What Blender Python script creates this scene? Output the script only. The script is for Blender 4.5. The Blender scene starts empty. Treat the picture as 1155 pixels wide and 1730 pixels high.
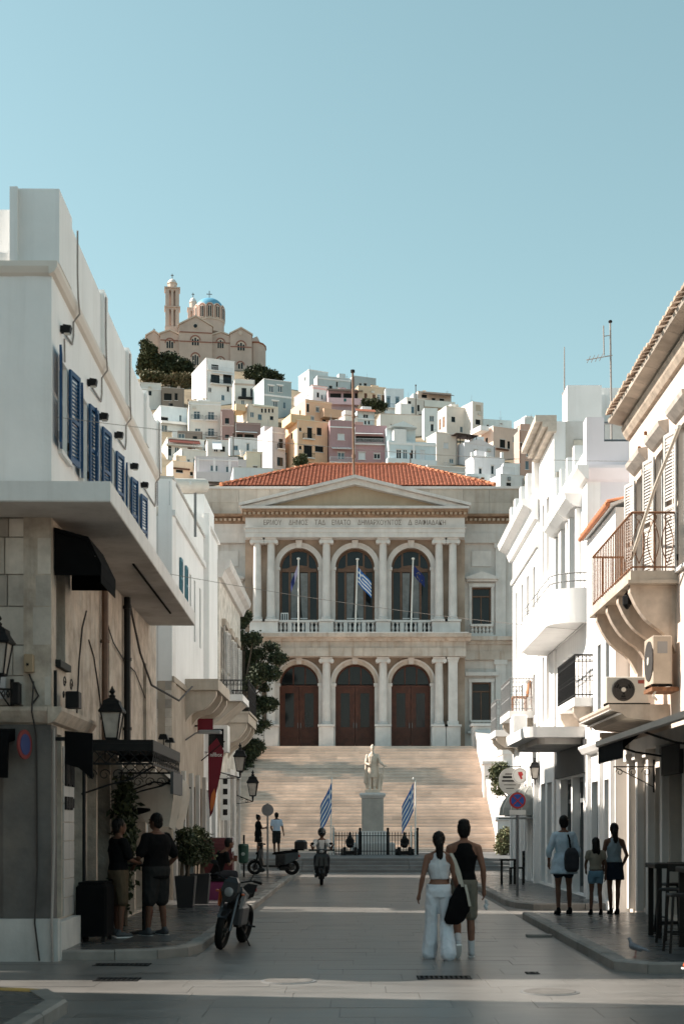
import bpy, math, random
from mathutils import Vector, Matrix, noise as mnoise
R = math.radians
scene = bpy.context.scene
COL = scene.collection
# ------------------------------------------------------------------ camera
F = 2400.0; VX = 605.0; VY = 1395.0; EYE = 1.75      # street runs along +Y, eye 1.75 m above the road
cam_d = bpy.data.cameras.new('camera'); cam = bpy.data.objects.new('camera', cam_d); COL.objects.link(cam)
cam.location = (0, 0, EYE); cam.rotation_euler = (R(90), 0, 0)
cam_d.sensor_fit = 'HORIZONTAL'; cam_d.sensor_width = 36; cam_d.lens = F/1155*36
cam_d.shift_x = -(VX-577.5)/1155; cam_d.shift_y = (VY-865)/1155
cam_d.clip_end = 4000; cam_d.clip_start = .1
cam_d.dof.use_dof = True; cam_d.dof.focus_distance = 80; cam_d.dof.aperture_fstop = 5.0
scene.camera = cam
# ------------------------------------------------------------------ sky and sun
SUN_EL = R(38); SUN_AZ = (-.986, .167)               # from the left, a little beyond the street's cross axis
w = bpy.data.worlds.new('World'); scene.world = w; w.use_nodes = True
nt = w.node_tree; bg = nt.nodes['Background']
sky = nt.nodes.new('ShaderNodeTexSky'); sky.sky_type = 'NISHITA'; sky.sun_disc = False
sky.sun_elevation = SUN_EL; sky.sun_rotation = math.atan2(SUN_AZ[0], SUN_AZ[1])
sky.air_density = 1.25; sky.dust_density = .8; sky.ozone_density = 1.0; sky.altitude = 0
hsv = nt.nodes.new('ShaderNodeHueSaturation'); hsv.inputs['Hue'].default_value = .444; hsv.inputs['Saturation'].default_value = .80
hsv.inputs['Value'].default_value = 1.0
nt.links.new(sky.outputs[0], hsv.inputs['Color']); nt.links.new(hsv.outputs[0], bg.inputs[0]); bg.inputs[1].default_value = .069
sd = bpy.data.lights.new('sun', 'SUN'); sd.energy = 4.5; sd.angle = R(.5); sd.color = (1, .91, .80)
so = bpy.data.objects.new('sun', sd); COL.objects.link(so)
sv = Vector((SUN_AZ[0]*math.cos(SUN_EL), SUN_AZ[1]*math.cos(SUN_EL), math.sin(SUN_EL)))
so.rotation_euler = sv.to_track_quat('Z', 'Y').to_euler(); so.location = (-30, 20, 60)
vs = scene.view_settings; vs.view_transform = 'Standard'; vs.look = 'None'; vs.exposure = 1.24; vs.gamma = 1
vs.use_curve_mapping = False

# ------------------------------------------------------------------ helpers
WL = {}
def P(x, y, D): return Vector(((x-VX)*D/F, D, EYE+(VY-y)*D/F))
def PX(x, D): return (x-VX)*D/F
def PZ(y, D): return EYE+(VY-y)*D/F
def _link(name, data, parent, wloc):
    o = bpy.data.objects.new(name, data); COL.objects.link(o)
    wloc = Vector(wloc); WL[o.name] = wloc
    if parent is not None:
        o.parent = parent; o.location = wloc-WL[parent.name]
    else: o.location = wloc
    return o
def tag(o, label=None, cat=None, group=None, kind=None):
    if label: o['label'] = label
    if cat: o['category'] = cat
    if group: o['group'] = group
    if kind: o['kind'] = kind
    return o
def thing(name, label, cat, loc, group=None):
    o = _link(name, None, None, loc); o.empty_display_size = .2
    return tag(o, label, cat, group)
class Fr:
    """local frame: u along, d outwards, z up"""
    def __init__(s, o, u=(0, 1), n=(1, 0)):
        s.o = Vector(o); s.u = Vector((u[0], u[1], 0)).normalized(); s.n = Vector((n[0], n[1], 0)).normalized()
        s.flip = (s.u.x*s.n.y-s.u.y*s.n.x) < 0
    def __call__(s, p): return s.o+s.u*p[0]+s.n*p[1]+Vector((0, 0, p[2]))
class Rot:
    """place local coordinates (x right, y forward, z up) at loc, turned by a, leaned by roll"""
    def __init__(s, loc, a=0, roll=0, sc=1): s.m = Matrix.Translation(Vector(loc)) @ Matrix.Rotation(a, 4, 'Z') @ Matrix.Rotation(roll, 4, 'Y') @ Matrix.Scale(sc, 4); s.flip = False
    def __call__(s, p): return s.m @ Vector(p)
class MB:
    def __init__(s, T=None): s.v = []; s.f = []; s.mi = []; s.T = T; s.flip = bool(T and T.flip)
    def add(s, vs, fs, mi=0):
        o = len(s.v); T = s.T
        s.v += [T(p) for p in vs] if T else [Vector(p) for p in vs]
        for f in fs:
            g = [i+o for i in f]
            if s.flip: g.reverse()
            s.f.append(g); s.mi.append(mi)
        return s
    def box(s, a0, a1, b0, b1, c0, c1, mi=0):
        a0, a1 = min(a0, a1), max(a0, a1); b0, b1 = min(b0, b1), max(b0, b1); c0, c1 = min(c0, c1), max(c0, c1)
        return s.add([(a0,b0,c0),(a1,b0,c0),(a1,b1,c0),(a0,b1,c0),(a0,b0,c1),(a1,b0,c1),(a1,b1,c1),(a0,b1,c1)],
              [(0,3,2,1),(4,5,6,7),(0,1,5,4),(1,2,6,5),(2,3,7,6),(3,0,4,7)], mi)
    def cbox(s, a0, a1, b0, b1, c0, c1, c=.02, mi=0):
        """box with chamfered vertical edges and top"""
        a0, a1 = min(a0, a1), max(a0, a1); b0, b1 = min(b0, b1), max(b0, b1)
        def ring(k, z): return [(a0+k+c,b0+k,z),(a1-k-c,b0+k,z),(a1-k,b0+k+c,z),(a1-k,b1-k-c,z),(a1-k-c,b1-k,z),(a0+k+c,b1-k,z),(a0+k,b1-k-c,z),(a0+k,b0+k+c,z)]
        return s.loft([ring(0, c0), ring(0, c1-c), ring(c, c1)], mi)
    def loft(s, rings, mi=0, caps=True):
        n = len(rings[0]); vs = [p for r in rings for p in r]; fs = []
        for k in range(len(rings)-1):
            for i in range(n):
                j = (i+1) % n; fs.append((k*n+i, k*n+j, (k+1)*n+j, (k+1)*n+i))
        if caps: fs.append(tuple(range(n-1, -1, -1))); m = (len(rings)-1)*n; fs.append(tuple(range(m, m+n)))
        return s.add(vs, fs, mi)
    def cyl(s, p0, p1, r0, r1=None, n=8, mi=0):
        r1 = r0 if r1 is None else r1
        p0 = Vector(p0); p1 = Vector(p1); d = (p1-p0).normalized()
        a = d.orthogonal().normalized(); b = d.cross(a)
        rg = lambda p, r: [p+(a*math.cos(t)+b*math.sin(t))*r for t in [2*math.pi*i/n for i in range(n)]]
        return s.loft([rg(p0, r0), rg(p1, r1)], mi)
    def tube(s, pts, r, n=6, mi=0):
        pts = [Vector(p) for p in pts]; rings = []; a = None
        for i, p in enumerate(pts):
            d = (pts[min(i+1, len(pts)-1)]-pts[max(i-1, 0)]).normalized()
            if a is None: a = d.orthogonal().normalized()
            a = (a-d*a.dot(d)).normalized(); b = d.cross(a)
            rr = r[i] if isinstance(r, (list, tuple)) else r
            rings.append([p+(a*math.cos(2*math.pi*k/n)+b*math.sin(2*math.pi*k/n))*rr for k in range(n)])
        return s.loft(rings, mi)
    def lathe(s, prof, c=(0, 0, 0), n=12, mi=0):
        c = Vector(c)
        return s.loft([[c+Vector((r*math.cos(2*math.pi*i/n), r*math.sin(2*math.pi*i/n), z)) for i in range(n)] for r, z in prof], mi)
    def ell(s, c, rx, ry, rz, n=10, m=6, mi=0):
        c = Vector(c)
        return s.loft([[c+Vector((rx*math.sin(t)*math.cos(2*math.pi*i/n), ry*math.sin(t)*math.sin(2*math.pi*i/n), -rz*math.cos(t))) for i in range(n)]
                for t in [math.pi*(k+.15)/(m+.3) for k in range(m+1)]], mi)
    def prism(s, poly, axis, c0, c1, mi=0):
        f = {'x': lambda a, b, c: (c, a, b), 'y': lambda a, b, c: (a, c, b), 'z': lambda a, b, c: (a, b, c)}[axis]
        return s.loft([[f(a, b, c0) for a, b in poly], [f(a, b, c1) for a, b in poly]], mi)
    def disc(s, c, nrm, r, th, n=20, mi=0):
        c = Vector(c); nrm = Vector(nrm).normalized(); return s.cyl(c-nrm*th/2, c+nrm*th/2, r, r, n, mi)
    def torus(s, c, axis, Rr, r, n=24, m=8, mi=0):
        c = Vector(c); ax = Vector(axis).normalized(); a = ax.orthogonal().normalized(); b = ax.cross(a); vs = []; fs = []
        for i in range(n):
            d = a*math.cos(2*math.pi*i/n)+b*math.sin(2*math.pi*i/n)
            for k in range(m):
                t = 2*math.pi*k/m; vs.append(c+d*(Rr+r*math.cos(t))+ax*r*math.sin(t))
        for i in range(n):
            for k in range(m):
                fs.append((i*m+k, ((i+1) % n)*m+k, ((i+1) % n)*m+(k+1) % m, i*m+(k+1) % m))
        return s.add(vs, fs, mi)
    def wall(s, u0, u1, z0, z1, holes, d0, d1, mi=0):
        """slab between depths d0 < d1 with rectangular openings (u0,u1,z0,z1)"""
        us = sorted({u0, u1, *[min(max(h[i], u0), u1) for h in holes for i in (0, 1)]})
        zs = sorted({z0, z1, *[min(max(h[i], z0), z1) for h in holes for i in (2, 3)]})
        nu, nz = len(us)-1, len(zs)-1
        def full(i, k):
            if i < 0 or k < 0 or i >= nu or k >= nz: return False
            uc = (us[i]+us[i+1])/2; zc = (zs[k]+zs[k+1])/2
            return not any(h[0] < uc < h[1] and h[2] < zc < h[3] for h in holes)
        for i in range(nu):
            for k in range(nz):
                if not full(i, k): continue
                a, b, c, e = us[i], us[i+1], zs[k], zs[k+1]
                s.add([(a,d1,c),(b,d1,c),(b,d1,e),(a,d1,e)], [(3,2,1,0)], mi)
                s.add([(a,d0,c),(b,d0,c),(b,d0,e),(a,d0,e)], [(0,1,2,3)], mi)
                if not full(i-1, k): s.add([(a,d0,c),(a,d1,c),(a,d1,e),(a,d0,e)], [(3,2,1,0)], mi)
                if not full(i+1, k): s.add([(b,d0,c),(b,d1,c),(b,d1,e),(b,d0,e)], [(0,1,2,3)], mi)
                if not full(i, k-1): s.add([(a,d0,c),(b,d0,c),(b,d1,c),(a,d1,c)], [(3,2,1,0)], mi)
                if not full(i, k+1): s.add([(a,d0,e),(b,d0,e),(b,d1,e),(a,d1,e)], [(0,1,2,3)], mi)
        return s
    def mesh(s, name, mats, smooth=False, center=None):
        me = bpy.data.meshes.new(name)
        c = Vector((0, 0, 0)) if center is None else center
        me.from_pydata([v-c for v in s.v], [], s.f)
        for m in (mats if isinstance(mats, (list, tuple)) else [mats]): me.materials.append(m)
        if any(s.mi): me.polygons.foreach_set('material_index', s.mi)
        if smooth:
            me.polygons.foreach_set('use_smooth', [True]*len(me.polygons))
            try: me.set_sharp_from_angle(angle=R(40))
            except Exception: pass
        me.update(); return me
    def build(s, name, mats, parent=None, smooth=False):
        lo = Vector([min(v[i] for v in s.v) for i in range(3)]); hi = Vector([max(v[i] for v in s.v) for i in range(3)])
        c = (lo+hi)/2
        return _link(name, s.mesh(name, mats, smooth, c), parent, c)
def inst(name, me, parent, loc, rz=0, sc=None):
    o = _link(name, me, parent, loc)
    if rz: o.rotation_euler.z = rz
    if sc: o.scale = sc
    return o
def struct(o): o['kind'] = 'structure'; return o
TMP = bpy.data.scenes.new('workbench')
def tmp_dg():
    with bpy.context.temp_override(scene=TMP, view_layer=TMP.view_layers[0]):
        g = bpy.context.evaluated_depsgraph_get(); g.update()
    return g
def remesh(mb, name, mat, parent, vox=.012, it=4, fac=.5, folds=0, fz=(9, 9, 3.5)):
    me = bpy.data.meshes.new('tmp'); me.from_pydata(mb.v, [], mb.f); me.update()
    o = bpy.data.objects.new('tmp', me); TMP.collection.objects.link(o)
    m = o.modifiers.new('r', 'REMESH'); m.mode = 'VOXEL'; m.voxel_size = vox
    if it: q = o.modifiers.new('s', 'SMOOTH'); q.factor = fac; q.iterations = it
    dg = tmp_dg()
    out = bpy.data.meshes.new_from_object(o.evaluated_get(dg)); bpy.data.objects.remove(o); bpy.data.meshes.remove(me)
    n = len(out.vertices)
    if n == 0: raise RuntimeError('empty remesh '+name)
    co = [0.0]*3*n; out.vertices.foreach_get('co', co)
    if folds:
        no = [0.0]*3*n; out.vertices.foreach_get('normal', no)
        for i in range(n):
            x, y, z = co[3*i], co[3*i+1], co[3*i+2]
            k = folds*(1-2*abs(mnoise.noise((x*fz[0], y*fz[1], z*fz[2]+x*2.0)))-.45)
            co[3*i] += no[3*i]*k; co[3*i+1] += no[3*i+1]*k; co[3*i+2] += no[3*i+2]*k*.5
        out.vertices.foreach_set('co', co)
    c = Vector([(min(co[i::3])+max(co[i::3]))/2 for i in range(3)])
    out.transform(Matrix.Translation(-c)); out.materials.clear(); out.materials.append(mat)
    out.polygons.foreach_set('use_smooth', [True]*len(out.polygons)); out.name = name
    return _link(name, out, parent, c)
def text_mb(txt, size, ext, T=None):
    """lettering as raised geometry in the (u, z) plane of frame T, centred"""
    cu = bpy.data.curves.new('t', 'FONT'); cu.body = txt; cu.size = size; cu.align_x = 'CENTER'; cu.align_y = 'CENTER'; cu.extrude = ext; cu.resolution_u = 2
    o = bpy.data.objects.new('t', cu); TMP.collection.objects.link(o)
    dg = tmp_dg(); me = bpy.data.meshes.new_from_object(o.evaluated_get(dg))
    vs = [v.co.copy() for v in me.vertices]; fs = [list(p.vertices) for p in me.polygons]
    bpy.data.objects.remove(o); bpy.data.curves.remove(cu); bpy.data.meshes.remove(me)
    return vs, fs

# ------------------------------------------------------------------ materials
MATS = {}
def M(name, col, rough=.8, var=.10, scale=1.2, bump=0, bs=25, metal=0, spec=.35, streak=0, dirt=(.12, .10, .08), rnd=0, coat=0, blotch=0, blotch_col=None):
    if name in MATS: return MATS[name]
    m = bpy.data.materials.new(name); m.use_nodes = True; nt = m.node_tree; N = nt.nodes; L = nt.links
    b = N['Principled BSDF']; b.inputs['Roughness'].default_value = rough; b.inputs['Metallic'].default_value = metal
    b.inputs['Specular IOR Level'].default_value = spec; b.inputs['Coat Weight'].default_value = coat
    g = N.new('ShaderNodeNewGeometry')
    def noise(sc, det=4, vec=None):
        n = N.new('ShaderNodeTexNoise'); n.inputs['Scale'].default_value = sc; n.inputs['Detail'].default_value = det; n.inputs['Roughness'].default_value = .6
        L.new(vec or g.outputs['Position'], n.inputs['Vector']); return n.outputs['Fac']
    def mix(f, a, bb, mode='MIX'):
        x = N.new('ShaderNodeMix'); x.data_type = 'RGBA'; x.blend_type = mode
        for s_, v_ in ((x.inputs[0], f), (x.inputs[6], a), (x.inputs[7], bb)):
            if hasattr(v_, 'links'): L.new(v_, s_)
            else: s_.default_value = v_ if not isinstance(v_, tuple) else (*v_, 1)
        return x.outputs[2]
    def rng(v, a, bb, c=0, d=1):
        r = N.new('ShaderNodeMapRange'); r.inputs[1].default_value = a; r.inputs[2].default_value = bb; r.inputs[3].default_value = c; r.inputs[4].default_value = d
        L.new(v, r.inputs[0]); return r.outputs[0]
    lo = tuple(c*(1-var) for c in col); hi = tuple(min(1, c*(1+var)) for c in col)
    c = mix(rng(noise(scale), .3, .7), lo, hi)
    if blotch: c = mix(rng(noise(scale*.45, 6), .50, .66, 0, blotch), c, blotch_col or dirt)
    if streak:
        vm = N.new('ShaderNodeVectorMath'); vm.operation = 'MULTIPLY'; vm.inputs[1].default_value = (4.5, 4.5, .35); L.new(g.outputs['Position'], vm.inputs[0])
        c = mix(rng(noise(1, 5, vm.outputs[0]), .5, .78, 0, streak), c, dirt)
    if rnd:
        oi = N.new('ShaderNodeObjectInfo'); v = rng(oi.outputs['Random'], 0, 1, 1-rnd, 1+rnd)
        cv = N.new('ShaderNodeCombineColor'); [L.new(v, cv.inputs[i]) for i in range(3)]
        c = mix(1.0, c, cv.outputs[0], 'MULTIPLY')
    L.new(c, b.inputs['Base Color'])
    if bump:
        bp = N.new('ShaderNodeBump'); bp.inputs['Strength'].default_value = bump; bp.inputs['Distance'].default_value = .02
        L.new(noise(bs, 5), bp.inputs['Height']); L.new(bp.outputs[0], b.inputs['Normal'])
    MATS[name] = m; return m
def sh(c, k=1.0):
    """sRGB 0-255 triple to linear albedo"""
    return tuple(min(.85, k*(((v/255+.055)/1.055)**2.4 if v > 10 else v/255/12.92)) for v in c)
white = M('white_plaster', (.83, .815, .80), .85, .06, .8, .18, 16, streak=.22, dirt=(.50, .46, .42), blotch=.10, blotch_col=(.62, .60, .58))
white2 = M('white_plaster_aged', (.77, .75, .73), .85, .07, 1.2, .2, 14, streak=.25, dirt=(.38, .34, .30))
white_shade = M('shaded_white_plaster', (.70, .67, .70), .85, .04, .8, .1, 18, streak=.08, dirt=(.45, .42, .40))  # white plaster with its lavender shade put into the colour
concrete = M('concrete_slab', (.52, .49, .46), .85, .12, 1.5, .3, 12, blotch=.5, blotch_col=(.26, .21, .17), streak=.2)
stone_a = M('old_tan_stone', (.45, .38, .315), .9, .3, 3.4, 1.0, 7, streak=.6, dirt=(.17, .125, .09), blotch=.6, blotch_col=(.58, .53, .47))
stone_b = M('ashlar_block', (.47, .42, .37), .9, .25, 2.2, .5, 10, rnd=.3, streak=.35, dirt=(.19, .135, .09), blotch=.5, blotch_col=(.58, .53, .47))
stone_c = M('rubble_stone', (.64, .59, .53), .9, .3, 3.5, 1.0, 5, blotch=.5, blotch_col=(.36, .28, .20))
mortar = M('mortar', (.30, .26, .22), .95, .1)
marble = M('facade_marble', (.61, .57, .54), .6, .12, .9, .3, 8, streak=.40, dirt=(.36, .26, .19), blotch=.25, blotch_col=(.68, .66, .64))
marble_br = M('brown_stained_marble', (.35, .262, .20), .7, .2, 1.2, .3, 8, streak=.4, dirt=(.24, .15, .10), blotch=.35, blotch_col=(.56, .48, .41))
marble_en = M('patchy_marble', (.53, .45, .385), .7, .2, 1.0, .3, 8, streak=.75, dirt=(.30, .185, .115), blotch=.55, blotch_col=(.66, .62, .58))
marble_l = M('pale_marble', (.66, .62, .59), .55, .12, 1.4, .15, 8, streak=.28, dirt=(.42, .34, .28))
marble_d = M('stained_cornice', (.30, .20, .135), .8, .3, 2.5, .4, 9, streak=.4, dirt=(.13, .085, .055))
statue_m = M('statue_marble', (.68, .55, .44), .6, .12, 4, .2, 20, blotch=.2, blotch_col=(.40, .33, .26))
ochre = M('ochre_plaster', (.47, .36, .255), .85, .08, 1, .1, streak=.2, dirt=(.3, .2, .13))
step_m = M('marble_step', (.64, .53, .45), .6, .16, 1.3, .2, 10, rnd=.14, streak=0, blotch=.35, blotch_col=(.50, .44, .40))
step_low = M('grey_marble_step', (.15, .148, .146), .55, .2, 1.3, .2, 10, rnd=.1)
tile = M('roof_tile', (.37, .128, .074), .85, .28, 3.0, .2, 20, blotch=.3, blotch_col=(.27, .095, .05))
tile_r = M('eave_tile', (.44, .17, .085), .85, .2, 5, .2, 20, rnd=.15)
wood = M('door_wood', (.085, .028, .016), .5, .3, 3, .1, 30)
wood_w = M('brown_window_wood', (.15, .085, .055), .55, .2, 3)
glass = M('dark_glass', (.012, .015, .017), .10, .4, .6, spec=.35)
glass_b = M('blue_grey_glass', (.10, .14, .16), .12, .3, .8, spec=.6)
curtain = M('curtain', (.20, .21, .21), .8, .2, 4)
iron = M('black_iron', (.010, .010, .0105), .55, .2, 6, spec=.18)
iron_r = M('rusty_iron', (.20, .095, .05), .9, .35, 12, .4, 40)
iron_g = M('grey_metal', (.25, .25, .25), .45, .1, metal=.6)
blue = M('blue_shutter_paint', (.006, .050, .135), .5, .15, 4)
teal = M('teal_shutter_paint', (.07, .19, .24), .6, .12, 3)
greyshut = M('weathered_shutter', (.46, .44, .42), .8, .2, 6, streak=.5, dirt=(.24, .19, .15))
shut_w = M('white_shutter', (.70, .72, .74), .6, .05)
shut_d = M('dark_shutter', (.020, .022, .021), .65, .2, 4, spec=.15)
shut_br = M('brown_shutter', (.14, .065, .04), .7, .2, 4)
black = M('black_fabric', (.006, .006, .0065), .9, .2, 5, spec=.06)
cream_f = M('cream_awning_cloth', (.52, .47, .41), .85, .12, 3, .2, 10, streak=.2)
grey_f = M('grey_awning_cloth', (.26, .265, .25), .8, .15, 4)
dark_in = M('shop_interior', (.012, .011, .010), .9, .3, 1, spec=.05)
wframe = M('white_window_frame', (.72, .72, .71), .5, .04)
plastic_w = M('white_plastic', (.62, .58, .52), .5, .08, 3)
pipe_b = M('brown_pipe', (.13, .075, .05), .6, .2, 5)
cable_m = M('cable', (.035, .03, .028), .7, .1)
cable_g = M('grey_conduit', (.30, .27, .25), .7, .1)
# ------------------------------------------------------------------ ground, street, pavements
def street_mat(name, col, rough, col2):
    m = bpy.data.materials.new(name); m.use_nodes = True; nt = m.node_tree; N = nt.nodes; L = nt.links; b = N['Principled BSDF']
    g = N.new('ShaderNodeNewGeometry'); vm = N.new('ShaderNodeVectorMath'); vm.operation = 'MULTIPLY'; vm.inputs[1].default_value = (.55, 2.0, 1); L.new(g.outputs['Position'], vm.inputs[0])
    n1 = N.new('ShaderNodeTexNoise'); n1.inputs['Scale'].default_value = 1.6; n1.inputs['Detail'].default_value = 7; n1.inputs['Roughness'].default_value = .62; n1.inputs['Distortion'].default_value = .5; L.new(vm.outputs[0], n1.inputs['Vector'])
    n2 = N.new('ShaderNodeTexNoise'); n2.inputs['Scale'].default_value = .5; n2.inputs['Detail'].default_value = 3; L.new(g.outputs['Position'], n2.inputs['Vector'])
    cr = N.new('ShaderNodeValToRGB'); cr.color_ramp.elements[0].position = .3; cr.color_ramp.elements[1].position = .68
    cr.color_ramp.elements[0].color = (*[c*.72 for c in col], 1); cr.color_ramp.elements[1].color = (*[c*1.12 for c in col], 1); L.new(n1.outputs['Fac'], cr.inputs[0])
    mx = N.new('ShaderNodeMix'); mx.data_type = 'RGBA'; mx.blend_type = 'MIX'
    mr = N.new('ShaderNodeMapRange'); mr.inputs[1].default_value = .45; mr.inputs[2].default_value = .7; mr.inputs[4].default_value = .5; L.new(n2.outputs['Fac'], mr.inputs[0])
    L.new(mr.outputs[0], mx.inputs[0]); L.new(cr.outputs[0], mx.inputs[6]); mx.inputs[7].default_value = (*col2, 1); L.new(mx.outputs[2], b.inputs['Base Color'])
    r2 = N.new('ShaderNodeMapRange'); r2.inputs[3].default_value = rough-.1; r2.inputs[4].default_value = rough+.18; L.new(n1.outputs['Fac'], r2.inputs[0]); L.new(r2.outputs[0], b.inputs['Roughness'])
    bp = N.new('ShaderNodeBump'); bp.inputs['Strength'].default_value = .25; bp.inputs['Distance'].default_value = .02; L.new(n1.outputs['Fac'], bp.inputs['Height']); L.new(bp.outputs[0], b.inputs['Normal'])
    b.inputs['Specular IOR Level'].default_value = .45
    vo = N.new('ShaderNodeTexVoronoi'); vo.inputs['Scale'].default_value = 1.7; L.new(g.outputs['Position'], vo.inputs['Vector'])
    ms = N.new('ShaderNodeMapRange'); ms.inputs[1].default_value = .05; ms.inputs[2].default_value = .10; ms.inputs[3].default_value = .45; ms.inputs[4].default_value = 0; L.new(vo.outputs['Distance'], ms.inputs[0])
    mg = N.new('ShaderNodeMix'); mg.data_type = 'RGBA'; L.new(ms.outputs[0], mg.inputs[0]); L.new(mx.outputs[2], mg.inputs[6]); mg.inputs[7].default_value = (.035, .033, .03, 1); L.new(mg.outputs[2], b.inputs['Base Color'])
    MATS[name] = m; return m
road_m = street_mat('worn_marble_paving', (.160, .151, .142), .30, (.09, .087, .084))
pave_m = street_mat('pavement_marble', (.085, .084, .083), .24, (.055, .055, .055))
kerb_m = M('kerb_stone', (.22, .20, .18), .6, .2, 3, .3, 12, rnd=.2)
slab_m = M('paving_slab', (.225, .208, .19), .45, .2, 1.8, .3, 7, spec=.45, rnd=.08, blotch=.35, blotch_col=(.16, .15, .14))
ground_m = M('dry_earth', (.20, .16, .11), .95, .3, .15, .3, 2)
gm = MB().add([(-900, -300, -.012), (900, -300, -.012), (900, 1500, -.012), (-900, 1500, -.012)], [(0, 1, 2, 3)])
struct(gm.build('ground', ground_m))
# the street: a bed, and on it marble slabs laid in courses across the street
bed = struct(MB().add([(-12, -12, -.004), (14, -12, -.004), (14, 53.2, -.004), (-12, 53.2, -.004)], [(0, 1, 2, 3)]).build('street', M('joint_sand', (.15, .14, .13), .9, .2, 3)))
rs = random.Random(3)
slabs = []
y = 8.0
while y < 53.0:
    h = rs.uniform(.52, .68); x0 = -2.15 if 18.6 < y < 53 else -11.8
    x1 = 3.05 if 17 < y < 52 else 13.8
    if x0 < -5: x0, x1 = -6.2, 6.4
    x = x0
    while x < x1-.05:
        wd = rs.uniform(.8, 1.5); e = min(x1, x+wd)
        if x1-e < .4: e = x1
        slabs.append((x, e, y, min(y+h, 53.0))); x = e
    y += h
slabs.sort(key=lambda q: -(q[1]-q[0])*(q[3]-q[2])/((q[2]+3)**3))
rest = MB()
for k, (a, b_, c, d) in enumerate(slabs):
    j = .0022; tz = rs.uniform(-.0012, .0012)
    mb = MB() if k < 290 else rest
    z = tz+.004
    mb.add([(a+j, c+j, -.02), (b_-j, c+j, -.02), (b_-j, d-j, -.02), (a+j, d-j, -.02), (a+j, c+j, z), (b_-j, c+j, z+rs.uniform(-.001, .001)), (b_-j, d-j, z), (a+j, d-j, z)],
           [(4, 5, 6, 7), (0, 1, 5, 4), (1, 2, 6, 5), (2, 3, 7, 6), (3, 0, 4, 7)])
    if k < 290: mb.build('paving_slab', road_m, bed)
tag(rest.build('paving_slab_field', road_m, bed), kind='stuff')
for (a, b_, c, d) in ((-11.8, -6.2, 8, 18.6), (6.4, 13.8, 8, 17)): tag(MB().box(a, b_, c, d, -.02, .004).build('outer_paving', road_m, bed), kind='stuff')
# pavements
def pavement(name, outline, z=.12):
    return struct(MB().prism(outline, 'z', -.02, z).build(name, pave_m))
pl = pavement('pavement_left', [(-9, 18.9), (-3.2, 18.6), (-2.75, 18.75), (-2.48, 19.1), (-2.36, 19.6), (-2.36, 52.2), (-9, 52.2)])
pr = pavement('pavement_right', [(3.27, 16.9), (9, 16.9), (9, 26.6), (3.27, 26.6)])
pr2 = pavement('pavement_right_far', [(3.7, 29.6), (9, 29.6), (9, 51), (3.42, 51), (3.42, 31.2), (3.5, 30.4)])
pz = pavement('pavement_near_left', [(-9, -8), (-2.9, -8), (-2.9, 13.2), (-3.2, 13.9), (-3.8, 14.15), (-9, 14.25)])
def kerb(parent, pts, w=.2, z=.135, L=1.0, mat=kerb_m):
    """kerb stones along a polyline of the outer foot; the stone lies to the left of travel"""
    for (x0, y0), (x1, y1) in zip(pts[:-1], pts[1:]):
        d = math.hypot(x1-x0, y1-y0); n = max(1, round(d/L)); ux, uy = (x1-x0)/d, (y1-y0)/d
        fr = Fr((x0, y0, 0), (ux, uy), (-uy, ux))
        for i in range(n):
            a, b_ = d*i/n+.006, d*(i+1)/n-.006
            zz = z+rs.uniform(-.006, .006); c = .025
            MB(fr).loft([[(a, q, r) for q, r in ((0, -.02), (w, -.02), (w, zz-.008), (c, zz), (0, zz-c))], [(b_, q, r) for q, r in ((0, -.02), (w, -.02), (w, zz-.008), (c, zz), (0, zz-c))]]).build('kerb_stone', mat, parent)
kerb(pl, [(-2.15, 52.2), (-2.15, 19.6), (-2.28, 19.0), (-2.62, 18.55), (-3.15, 18.38), (-4.2, 18.38)][::-1], L=1.0)
kerb(pr, [(3.07, 26.6), (3.07, 17.1), (3.4, 16.7), (9, 16.7)][::1], L=.95)
kerb(pr2, [(3.22, 51), (3.22, 31.1), (3.32, 30.2), (3.62, 29.4), (9, 29.4)], L=1.0)
yel = M('yellow_kerb_paint', (.42, .25, .06), .7, .3, 6, blotch=.5, blotch_col=(.25, .22, .19))
kerb(pz, [(-9, 14.45), (-3.8, 14.35), (-3.05, 14.05)][::-1], L=1.0, mat=yel)
kerb(pz, [(-3.05, 14.05), (-2.7, 13.2), (-2.7, -8)][::-1], L=1.0)
# kerb stone lying loose off the right pavement, drain grilles and slots in the street
def grille(label, x, yy, w, d):
    t = thing('drain_grille', label, 'drain', (x, yy, 0))
    MB().box(x-w/2, x+w/2, yy-d/2, yy-d/2+.03, .001, .014).build('frame_bar', iron, t); MB().box(x-w/2, x+w/2, yy+d/2-.03, yy+d/2, .001, .014).build('frame_bar', iron, t)
    n = int(w/.055)
    br = MB().box(-.012, .012, -d/2+.032, d/2-.032, -.005, .005).mesh('bar', iron)
    for i in range(n): inst('bar', br, t, (x-w/2+(i+.5)*w/n, yy, .009))
    MB().box(x-w/2+.001, x+w/2-.001, yy-d/2+.031, yy+d/2-.031, .0052, .0065).build('sump', dark_in, t)
grille('slotted iron drain grille in the sunlit strip before the walking couple', .98, 16.25, .62, .34)
grille('iron drain grille in the sunlit strip by the left pavement corner', -2.72, 16.05, .5, .34)
grille('dark drain grille in shade on the left corner before the plinth', -2.95, 17.75, .7, .3)
grille('small iron drain grille in shade right of the walking couple', 2.05, 16.75, .16, .2)
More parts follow.
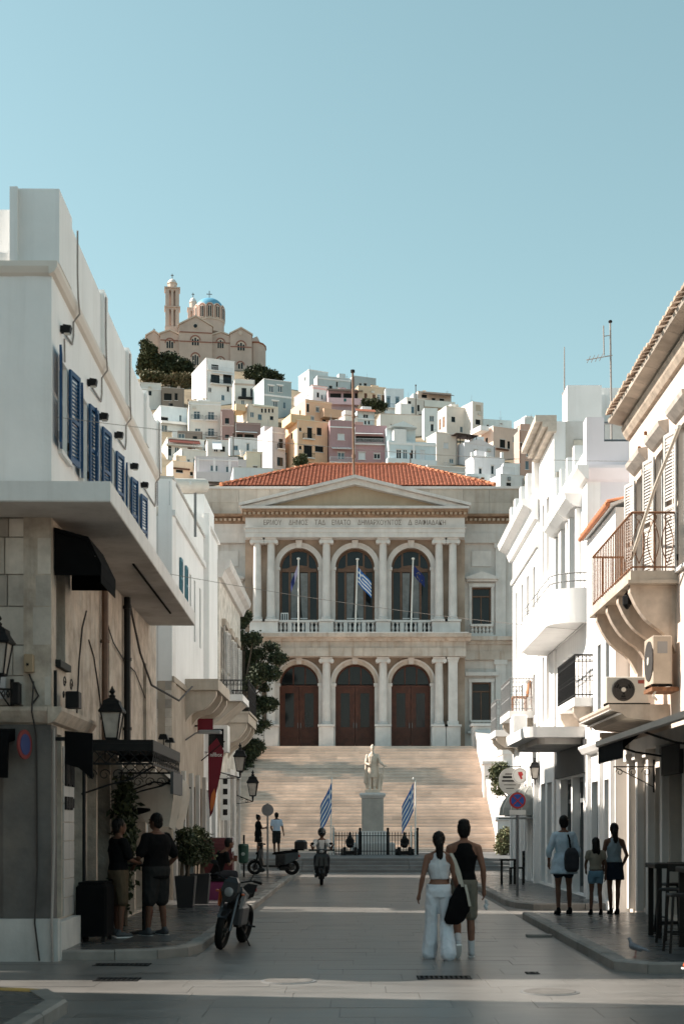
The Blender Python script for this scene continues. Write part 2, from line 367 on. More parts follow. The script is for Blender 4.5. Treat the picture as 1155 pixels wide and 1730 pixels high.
for x, yy, lab in ((-.78, 15.9, 'worn round manhole lid left of centre in the sunlit strip'), (2.0, 14.85, 'tilted worn manhole lid right of centre in the sunlit strip')):
    t = thing('manhole_cover', lab, 'manhole cover', (x, yy, 0))
    MB().lathe([(.31, .001), (.31, .011), (.29, .013)], (x, yy, 0), 28).build('rim', iron_g, t)
    MB().lathe([(.275, .005), (.275, .017), (.26, .020)], (x, yy, 0), 28).build('lid', M('worn_lid', (.13, .12, .11), .5, .3, 9, .6, 30), t)
MB().box(3.12, 3.5, 21.6, 22.2, .136, .150).build('dummy', kerb_m) if False else None
tag(MB().cbox(2.62, 3.02, 22.1, 22.28, .004, .05, .01).build('loose_kerb_slab', kerb_m), 'low dark slab lying in the road against the right kerb', 'slab')
mt = thing('pavement_hatch', 'dark square hatch plate in the right pavement beside the pigeon', 'hatch', (4.55, 17.45, .12))
MB().box(3.75, 5.2, 17.0, 17.95, .1205, .127).build('plate', M('hatch_steel', (.04, .04, .04), .45, .3, 4), mt)
mt = thing('pavement_hatch', 'dark square hatch plate in the left pavement before the two men', 'hatch', (-3.0, 20.2, .12))
MB().box(-3.3, -2.62, 19.9, 21.2, .1205, .127).build('plate', MATS['hatch_steel'], mt)

# ------------------------------------------------------------------ hill behind the town hall
def interp(t, x):
    if x <= t[0][0]: return t[0][1]
    for (a, b_), (c, d) in zip(t, t[1:]):
        if x <= c: return b_+(d-b_)*(x-a)/(c-a)
    return t[-1][1]
YB = [(100, 1000), (140, 870), (200, 838), (240, 812), (262, 792), (285, 767), (305, 743), (325, 717), (345, 692), (370, 669), (400, 641), (420, 624), (470, 614)]
YS = [(-400, 700), (100, 650), (240, 640), (300, 632), (330, 620), (440, 622), (480, 655), (560, 672), (640, 694), (720, 706), (800, 728), (900, 748), (1000, 782), (1300, 850), (1800, 900)]
def Dinv(y):
    t = sorted((b_, a) for a, b_ in YB); return interp(t, y)
def hill_z(X, D):
    De = min(D, 470); px = VX+X*F/D
    z = PZ(max(interp(YB, De), interp(YS, px)), De)
    if D < 200: z = PZ(max(interp(YB, 200), interp(YS, px)), 200)*max(0, (D-104)/96)**1.2
    if D > 470: z -= (D-470)*.55
    return max(z, -.1)
nx, ny = 120, 110; vs_ = []; fs_ = []
for j in range(ny):
    D = 100+(j/(ny-1))**1.1*620
    for i in range(nx):
        X = -190+400*i/(nx-1)
        vs_.append((X, D, hill_z(X, D)+.5*math.sin(X*.5+D*.3)*math.sin(D*.4-X*.2) *(1 if D > 150 else 0)-.3))
for j in range(ny-1):
    for i in range(nx-1): a = j*nx+i; fs_.append((a, a+1, a+nx+1, a+nx))
hill_m = M('scrub_hillside', (.19, .15, .10), .95, .35, .12, .4, 1.5, blotch=.6, blotch_col=(.10, .09, .045))
struct(MB().add(vs_, fs_).build('hill', hill_m, smooth=True))
# ------------------------------------------------------------------ hillside houses
HM = {}
def hm(col, k=1.0):
    g_ = sum(col)/3; col = tuple(int(min(250, (c*.66+g_*.34)*1.07)) for c in col); key = (tuple(col), k)
    if key not in HM: HM[key] = M('house_plaster_%d_%d_%d' % tuple(col), sh(col, k), .88, .06, .5, .1, 6, streak=.16, dirt=sh([c*.6 for c in col], k))
    return HM[key]
roof_m = M('flat_roof_screed', (.42, .40, .37), .9, .15, .5)
WINM = {'w': (wframe, glass_b), 'g': (wframe, glass), 'd': (shut_d, glass), 'b': (M('blue_frame', (.16, .30, .40), .6), glass_b), 's': (shut_w, shut_w), 'o': (M('orange_wood', (.42, .20, .07), .7), shut_br), 'r': (shut_br, shut_br), 'k': (shut_d, shut_d), 'c': (M('cream_shutter', (.55, .47, .38), .7), M('cream_shutter', (.55, .47, .38), .7))}
def hwindow(fr, parent, u0, u1, z0, z1, ty, rec=.16):
    fm, gmat = WINM[ty]; w_ = u1-u0; b_ = min(.09, w_*.14)
    mb = MB(fr)
    mb.box(u0, u0+b_, -rec, -rec+.07, z0, z1).box(u1-b_, u1, -rec, -rec+.07, z0, z1).box(u0+b_, u1-b_, -rec, -rec+.07, z1-b_, z1).box(u0+b_, u1-b_, -rec, -rec+.07, z0, z0+b_)
    if w_ > .75: mb.box((u0+u1)/2-b_*.5, (u0+u1)/2+b_*.5, -rec, -rec+.08, z0+b_, z1-b_)
    if z1-z0 > 1.7: mb.box(u0+b_, u1-b_, -rec, -rec+.06, z0+(z1-z0)*.72, z0+(z1-z0)*.72+b_*.7)
    o = mb.build('window', fm, parent)
    MB(fr).box(u0+.01, u1-.01, -rec-.02, -rec+.02, z0+.01, z1-.01).build('pane', gmat, o)
    return o
whm2 = M('white_trim', (.70, .68, .66), .85, .08)
def house(label, xl, xa, xb, yt, yb, col, wins=(), th=22, ex=(), D=None, name='hillside_house', depth=8, roofh=.5, side_w=()):
    D = D or Dinv(yb); t_ = R(th); ct, st = math.cos(t_), math.sin(t_)
    c0 = P(xa, yb, D); kl = (xl-VX)/F; kb = (xb-VX)/F
    L_ = (c0.x-kl*D)/(st+kl*ct) if xl < xa-.5 else depth
    if not 2 < L_ < 16: L_ = max(4, min(14, abs(L_)))
    W_ = (kb*D-c0.x)/(ct-kb*st)
    fr = Fr((c0.x, D, 0), (ct, st), (st, -ct)); frl = Fr((c0.x, D, 0), (-st, ct), (-ct, -st))
    zb = c0.z-5; zt = PZ(yt, D+W_*st*.3)
    ob = thing(name, label, 'house', (c0.x, D, zb))
    m = hm(col)
    def U(x): k = (x-VX)/F; return (k*D-c0.x)/(ct-k*st)
    def Zf(x, y): return PZ(y, D+U(x)*st)
    hs = []; ws = []
    for q in wins:
        x0, y0, x1, y1, ty = q[:5]; a, b_ = U(x0), U(x1); lo, hi = Zf(x0, y1), Zf(x0, y0)
        a = max(a, .12); b_ = min(b_, W_-.12); hi = min(hi, zt-roofh-.05)
        if b_-a < .15 or hi-lo < .2: continue
        hs.append((a, b_, lo, hi)); ws.append((a, b_, lo, hi, ty))
    rw = random.Random(int(xa*3+yb*5)); zlo = c0.z+.6; extra_s = []
    for _q in range(9):   # further small windows where the front is still bare
        a = rw.uniform(.5, max(.6, W_-1.4)); lo = rw.uniform(zlo, max(zlo+.1, zt-roofh-2.0)); w__ = rw.choice((.6, .8, .9)); h__ = rw.choice((.9, 1.2, 1.5))
        if a+w__ > W_-.35 or lo+h__ > zt-roofh-.3: continue
        if any(a < q[1]+.5 and a+w__ > q[0]-.5 and lo < q[3]+.45 and lo+h__ > q[2]-.45 for q in hs) or any(e[0] not in ('coping', 'chim', 'dish', 'tank', 'perg', 'posts') for e in ex) and _q > 4: continue
        hs.append((a, a+w__, lo, lo+h__)); ws.append((a, a+w__, lo, lo+h__, rw.choice('gkwdb')))
    if not side_w and L_ > 5 and rw.random() < .55: side_w = [(.3, .3+.9/L_, 1.6, 2.7, rw.choice('gkd'))]+([(.62, .62+.9/L_, 1.6, 2.7, 'g')] if rw.random() < .5 else [])
    t = .25
    mb = MB(fr); mb.wall(0, W_, zb, zt, hs, -t, 0)
    mb.box(t, W_-t, -L_, -L_+t, zb, zt).box(W_-t, W_, -L_, -t-.001, zb, zt)
    ls = []
    for (f0, f1, g0, g1, ty) in side_w: ls.append((f0*L_, f1*L_, zt-g1, zt-g0))
    mb2 = MB(frl); mb2.wall(t+.001, L_, zb, zt, ls, -t, 0)
    mb.v += mb2.v; n0 = len(mb.v)-len(mb2.v); mb.f += [[i+n0 for i in f] for f in mb2.f]; mb.mi += mb2.mi
    mb.build('wall', m, ob)
    MB(fr).box(t+.002, W_-t-.002, -L_+t+.002, -t-.002, zt-roofh-.2, zt-roofh).build('roof', roof_m, ob)
    rh = random.Random(int(xa*7+yt*13))
    for w_ in ws:
        wo = hwindow(fr, ob, *w_)
        if w_[3]-w_[2] < 2.6 and w_[1]-w_[0] < 2.2:
            MB(fr).box(w_[0]-.12, w_[1]+.12, .002, .10, w_[2]-.1, w_[2]-.002).build('sill', whm2, wo)
            if rh.random() < .5: MB(fr).box(w_[0]-.1, w_[1]+.1, .002, .06, w_[3]+.002, w_[3]+.12).build('lintel', whm2, wo)
    # roof clutter, rain pipe and a stair hut, different on every house
    if W_ > 2.5 and L_ > 3:
        um = rh.uniform(.3, W_-.3); hz_ = zt-roofh
        am = MB(fr).cyl((um, -L_*.45, hz_), (um, -L_*.45, zt+rh.uniform(1.2, 2.6)), .035, .025, 6); zz_ = zt+1.1
        for q in range(3): am.box(um-.45+.1*q, um+.45-.1*q, -L_*.45-.015, -L_*.45+.015, zz_-.25*q, zz_-.25*q+.03)
        am.build('aerial', iron_g, ob)
        if rh.random() < .6:
            u2 = rh.uniform(.8, max(.9, W_-1.6)); q0 = -rh.uniform(1.2, max(1.3, L_*.6))
            MB(fr).cyl((u2, q0, zt+.35), (u2+1.2, q0, zt+.35), .26, n=12).build('boiler', plastic_w, ob); MB(fr).prism([(q0+.3, zt-.35), (q0+.36, zt-.35), (q0-.1, zt+.2), (q0-.16, zt+.2)], 'x', u2, u2+1.2).build('solar_panel', glass_b, ob); MB(fr).box(u2+.1, u2+1.1, q0-.1, q0+.1, hz_, zt+.1).build('boiler_stand', iron_g, ob)
        if rh.random() < .45:
            u2 = rh.uniform(.4, max(.5, W_-2.4)); MB(fr).box(u2, u2+1.8, -L_+.5, -L_+2.4, hz_, zt+rh.uniform(.9, 1.7)).build('stair_hut', m, ob)
        if rh.random() < .7: u2 = rh.choice((.15, W_-.2)); MB(fr).cyl((u2, .06, zb), (u2, .06, zt-.3), .05, n=6).build('rain_pipe', rh.choice((white2, iron_g, pipe_b)), ob)
        if rh.random() < .5:
            u2 = rh.uniform(.4, W_-1.0); z2 = zt-rh.uniform(1.2, 3.0)
            if not any(h_[0]-1 < u2 < h_[1]+.2 and h_[2]-.6 < z2 < h_[3]+.2 for h_ in hs): MB(fr).cbox(u2, u2+.8, .003, .3, z2, z2+.5, .02).build('air_conditioner', plastic_w, ob)
        mbp = MB(fr).box(-.03, W_+.03, -.28, .03, zt, zt+.07).box(-.03, .28, -L_-.02, -.281, zt, zt+.07)
        if not any(e[0] in ('coping', 'gable') for e in ex): mbp.build('parapet_cap', whm2 if rh.random() < .6 else m, ob)
    for h_, q in zip(ls, side_w): hwindow(frl, ob, *h_, q[4])
    for e in ex:
        k = e[0]
        if k == 'band':
            _, y0, y1, mm = e; MB(fr).box(-.06, W_+.06, -.02, .09, Zf(xa, y1), Zf(xa, y0)).build('band', mm, ob)
        elif k == 'coping':
            mm = e[1]; MB(fr).box(-.1, W_+.1, -L_-.05, .1, zt, zt+.14).build('coping', mm, ob) if len(e) < 3 else None
        elif k == 'awn':
            _, x0, y0, x1, y1, mm, pr_ = e; a, b_ = U(x0), U(x1); hi, lo = Zf(x0, y0), Zf(x0, y1)
            MB(fr).prism([(0, hi), (pr_, lo+.08), (pr_, lo), (0, hi-.12)], 'x', a, b_).build('awning', mm, ob)
        elif k == 'slab':
            _, x0, y0, x1, y1, mm, pr_ = e; MB(fr).box(U(x0), U(x1), .002, pr_, Zf(x0, y1), Zf(x0, y0)).build('ledge', mm, ob)
        elif k == 'bal':
            _, x0, x1, y, h_, mm, pr_ = e; a, b_ = U(x0), U(x1); z = Zf(x0, y)
            bo = MB(fr).box(a, b_, .002, pr_, z-.16, z).build('balcony', white, ob)
            r_ = MB(fr).box(a, b_, pr_-.04, pr_, z+h_-.05, z+h_).box(a, a+.04, .01, pr_-.041, z+h_-.05, z+h_).box(b_-.04, b_, .01, pr_-.041, z+h_-.05, z+h_)
            n = max(4, int((b_-a)/.16))
            for i in range(n+1): uu = a+.02+(b_-a-.04)*i/n; r_.box(uu-.014, uu+.014, pr_-.035, pr_-.01, z, z+h_-.05)
            for i in range(1, 5): r_.box(a+.005, a+.035, pr_*i/5-.014, pr_*i/5+.014, z, z+h_-.05)
            r_.build('railing', mm, bo)
        elif k == 'box':
            _, x0, y0, x1, y1, off, dep, mm = e; a, b_ = U(x0), U(x1); MB(fr).box(a, b_, -off-dep, -off, Zf(x0, y1), Zf(x0, y0)).build('roof_room', mm, ob)
        elif k == 'gable':
            _, x0, x1, y0, y1, mm = e; a, b_ = U(x0), U(x1); lo, hi = Zf(x0, y1), Zf(x0, y0)
            MB(fr).prism([(a, lo), (b_, lo), ((a+b_)/2, hi)], 'y', -L_*.9, .06).build('gable', mm, ob)
        elif k == 'chim':
            _, x, y0, y1 = e; a = U(x); MB(fr).box(a-.25, a+.25, -1.6, -1.1, zt-.5, Zf(x, y0)-.25).box(a-.33, a+.33, -1.68, -1.02, Zf(x, y0)-.25, Zf(x, y0)).build('chimney', white2, ob)
        elif k == 'tank':
            _, x, y0 = e; a = U(x); MB(fr).cyl((a-.7, -1.5, Zf(x, y0)), (a+.7, -1.5, Zf(x, y0)), .3, n=12).box(a-.6, a-.5, -1.6, -1.4, zt-.5, Zf(x, y0)).box(a+.5, a+.6, -1.6, -1.4, zt-.5, Zf(x, y0)).build('water_tank', iron_g, ob)
        elif k == 'dish':
            _, x, y0 = e; a = U(x); z = Zf(x, y0); MB(fr).cyl((a, -.9, zt-.5), (a, -.9, z), .04, n=6).lathe([(.05, -.1), (.35, -.02), (.5, .1), (.48, .11), (.3, 0)], (a, -.9, z), 12).build('satellite_dish', plastic_w, ob)
        elif k == 'perg':
            _, x0, x1, y0, mm = e; a, b_ = U(x0), U(x1); z = Zf(x0, y0); pm = MB(fr)
            for uu in (a, (a+b_)/2, b_-.1):
                pm.box(uu, uu+.1, -.3, -.2, zt-.6, z-.12).box(uu, uu+.1, -3, -2.9, zt-.6, z-.12)
            pm.box(a-.2, b_+.2, -3.2, 0, z-.12, z); pm.build('pergola', mm, ob)
        elif k == 'posts':
            _, xs, y0, mm = e
            for x in xs:
                a = U(x); MB(fr).box(a-.22, a+.22, -.36, .06, zt-.3, Zf(x, y0)).build('parapet_post', mm, ob)
    return ob
W_, LG, LB = (232, 230, 226), (212, 210, 206), (205, 214, 220)
whm = hm((238, 236, 232)); dkp = M('dark_pergola_wood', (.05, .032, .024), .8, .2, 3)
house('tall white cubic house right below the church with two rows of balcony doors', 324, 348.4, 396, 607, 682, (238, 234, 226), [(356, 632, 371, 647, 'd'), (377, 632, 391, 647, 'd'), (357, 615, 369, 624, 'd'), (374, 667, 379, 676, 'b')], ex=[('bal', 355, 393, 648, 1.0, iron, 1.0), ('bal', 350, 392, 624, .9, shut_w, .5), ('awn', 357, 627, 393, 631, whm, .9), ('box', 352, 603, 366, 609, 2, 3, whm), ('dish', 386, 612), ('coping', whm)])
house('small pale grey house at the left under the green trees', 226, 236, 272, 647, 690, (205, 203, 200), [(251, 660, 256, 668, 'd')], th=12, ex=[('band', 655, 657, whm), ('coping', hm(LG))])
house('ruined brown stone house with gaping openings beside the dry scrub', 268, 273, 311, 655, 690, (140, 122, 108), [(277, 664, 290, 676, 'k'), (295, 664, 300, 676, 'k'), (285, 681, 292, 686, 'k')], th=10, ex=[('box', 276, 650, 284, 657, 1, 2, hm((150, 130, 112))), ('box', 300, 651, 305, 657, .5, 1, hm((150, 130, 112)))])
house('long low pale blue house left of the cream house with balconies', 256, 271, 316, 687, 728, (205, 216, 222), [(272, 717, 283, 729, 'w'), (272, 704, 284, 711, 'k')], th=20, ex=[('slab', 271, 712, 325, 716, whm, 1.2), ('coping', whm)])
house('cream townhouse with four shuttered balcony windows in two rows', 316, 319, 373, 678, 742, (215, 211, 200), [(327, 694, 338, 709, 'w'), (351, 695, 362, 710, 'w'), (329, 723, 339, 733, 'w'), (351, 723, 362, 738, 'w')], th=8, ex=[('bal', 323, 343, 709, .9, iron, .7), ('bal', 347, 367, 710, .9, iron, .7), ('bal', 347, 367, 738, .9, iron, .7), ('band', 681, 683, whm), ('dish', 330, 673), ('dish', 345, 672), ('box', 335, 670, 355, 679, 2, 3, whm)])
house('narrow dull pink house beside the cream townhouse', 371, 373, 395, 693, 745, (176, 130, 122), [(380, 706, 387, 716, 'd'), (380, 734, 387, 740, 'd')], th=6, ex=[('band', 718, 720, hm((200, 170, 160))), ('box', 375, 688, 393, 694, 1, 3, hm((215, 190, 175)))])
house('grey brown house with a long white awning beside the pink house', 394, 397, 440, 714, 745, (150, 118, 112), [(400, 733, 410, 740, 'k'), (413, 733, 429, 740, 'k')], th=10, ex=[('awn', 398, 728, 434, 732, whm, 1.1), ('band', 714, 716, hm((170, 140, 132)))])
house('small flat roofed house with a white window and brown wall', 296, 300, 342, 728, 748, (150, 130, 118), [(301, 730, 312, 740, 'w')], th=8, ex=[('box', 291, 727, 300, 745, .2, 3, whm)])
house('low house with a long red brown awning over its terrace', 268, 283, 345, 741, 772, (215, 212, 208), [(317, 752, 330, 761, 'r'), (284, 752, 290, 770, 'g')], th=16, ex=[('awn', 285, 741, 337, 750, M('red_brown_awning', (.17, .045, .032), .8), 1.4), ('slab', 280, 751, 340, 753, hm(LG), 1.0), ('coping', hm((235, 220, 205)))])
house('white walled terrace house with tilted white frames', 384, 388, 437, 740, 766, (222, 222, 222), [], th=8, ex=[('coping', whm), ('chim', 392, 735, 740)])
house('low white house with a tilted glazed roof frame on its terrace', 345, 350, 386, 744, 776, (214, 214, 212), [(361, 748, 368, 763, 'g'), (372, 754, 380, 763, 'k')], th=10, ex=[('awn', 358, 746, 374, 764, shut_w, 2.2), ('coping', whm)])
house('white stepped house behind the lavender house with a lit left wall', 294, 307, 348, 760, 796, (216, 212, 206), [], th=24, ex=[('coping', hm((225, 222, 215)))])
house('small apricot house with a dark shaded window and tall white side', 281, 292, 327, 779, 812, (236, 200, 160), [(297, 793, 309, 798, 'k'), (321, 797, 326, 803, 'k')], th=22, ex=[('slab', 292, 790, 320, 792, shut_br, .4)])
house('lavender grey house with two white windows behind a low parapet', 325, 330, 402, 771, 815, (200, 190, 192), [(355, 785, 368, 796, 'w'), (381, 787, 392, 798, 'w')], th=8, ex=[('band', 775, 777, hm((222, 214, 212))), ('slab', 330, 800, 400, 816, hm((200, 190, 192)), 1.5), ('posts', (334, 362, 388), 798, hm((222, 216, 216)))])
house('small lavender annex with one tiny window', 400, 402, 416, 776, 815, (192, 182, 184), [(403, 788, 407, 794, 'd')], th=6)
house('cream townhouse with a dark balcony behind the blue grey house', 392, 396, 430, 641, 694, (206, 200, 190), [(408, 655, 416, 670, 'd'), (423, 656, 428, 670, 'd')], th=10, ex=[('slab', 402, 671, 426, 674, shut_d, .9), ('band', 647, 650, hm((186, 160, 140)))])
house('blue grey house with white framed windows and a white side wall', 426, 446, 492, 642, 704, (150, 170, 174), [(454, 651, 462, 662, 'w'), (469, 651, 477, 662, 'w'), (461, 677, 469, 687, 'w')], th=22, ex=[('band', 665, 668, whm), ('coping', whm), ('slab', 452, 648.5, 464, 650.5, whm, .1), ('slab', 467, 648.5, 479, 650.5, whm, .1), ('slab', 458.5, 674.5, 471.5, 676.5, whm, .1)])
house('beige terrace house with a low openwork parapet of small arches', 400, 418, 470, 684, 722, (226, 206, 184), [(441, 690, 444, 697, 'k'), (447, 690, 450, 697, 'k'), (453, 690, 456, 697, 'k'), (459, 690, 462, 697, 'k')], th=20, ex=[('slab', 428, 683, 463, 686, hm((232, 218, 196)), .3), ('box', 399, 681, 416, 692, .3, 4, hm((236, 196, 148)))])
house('pale house with a sloping white side wall left of the yellow house', 435, 460, 482, 722, 792, (196, 186, 190), [(471, 741, 478, 758, 'd'), (468, 772, 478, 787, 'd')], th=26, ex=[('band', 729, 731, hm((220, 214, 214))), ('bal', 468, 480, 758, .9, iron, .6)])
house('low beige house with a chimney left of the pale sloping house', 412, 416, 443, 764, 803, (216, 200, 172), [], th=10, ex=[('chim', 409.5, 757, 765), ('coping', hm((226, 214, 192)))])
house('plain low white house just left of the tiled hall roof', 388, 394, 462, 790, 824, (206, 214, 220), [(446, 780, 452, 788, 'k')], th=8)
house('tall yellow house with dark shutters and two small balconies', 477, 502, 553, 711, 794, (240, 184, 138), [(505, 722, 509, 728, 'k'), (519, 722, 527, 740, 'k'), (535, 722, 543, 735, 'k'), (505, 753, 509, 759, 'k'), (513, 752, 527, 772, 'k'), (532, 753, 546, 763, 'k'), (520, 781, 545, 787, 'k')], th=22, ex=[('bal', 511, 530, 741, .9, iron, .7), ('bal', 512, 530, 773, .8, iron, .7), ('box', 492, 698, 525, 712, .3, 5, hm((226, 182, 128))), ('coping', hm((236, 206, 164)))])
house('orange ochre house rising behind the yellow house', 490, 516, 560, 676, 716, (228, 174, 134), [(518, 682, 522, 696, 'k')], th=24, ex=[('band', 676, 677.5, hm((232, 190, 150))), ('slab', 540, 694, 572, 708, hm((206, 156, 118)), 2.5)])
house('white house with a candy pink parapet and striped side', 497, 528, 553, 652, 690, (218, 226, 232), [], th=26, ex=[('coping', hm((236, 176, 172))), ('dish', 536, 650), ('band', 653, 656, hm((236, 176, 172)))], side_w=[(.2, .4, 1.6, 3.4, 's'), (.6, .8, 1.6, 3.4, 's')])
house('grey blue house standing highest right of the church', 504, 522, 554, 626, 660, (180, 194, 198), [], th=26, ex=[('coping', hm((225, 230, 232)))], side_w=[(.3, .42, 1.2, 2.2, 'k')])
house('long low grey blue house with a white roof band on the ridge', 530, 536, 592, 636, 664, (178, 192, 196), [(537, 652, 541, 660, 'k')], th=18, ex=[('band', 637, 639.5, whm)])
house('dark verandah house with a pink parapet and hanging laundry', 551, 554, 611, 658, 694, (188, 150, 158), [(557, 664, 576, 675, 'k'), (580, 664, 597, 675, 'k'), (599, 664, 609, 675, 'k')], th=6, ex=[('awn', 552, 656, 612, 662, dkp, 1.2), ('slab', 554, 673, 611, 684, hm((226, 178, 186)), .9), ('slab', 580, 675, 584, 680, M('teal_towel', (.02, .16, .17), .9), .93), ('box', 560, 653, 578, 659, 2, 3, hm((238, 212, 184)))])
house('grey blue windowless block on the ridge left of the flag mast', 580, 597, 635, 636, 662, (170, 184, 188), [], th=22)
house('tan house with brown shutters above a dark green shrub', 598, 605, 651, 653, 694, (206, 176, 142), [(615, 664, 620, 676, 'r'), (629, 666, 634, 680, 'r'), (637, 666, 643, 680, 'w'), (645, 667, 649, 680, 'r')], th=14, ex=[('coping', hm((222, 200, 172)))])
house('pale blue house with two tall blue doors on the ridge', 649, 651, 682, 656, 696, (206, 218, 226), [(653, 671, 659, 688, 'b'), (668, 672, 674, 688, 'b')], th=6, ex=[('slab', 653, 669, 659, 671, hm((120, 150, 170)), .15), ('slab', 667.5, 670, 674, 672, hm((120, 150, 170)), .15), ('bal', 651, 682, 689, .9, M('blue_rail', (.10, .17, .24), .6), .7)])
house('grey cream house with stepped left wing and one dark window', 668, 687, 717, 673, 714, (200, 194, 186), [(689, 677, 694, 682, 'k')], th=22, ex=[('coping', hm((226, 220, 210))), ('box', 672, 684, 690, 702, -1.5, 3, hm((230, 226, 218)))])
house('beige ridge house under a wide dark pergola roof', 697, 706, 762, 662, 690, (206, 178, 158), [(712, 666, 721, 672, 'k'), (729, 672, 735, 676, 'k'), (742, 673, 750, 677, 'k')], th=14, ex=[('awn', 712, 663, 764, 668, dkp, 1.6), ('slab', 706, 677, 766, 688, hm((228, 220, 210)), 1.2), ('dish', 718, 659), ('box', 698, 664, 706, 676, .2, 3, whm)])
house('small turret room with an orange tiled roof and blue windows', 598, 603, 632, 694, 724, (188, 204, 210), [(613, 699, 622, 706, 'g'), (615, 710, 619, 717, 'g'), (621, 710, 625, 717, 'g')], th=12, ex=[('awn', 600, 690, 633, 696, tile, .9), ('box', 612, 685, 628, 693, .5, 2, whm), ('slab', 604, 706, 632, 708.5, whm, .2)])
house('white stepped cottage between the yellow and pink houses', 572, 582, 604, 702, 726, (226, 214, 204), [], th=24, ex=[('coping', hm((188, 150, 140)))])
house('mauve pink house with a white balcony left of the flag mast', 551.5, 557, 597, 710, 794, (176, 130, 134), [(570, 732, 582, 743, 's'), (570, 764, 582, 777, 'w')], th=8, ex=[('band', 720, 722, whm), ('awn', 560, 755, 593, 760, whm, 1.0), ('slab', 556, 777, 598, 788, hm((176, 130, 134)), .9), ('bal', 556, 598, 782, .9, shut_w, 1.1)])
house('mauve pink house with a recessed balcony right of the flag mast', 597.5, 598, 653, 719, 794, (178, 130, 134), [(601, 736, 648, 746, 'k'), (605, 764, 617, 776, 's'), (631, 766, 642, 775, 'g')], th=5, ex=[('awn', 600, 731, 646, 735, whm, 1.0), ('bal', 599, 652, 750, .95, shut_w, .5), ('box', 600, 711, 614, 720, .5, 3, hm((200, 150, 140)))])
house('wide cream wall house behind the light blue house', 636, 642, 716, 700, 736, (208, 202, 192), [], th=8, ex=[('coping', hm((188, 170, 156)))])
house('light blue house with a small pediment and long balconies', 644, 656, 736, 745, 796, (192, 210, 217), [(669, 759, 678, 775, 'g'), (680, 759, 688, 775, 'w'), (709, 760, 718, 780, 's')], th=12, ex=[('band', 746, 750, whm), ('slab', 652, 776, 735, 786, hm((205, 216, 222)), 1.2), ('slab', 697, 750, 700, 776, whm, .3), ('box', 656, 719, 705, 747, 1.6, 5, hm((192, 210, 217))), ('gable', 657, 705, 710, 719.5, hm((205, 216, 220))), ('slab', 665, 724, 686, 747, whm, -1.4)])
house('white house with one window right of the light blue house', 713, 716, 739, 689, 742, (214, 222, 230), [(725, 702, 733, 712, 'w')], th=6)
house('cream house with orange side windows on the ridge', 738, 754, 800, 688, 734, (214, 203, 192), [], th=20, ex=[('coping', hm((228, 218, 206)))], side_w=[(.2, .4, 1.8, 4.2, 'o'), (.6, .8, 1.8, 4.2, 'o')])
house('tall cream block joined to the ridge house with dark lower window', 775, 798, 816, 679, 736, (216, 204, 192), [(803, 682, 812, 694, 'c'), (803, 708, 811, 717, 'k')], th=26)
house('cream pink house with a white side wall and white window', 720, 737, 772, 732, 786, (222, 206, 192), [(749, 747, 757, 757, 's')], th=22, ex=[('coping', hm((226, 214, 204)))])
house('white gabled house with a dark pergola on its roof', 757, 784, 836, 748, 786, (214, 212, 217), [(800, 759, 807, 769, 'w')], th=24, ex=[('gable', 784, 836, 738, 748.5, hm((214, 206, 208))), ('perg', 772, 806, 731, dkp), ('box', 806, 731, 826, 749, 2, 3, whm)], side_w=[(.4, .6, 2.2, 4.2, 's')])
house('white house with parapet posts below the gabled house', 786, 800, 852, 771, 812, (218, 215, 219), [], th=18, ex=[('posts', (798, 822, 848), 764, whm)])
house('plain pale block right of the house with parapet posts', 848, 850, 878, 783, 816, (212, 218, 224), [], th=5)
house('peach house with white left side and dark shuttered window', 802, 833, 877, 722, 776, (220, 184, 162), [(844, 742, 853, 756, 'k')], th=25, ex=[('coping', whm), ('slab', 836, 757, 858, 759, shut_br, .4), ('box', 816, 716, 830, 724, 1, 4, whm)])
house('brown pink house at the right edge of the hillside', 874, 877, 905, 727, 800, (192, 150, 132), [(876.5, 748, 881, 760, 'k')], th=8)
house('far pale blue flat roofed house at the right of the ridge', 808, 816, 864, 709, 735, (190, 206, 208), [(844, 714, 849, 717, 'g')], th=12)
house('far white house with tiny windows above the brown pink house', 868, 886, 915, 706, 740, (228, 222, 218), [], th=24, side_w=[(.3, .4, 1.2, 2.2, 'k'), (.6, .7, 1.0, 2.4, 'r')])
house('grey white box house with one dark window by the hall roof', 827, 845, 885, 802, 846, (204, 204, 206), [(855, 815, 863, 821, 'k')], th=20, ex=[('slab', 857, 806, 861, 812, iron_g, .3)])
house('low grey shed roof with white edges behind the tiled hall roof', 712, 722, 786, 788, 822, (190, 186, 184), [], th=14, ex=[('coping', whm), ('band', 794, 796, whm)], D=232)
house('small white terrace with glazed screens above the hall roof', 782, 788, 828, 800, 826, (214, 220, 224), [(812, 802, 818, 810, 'o'), (790, 802, 808, 812, 'w')], th=10, D=236)

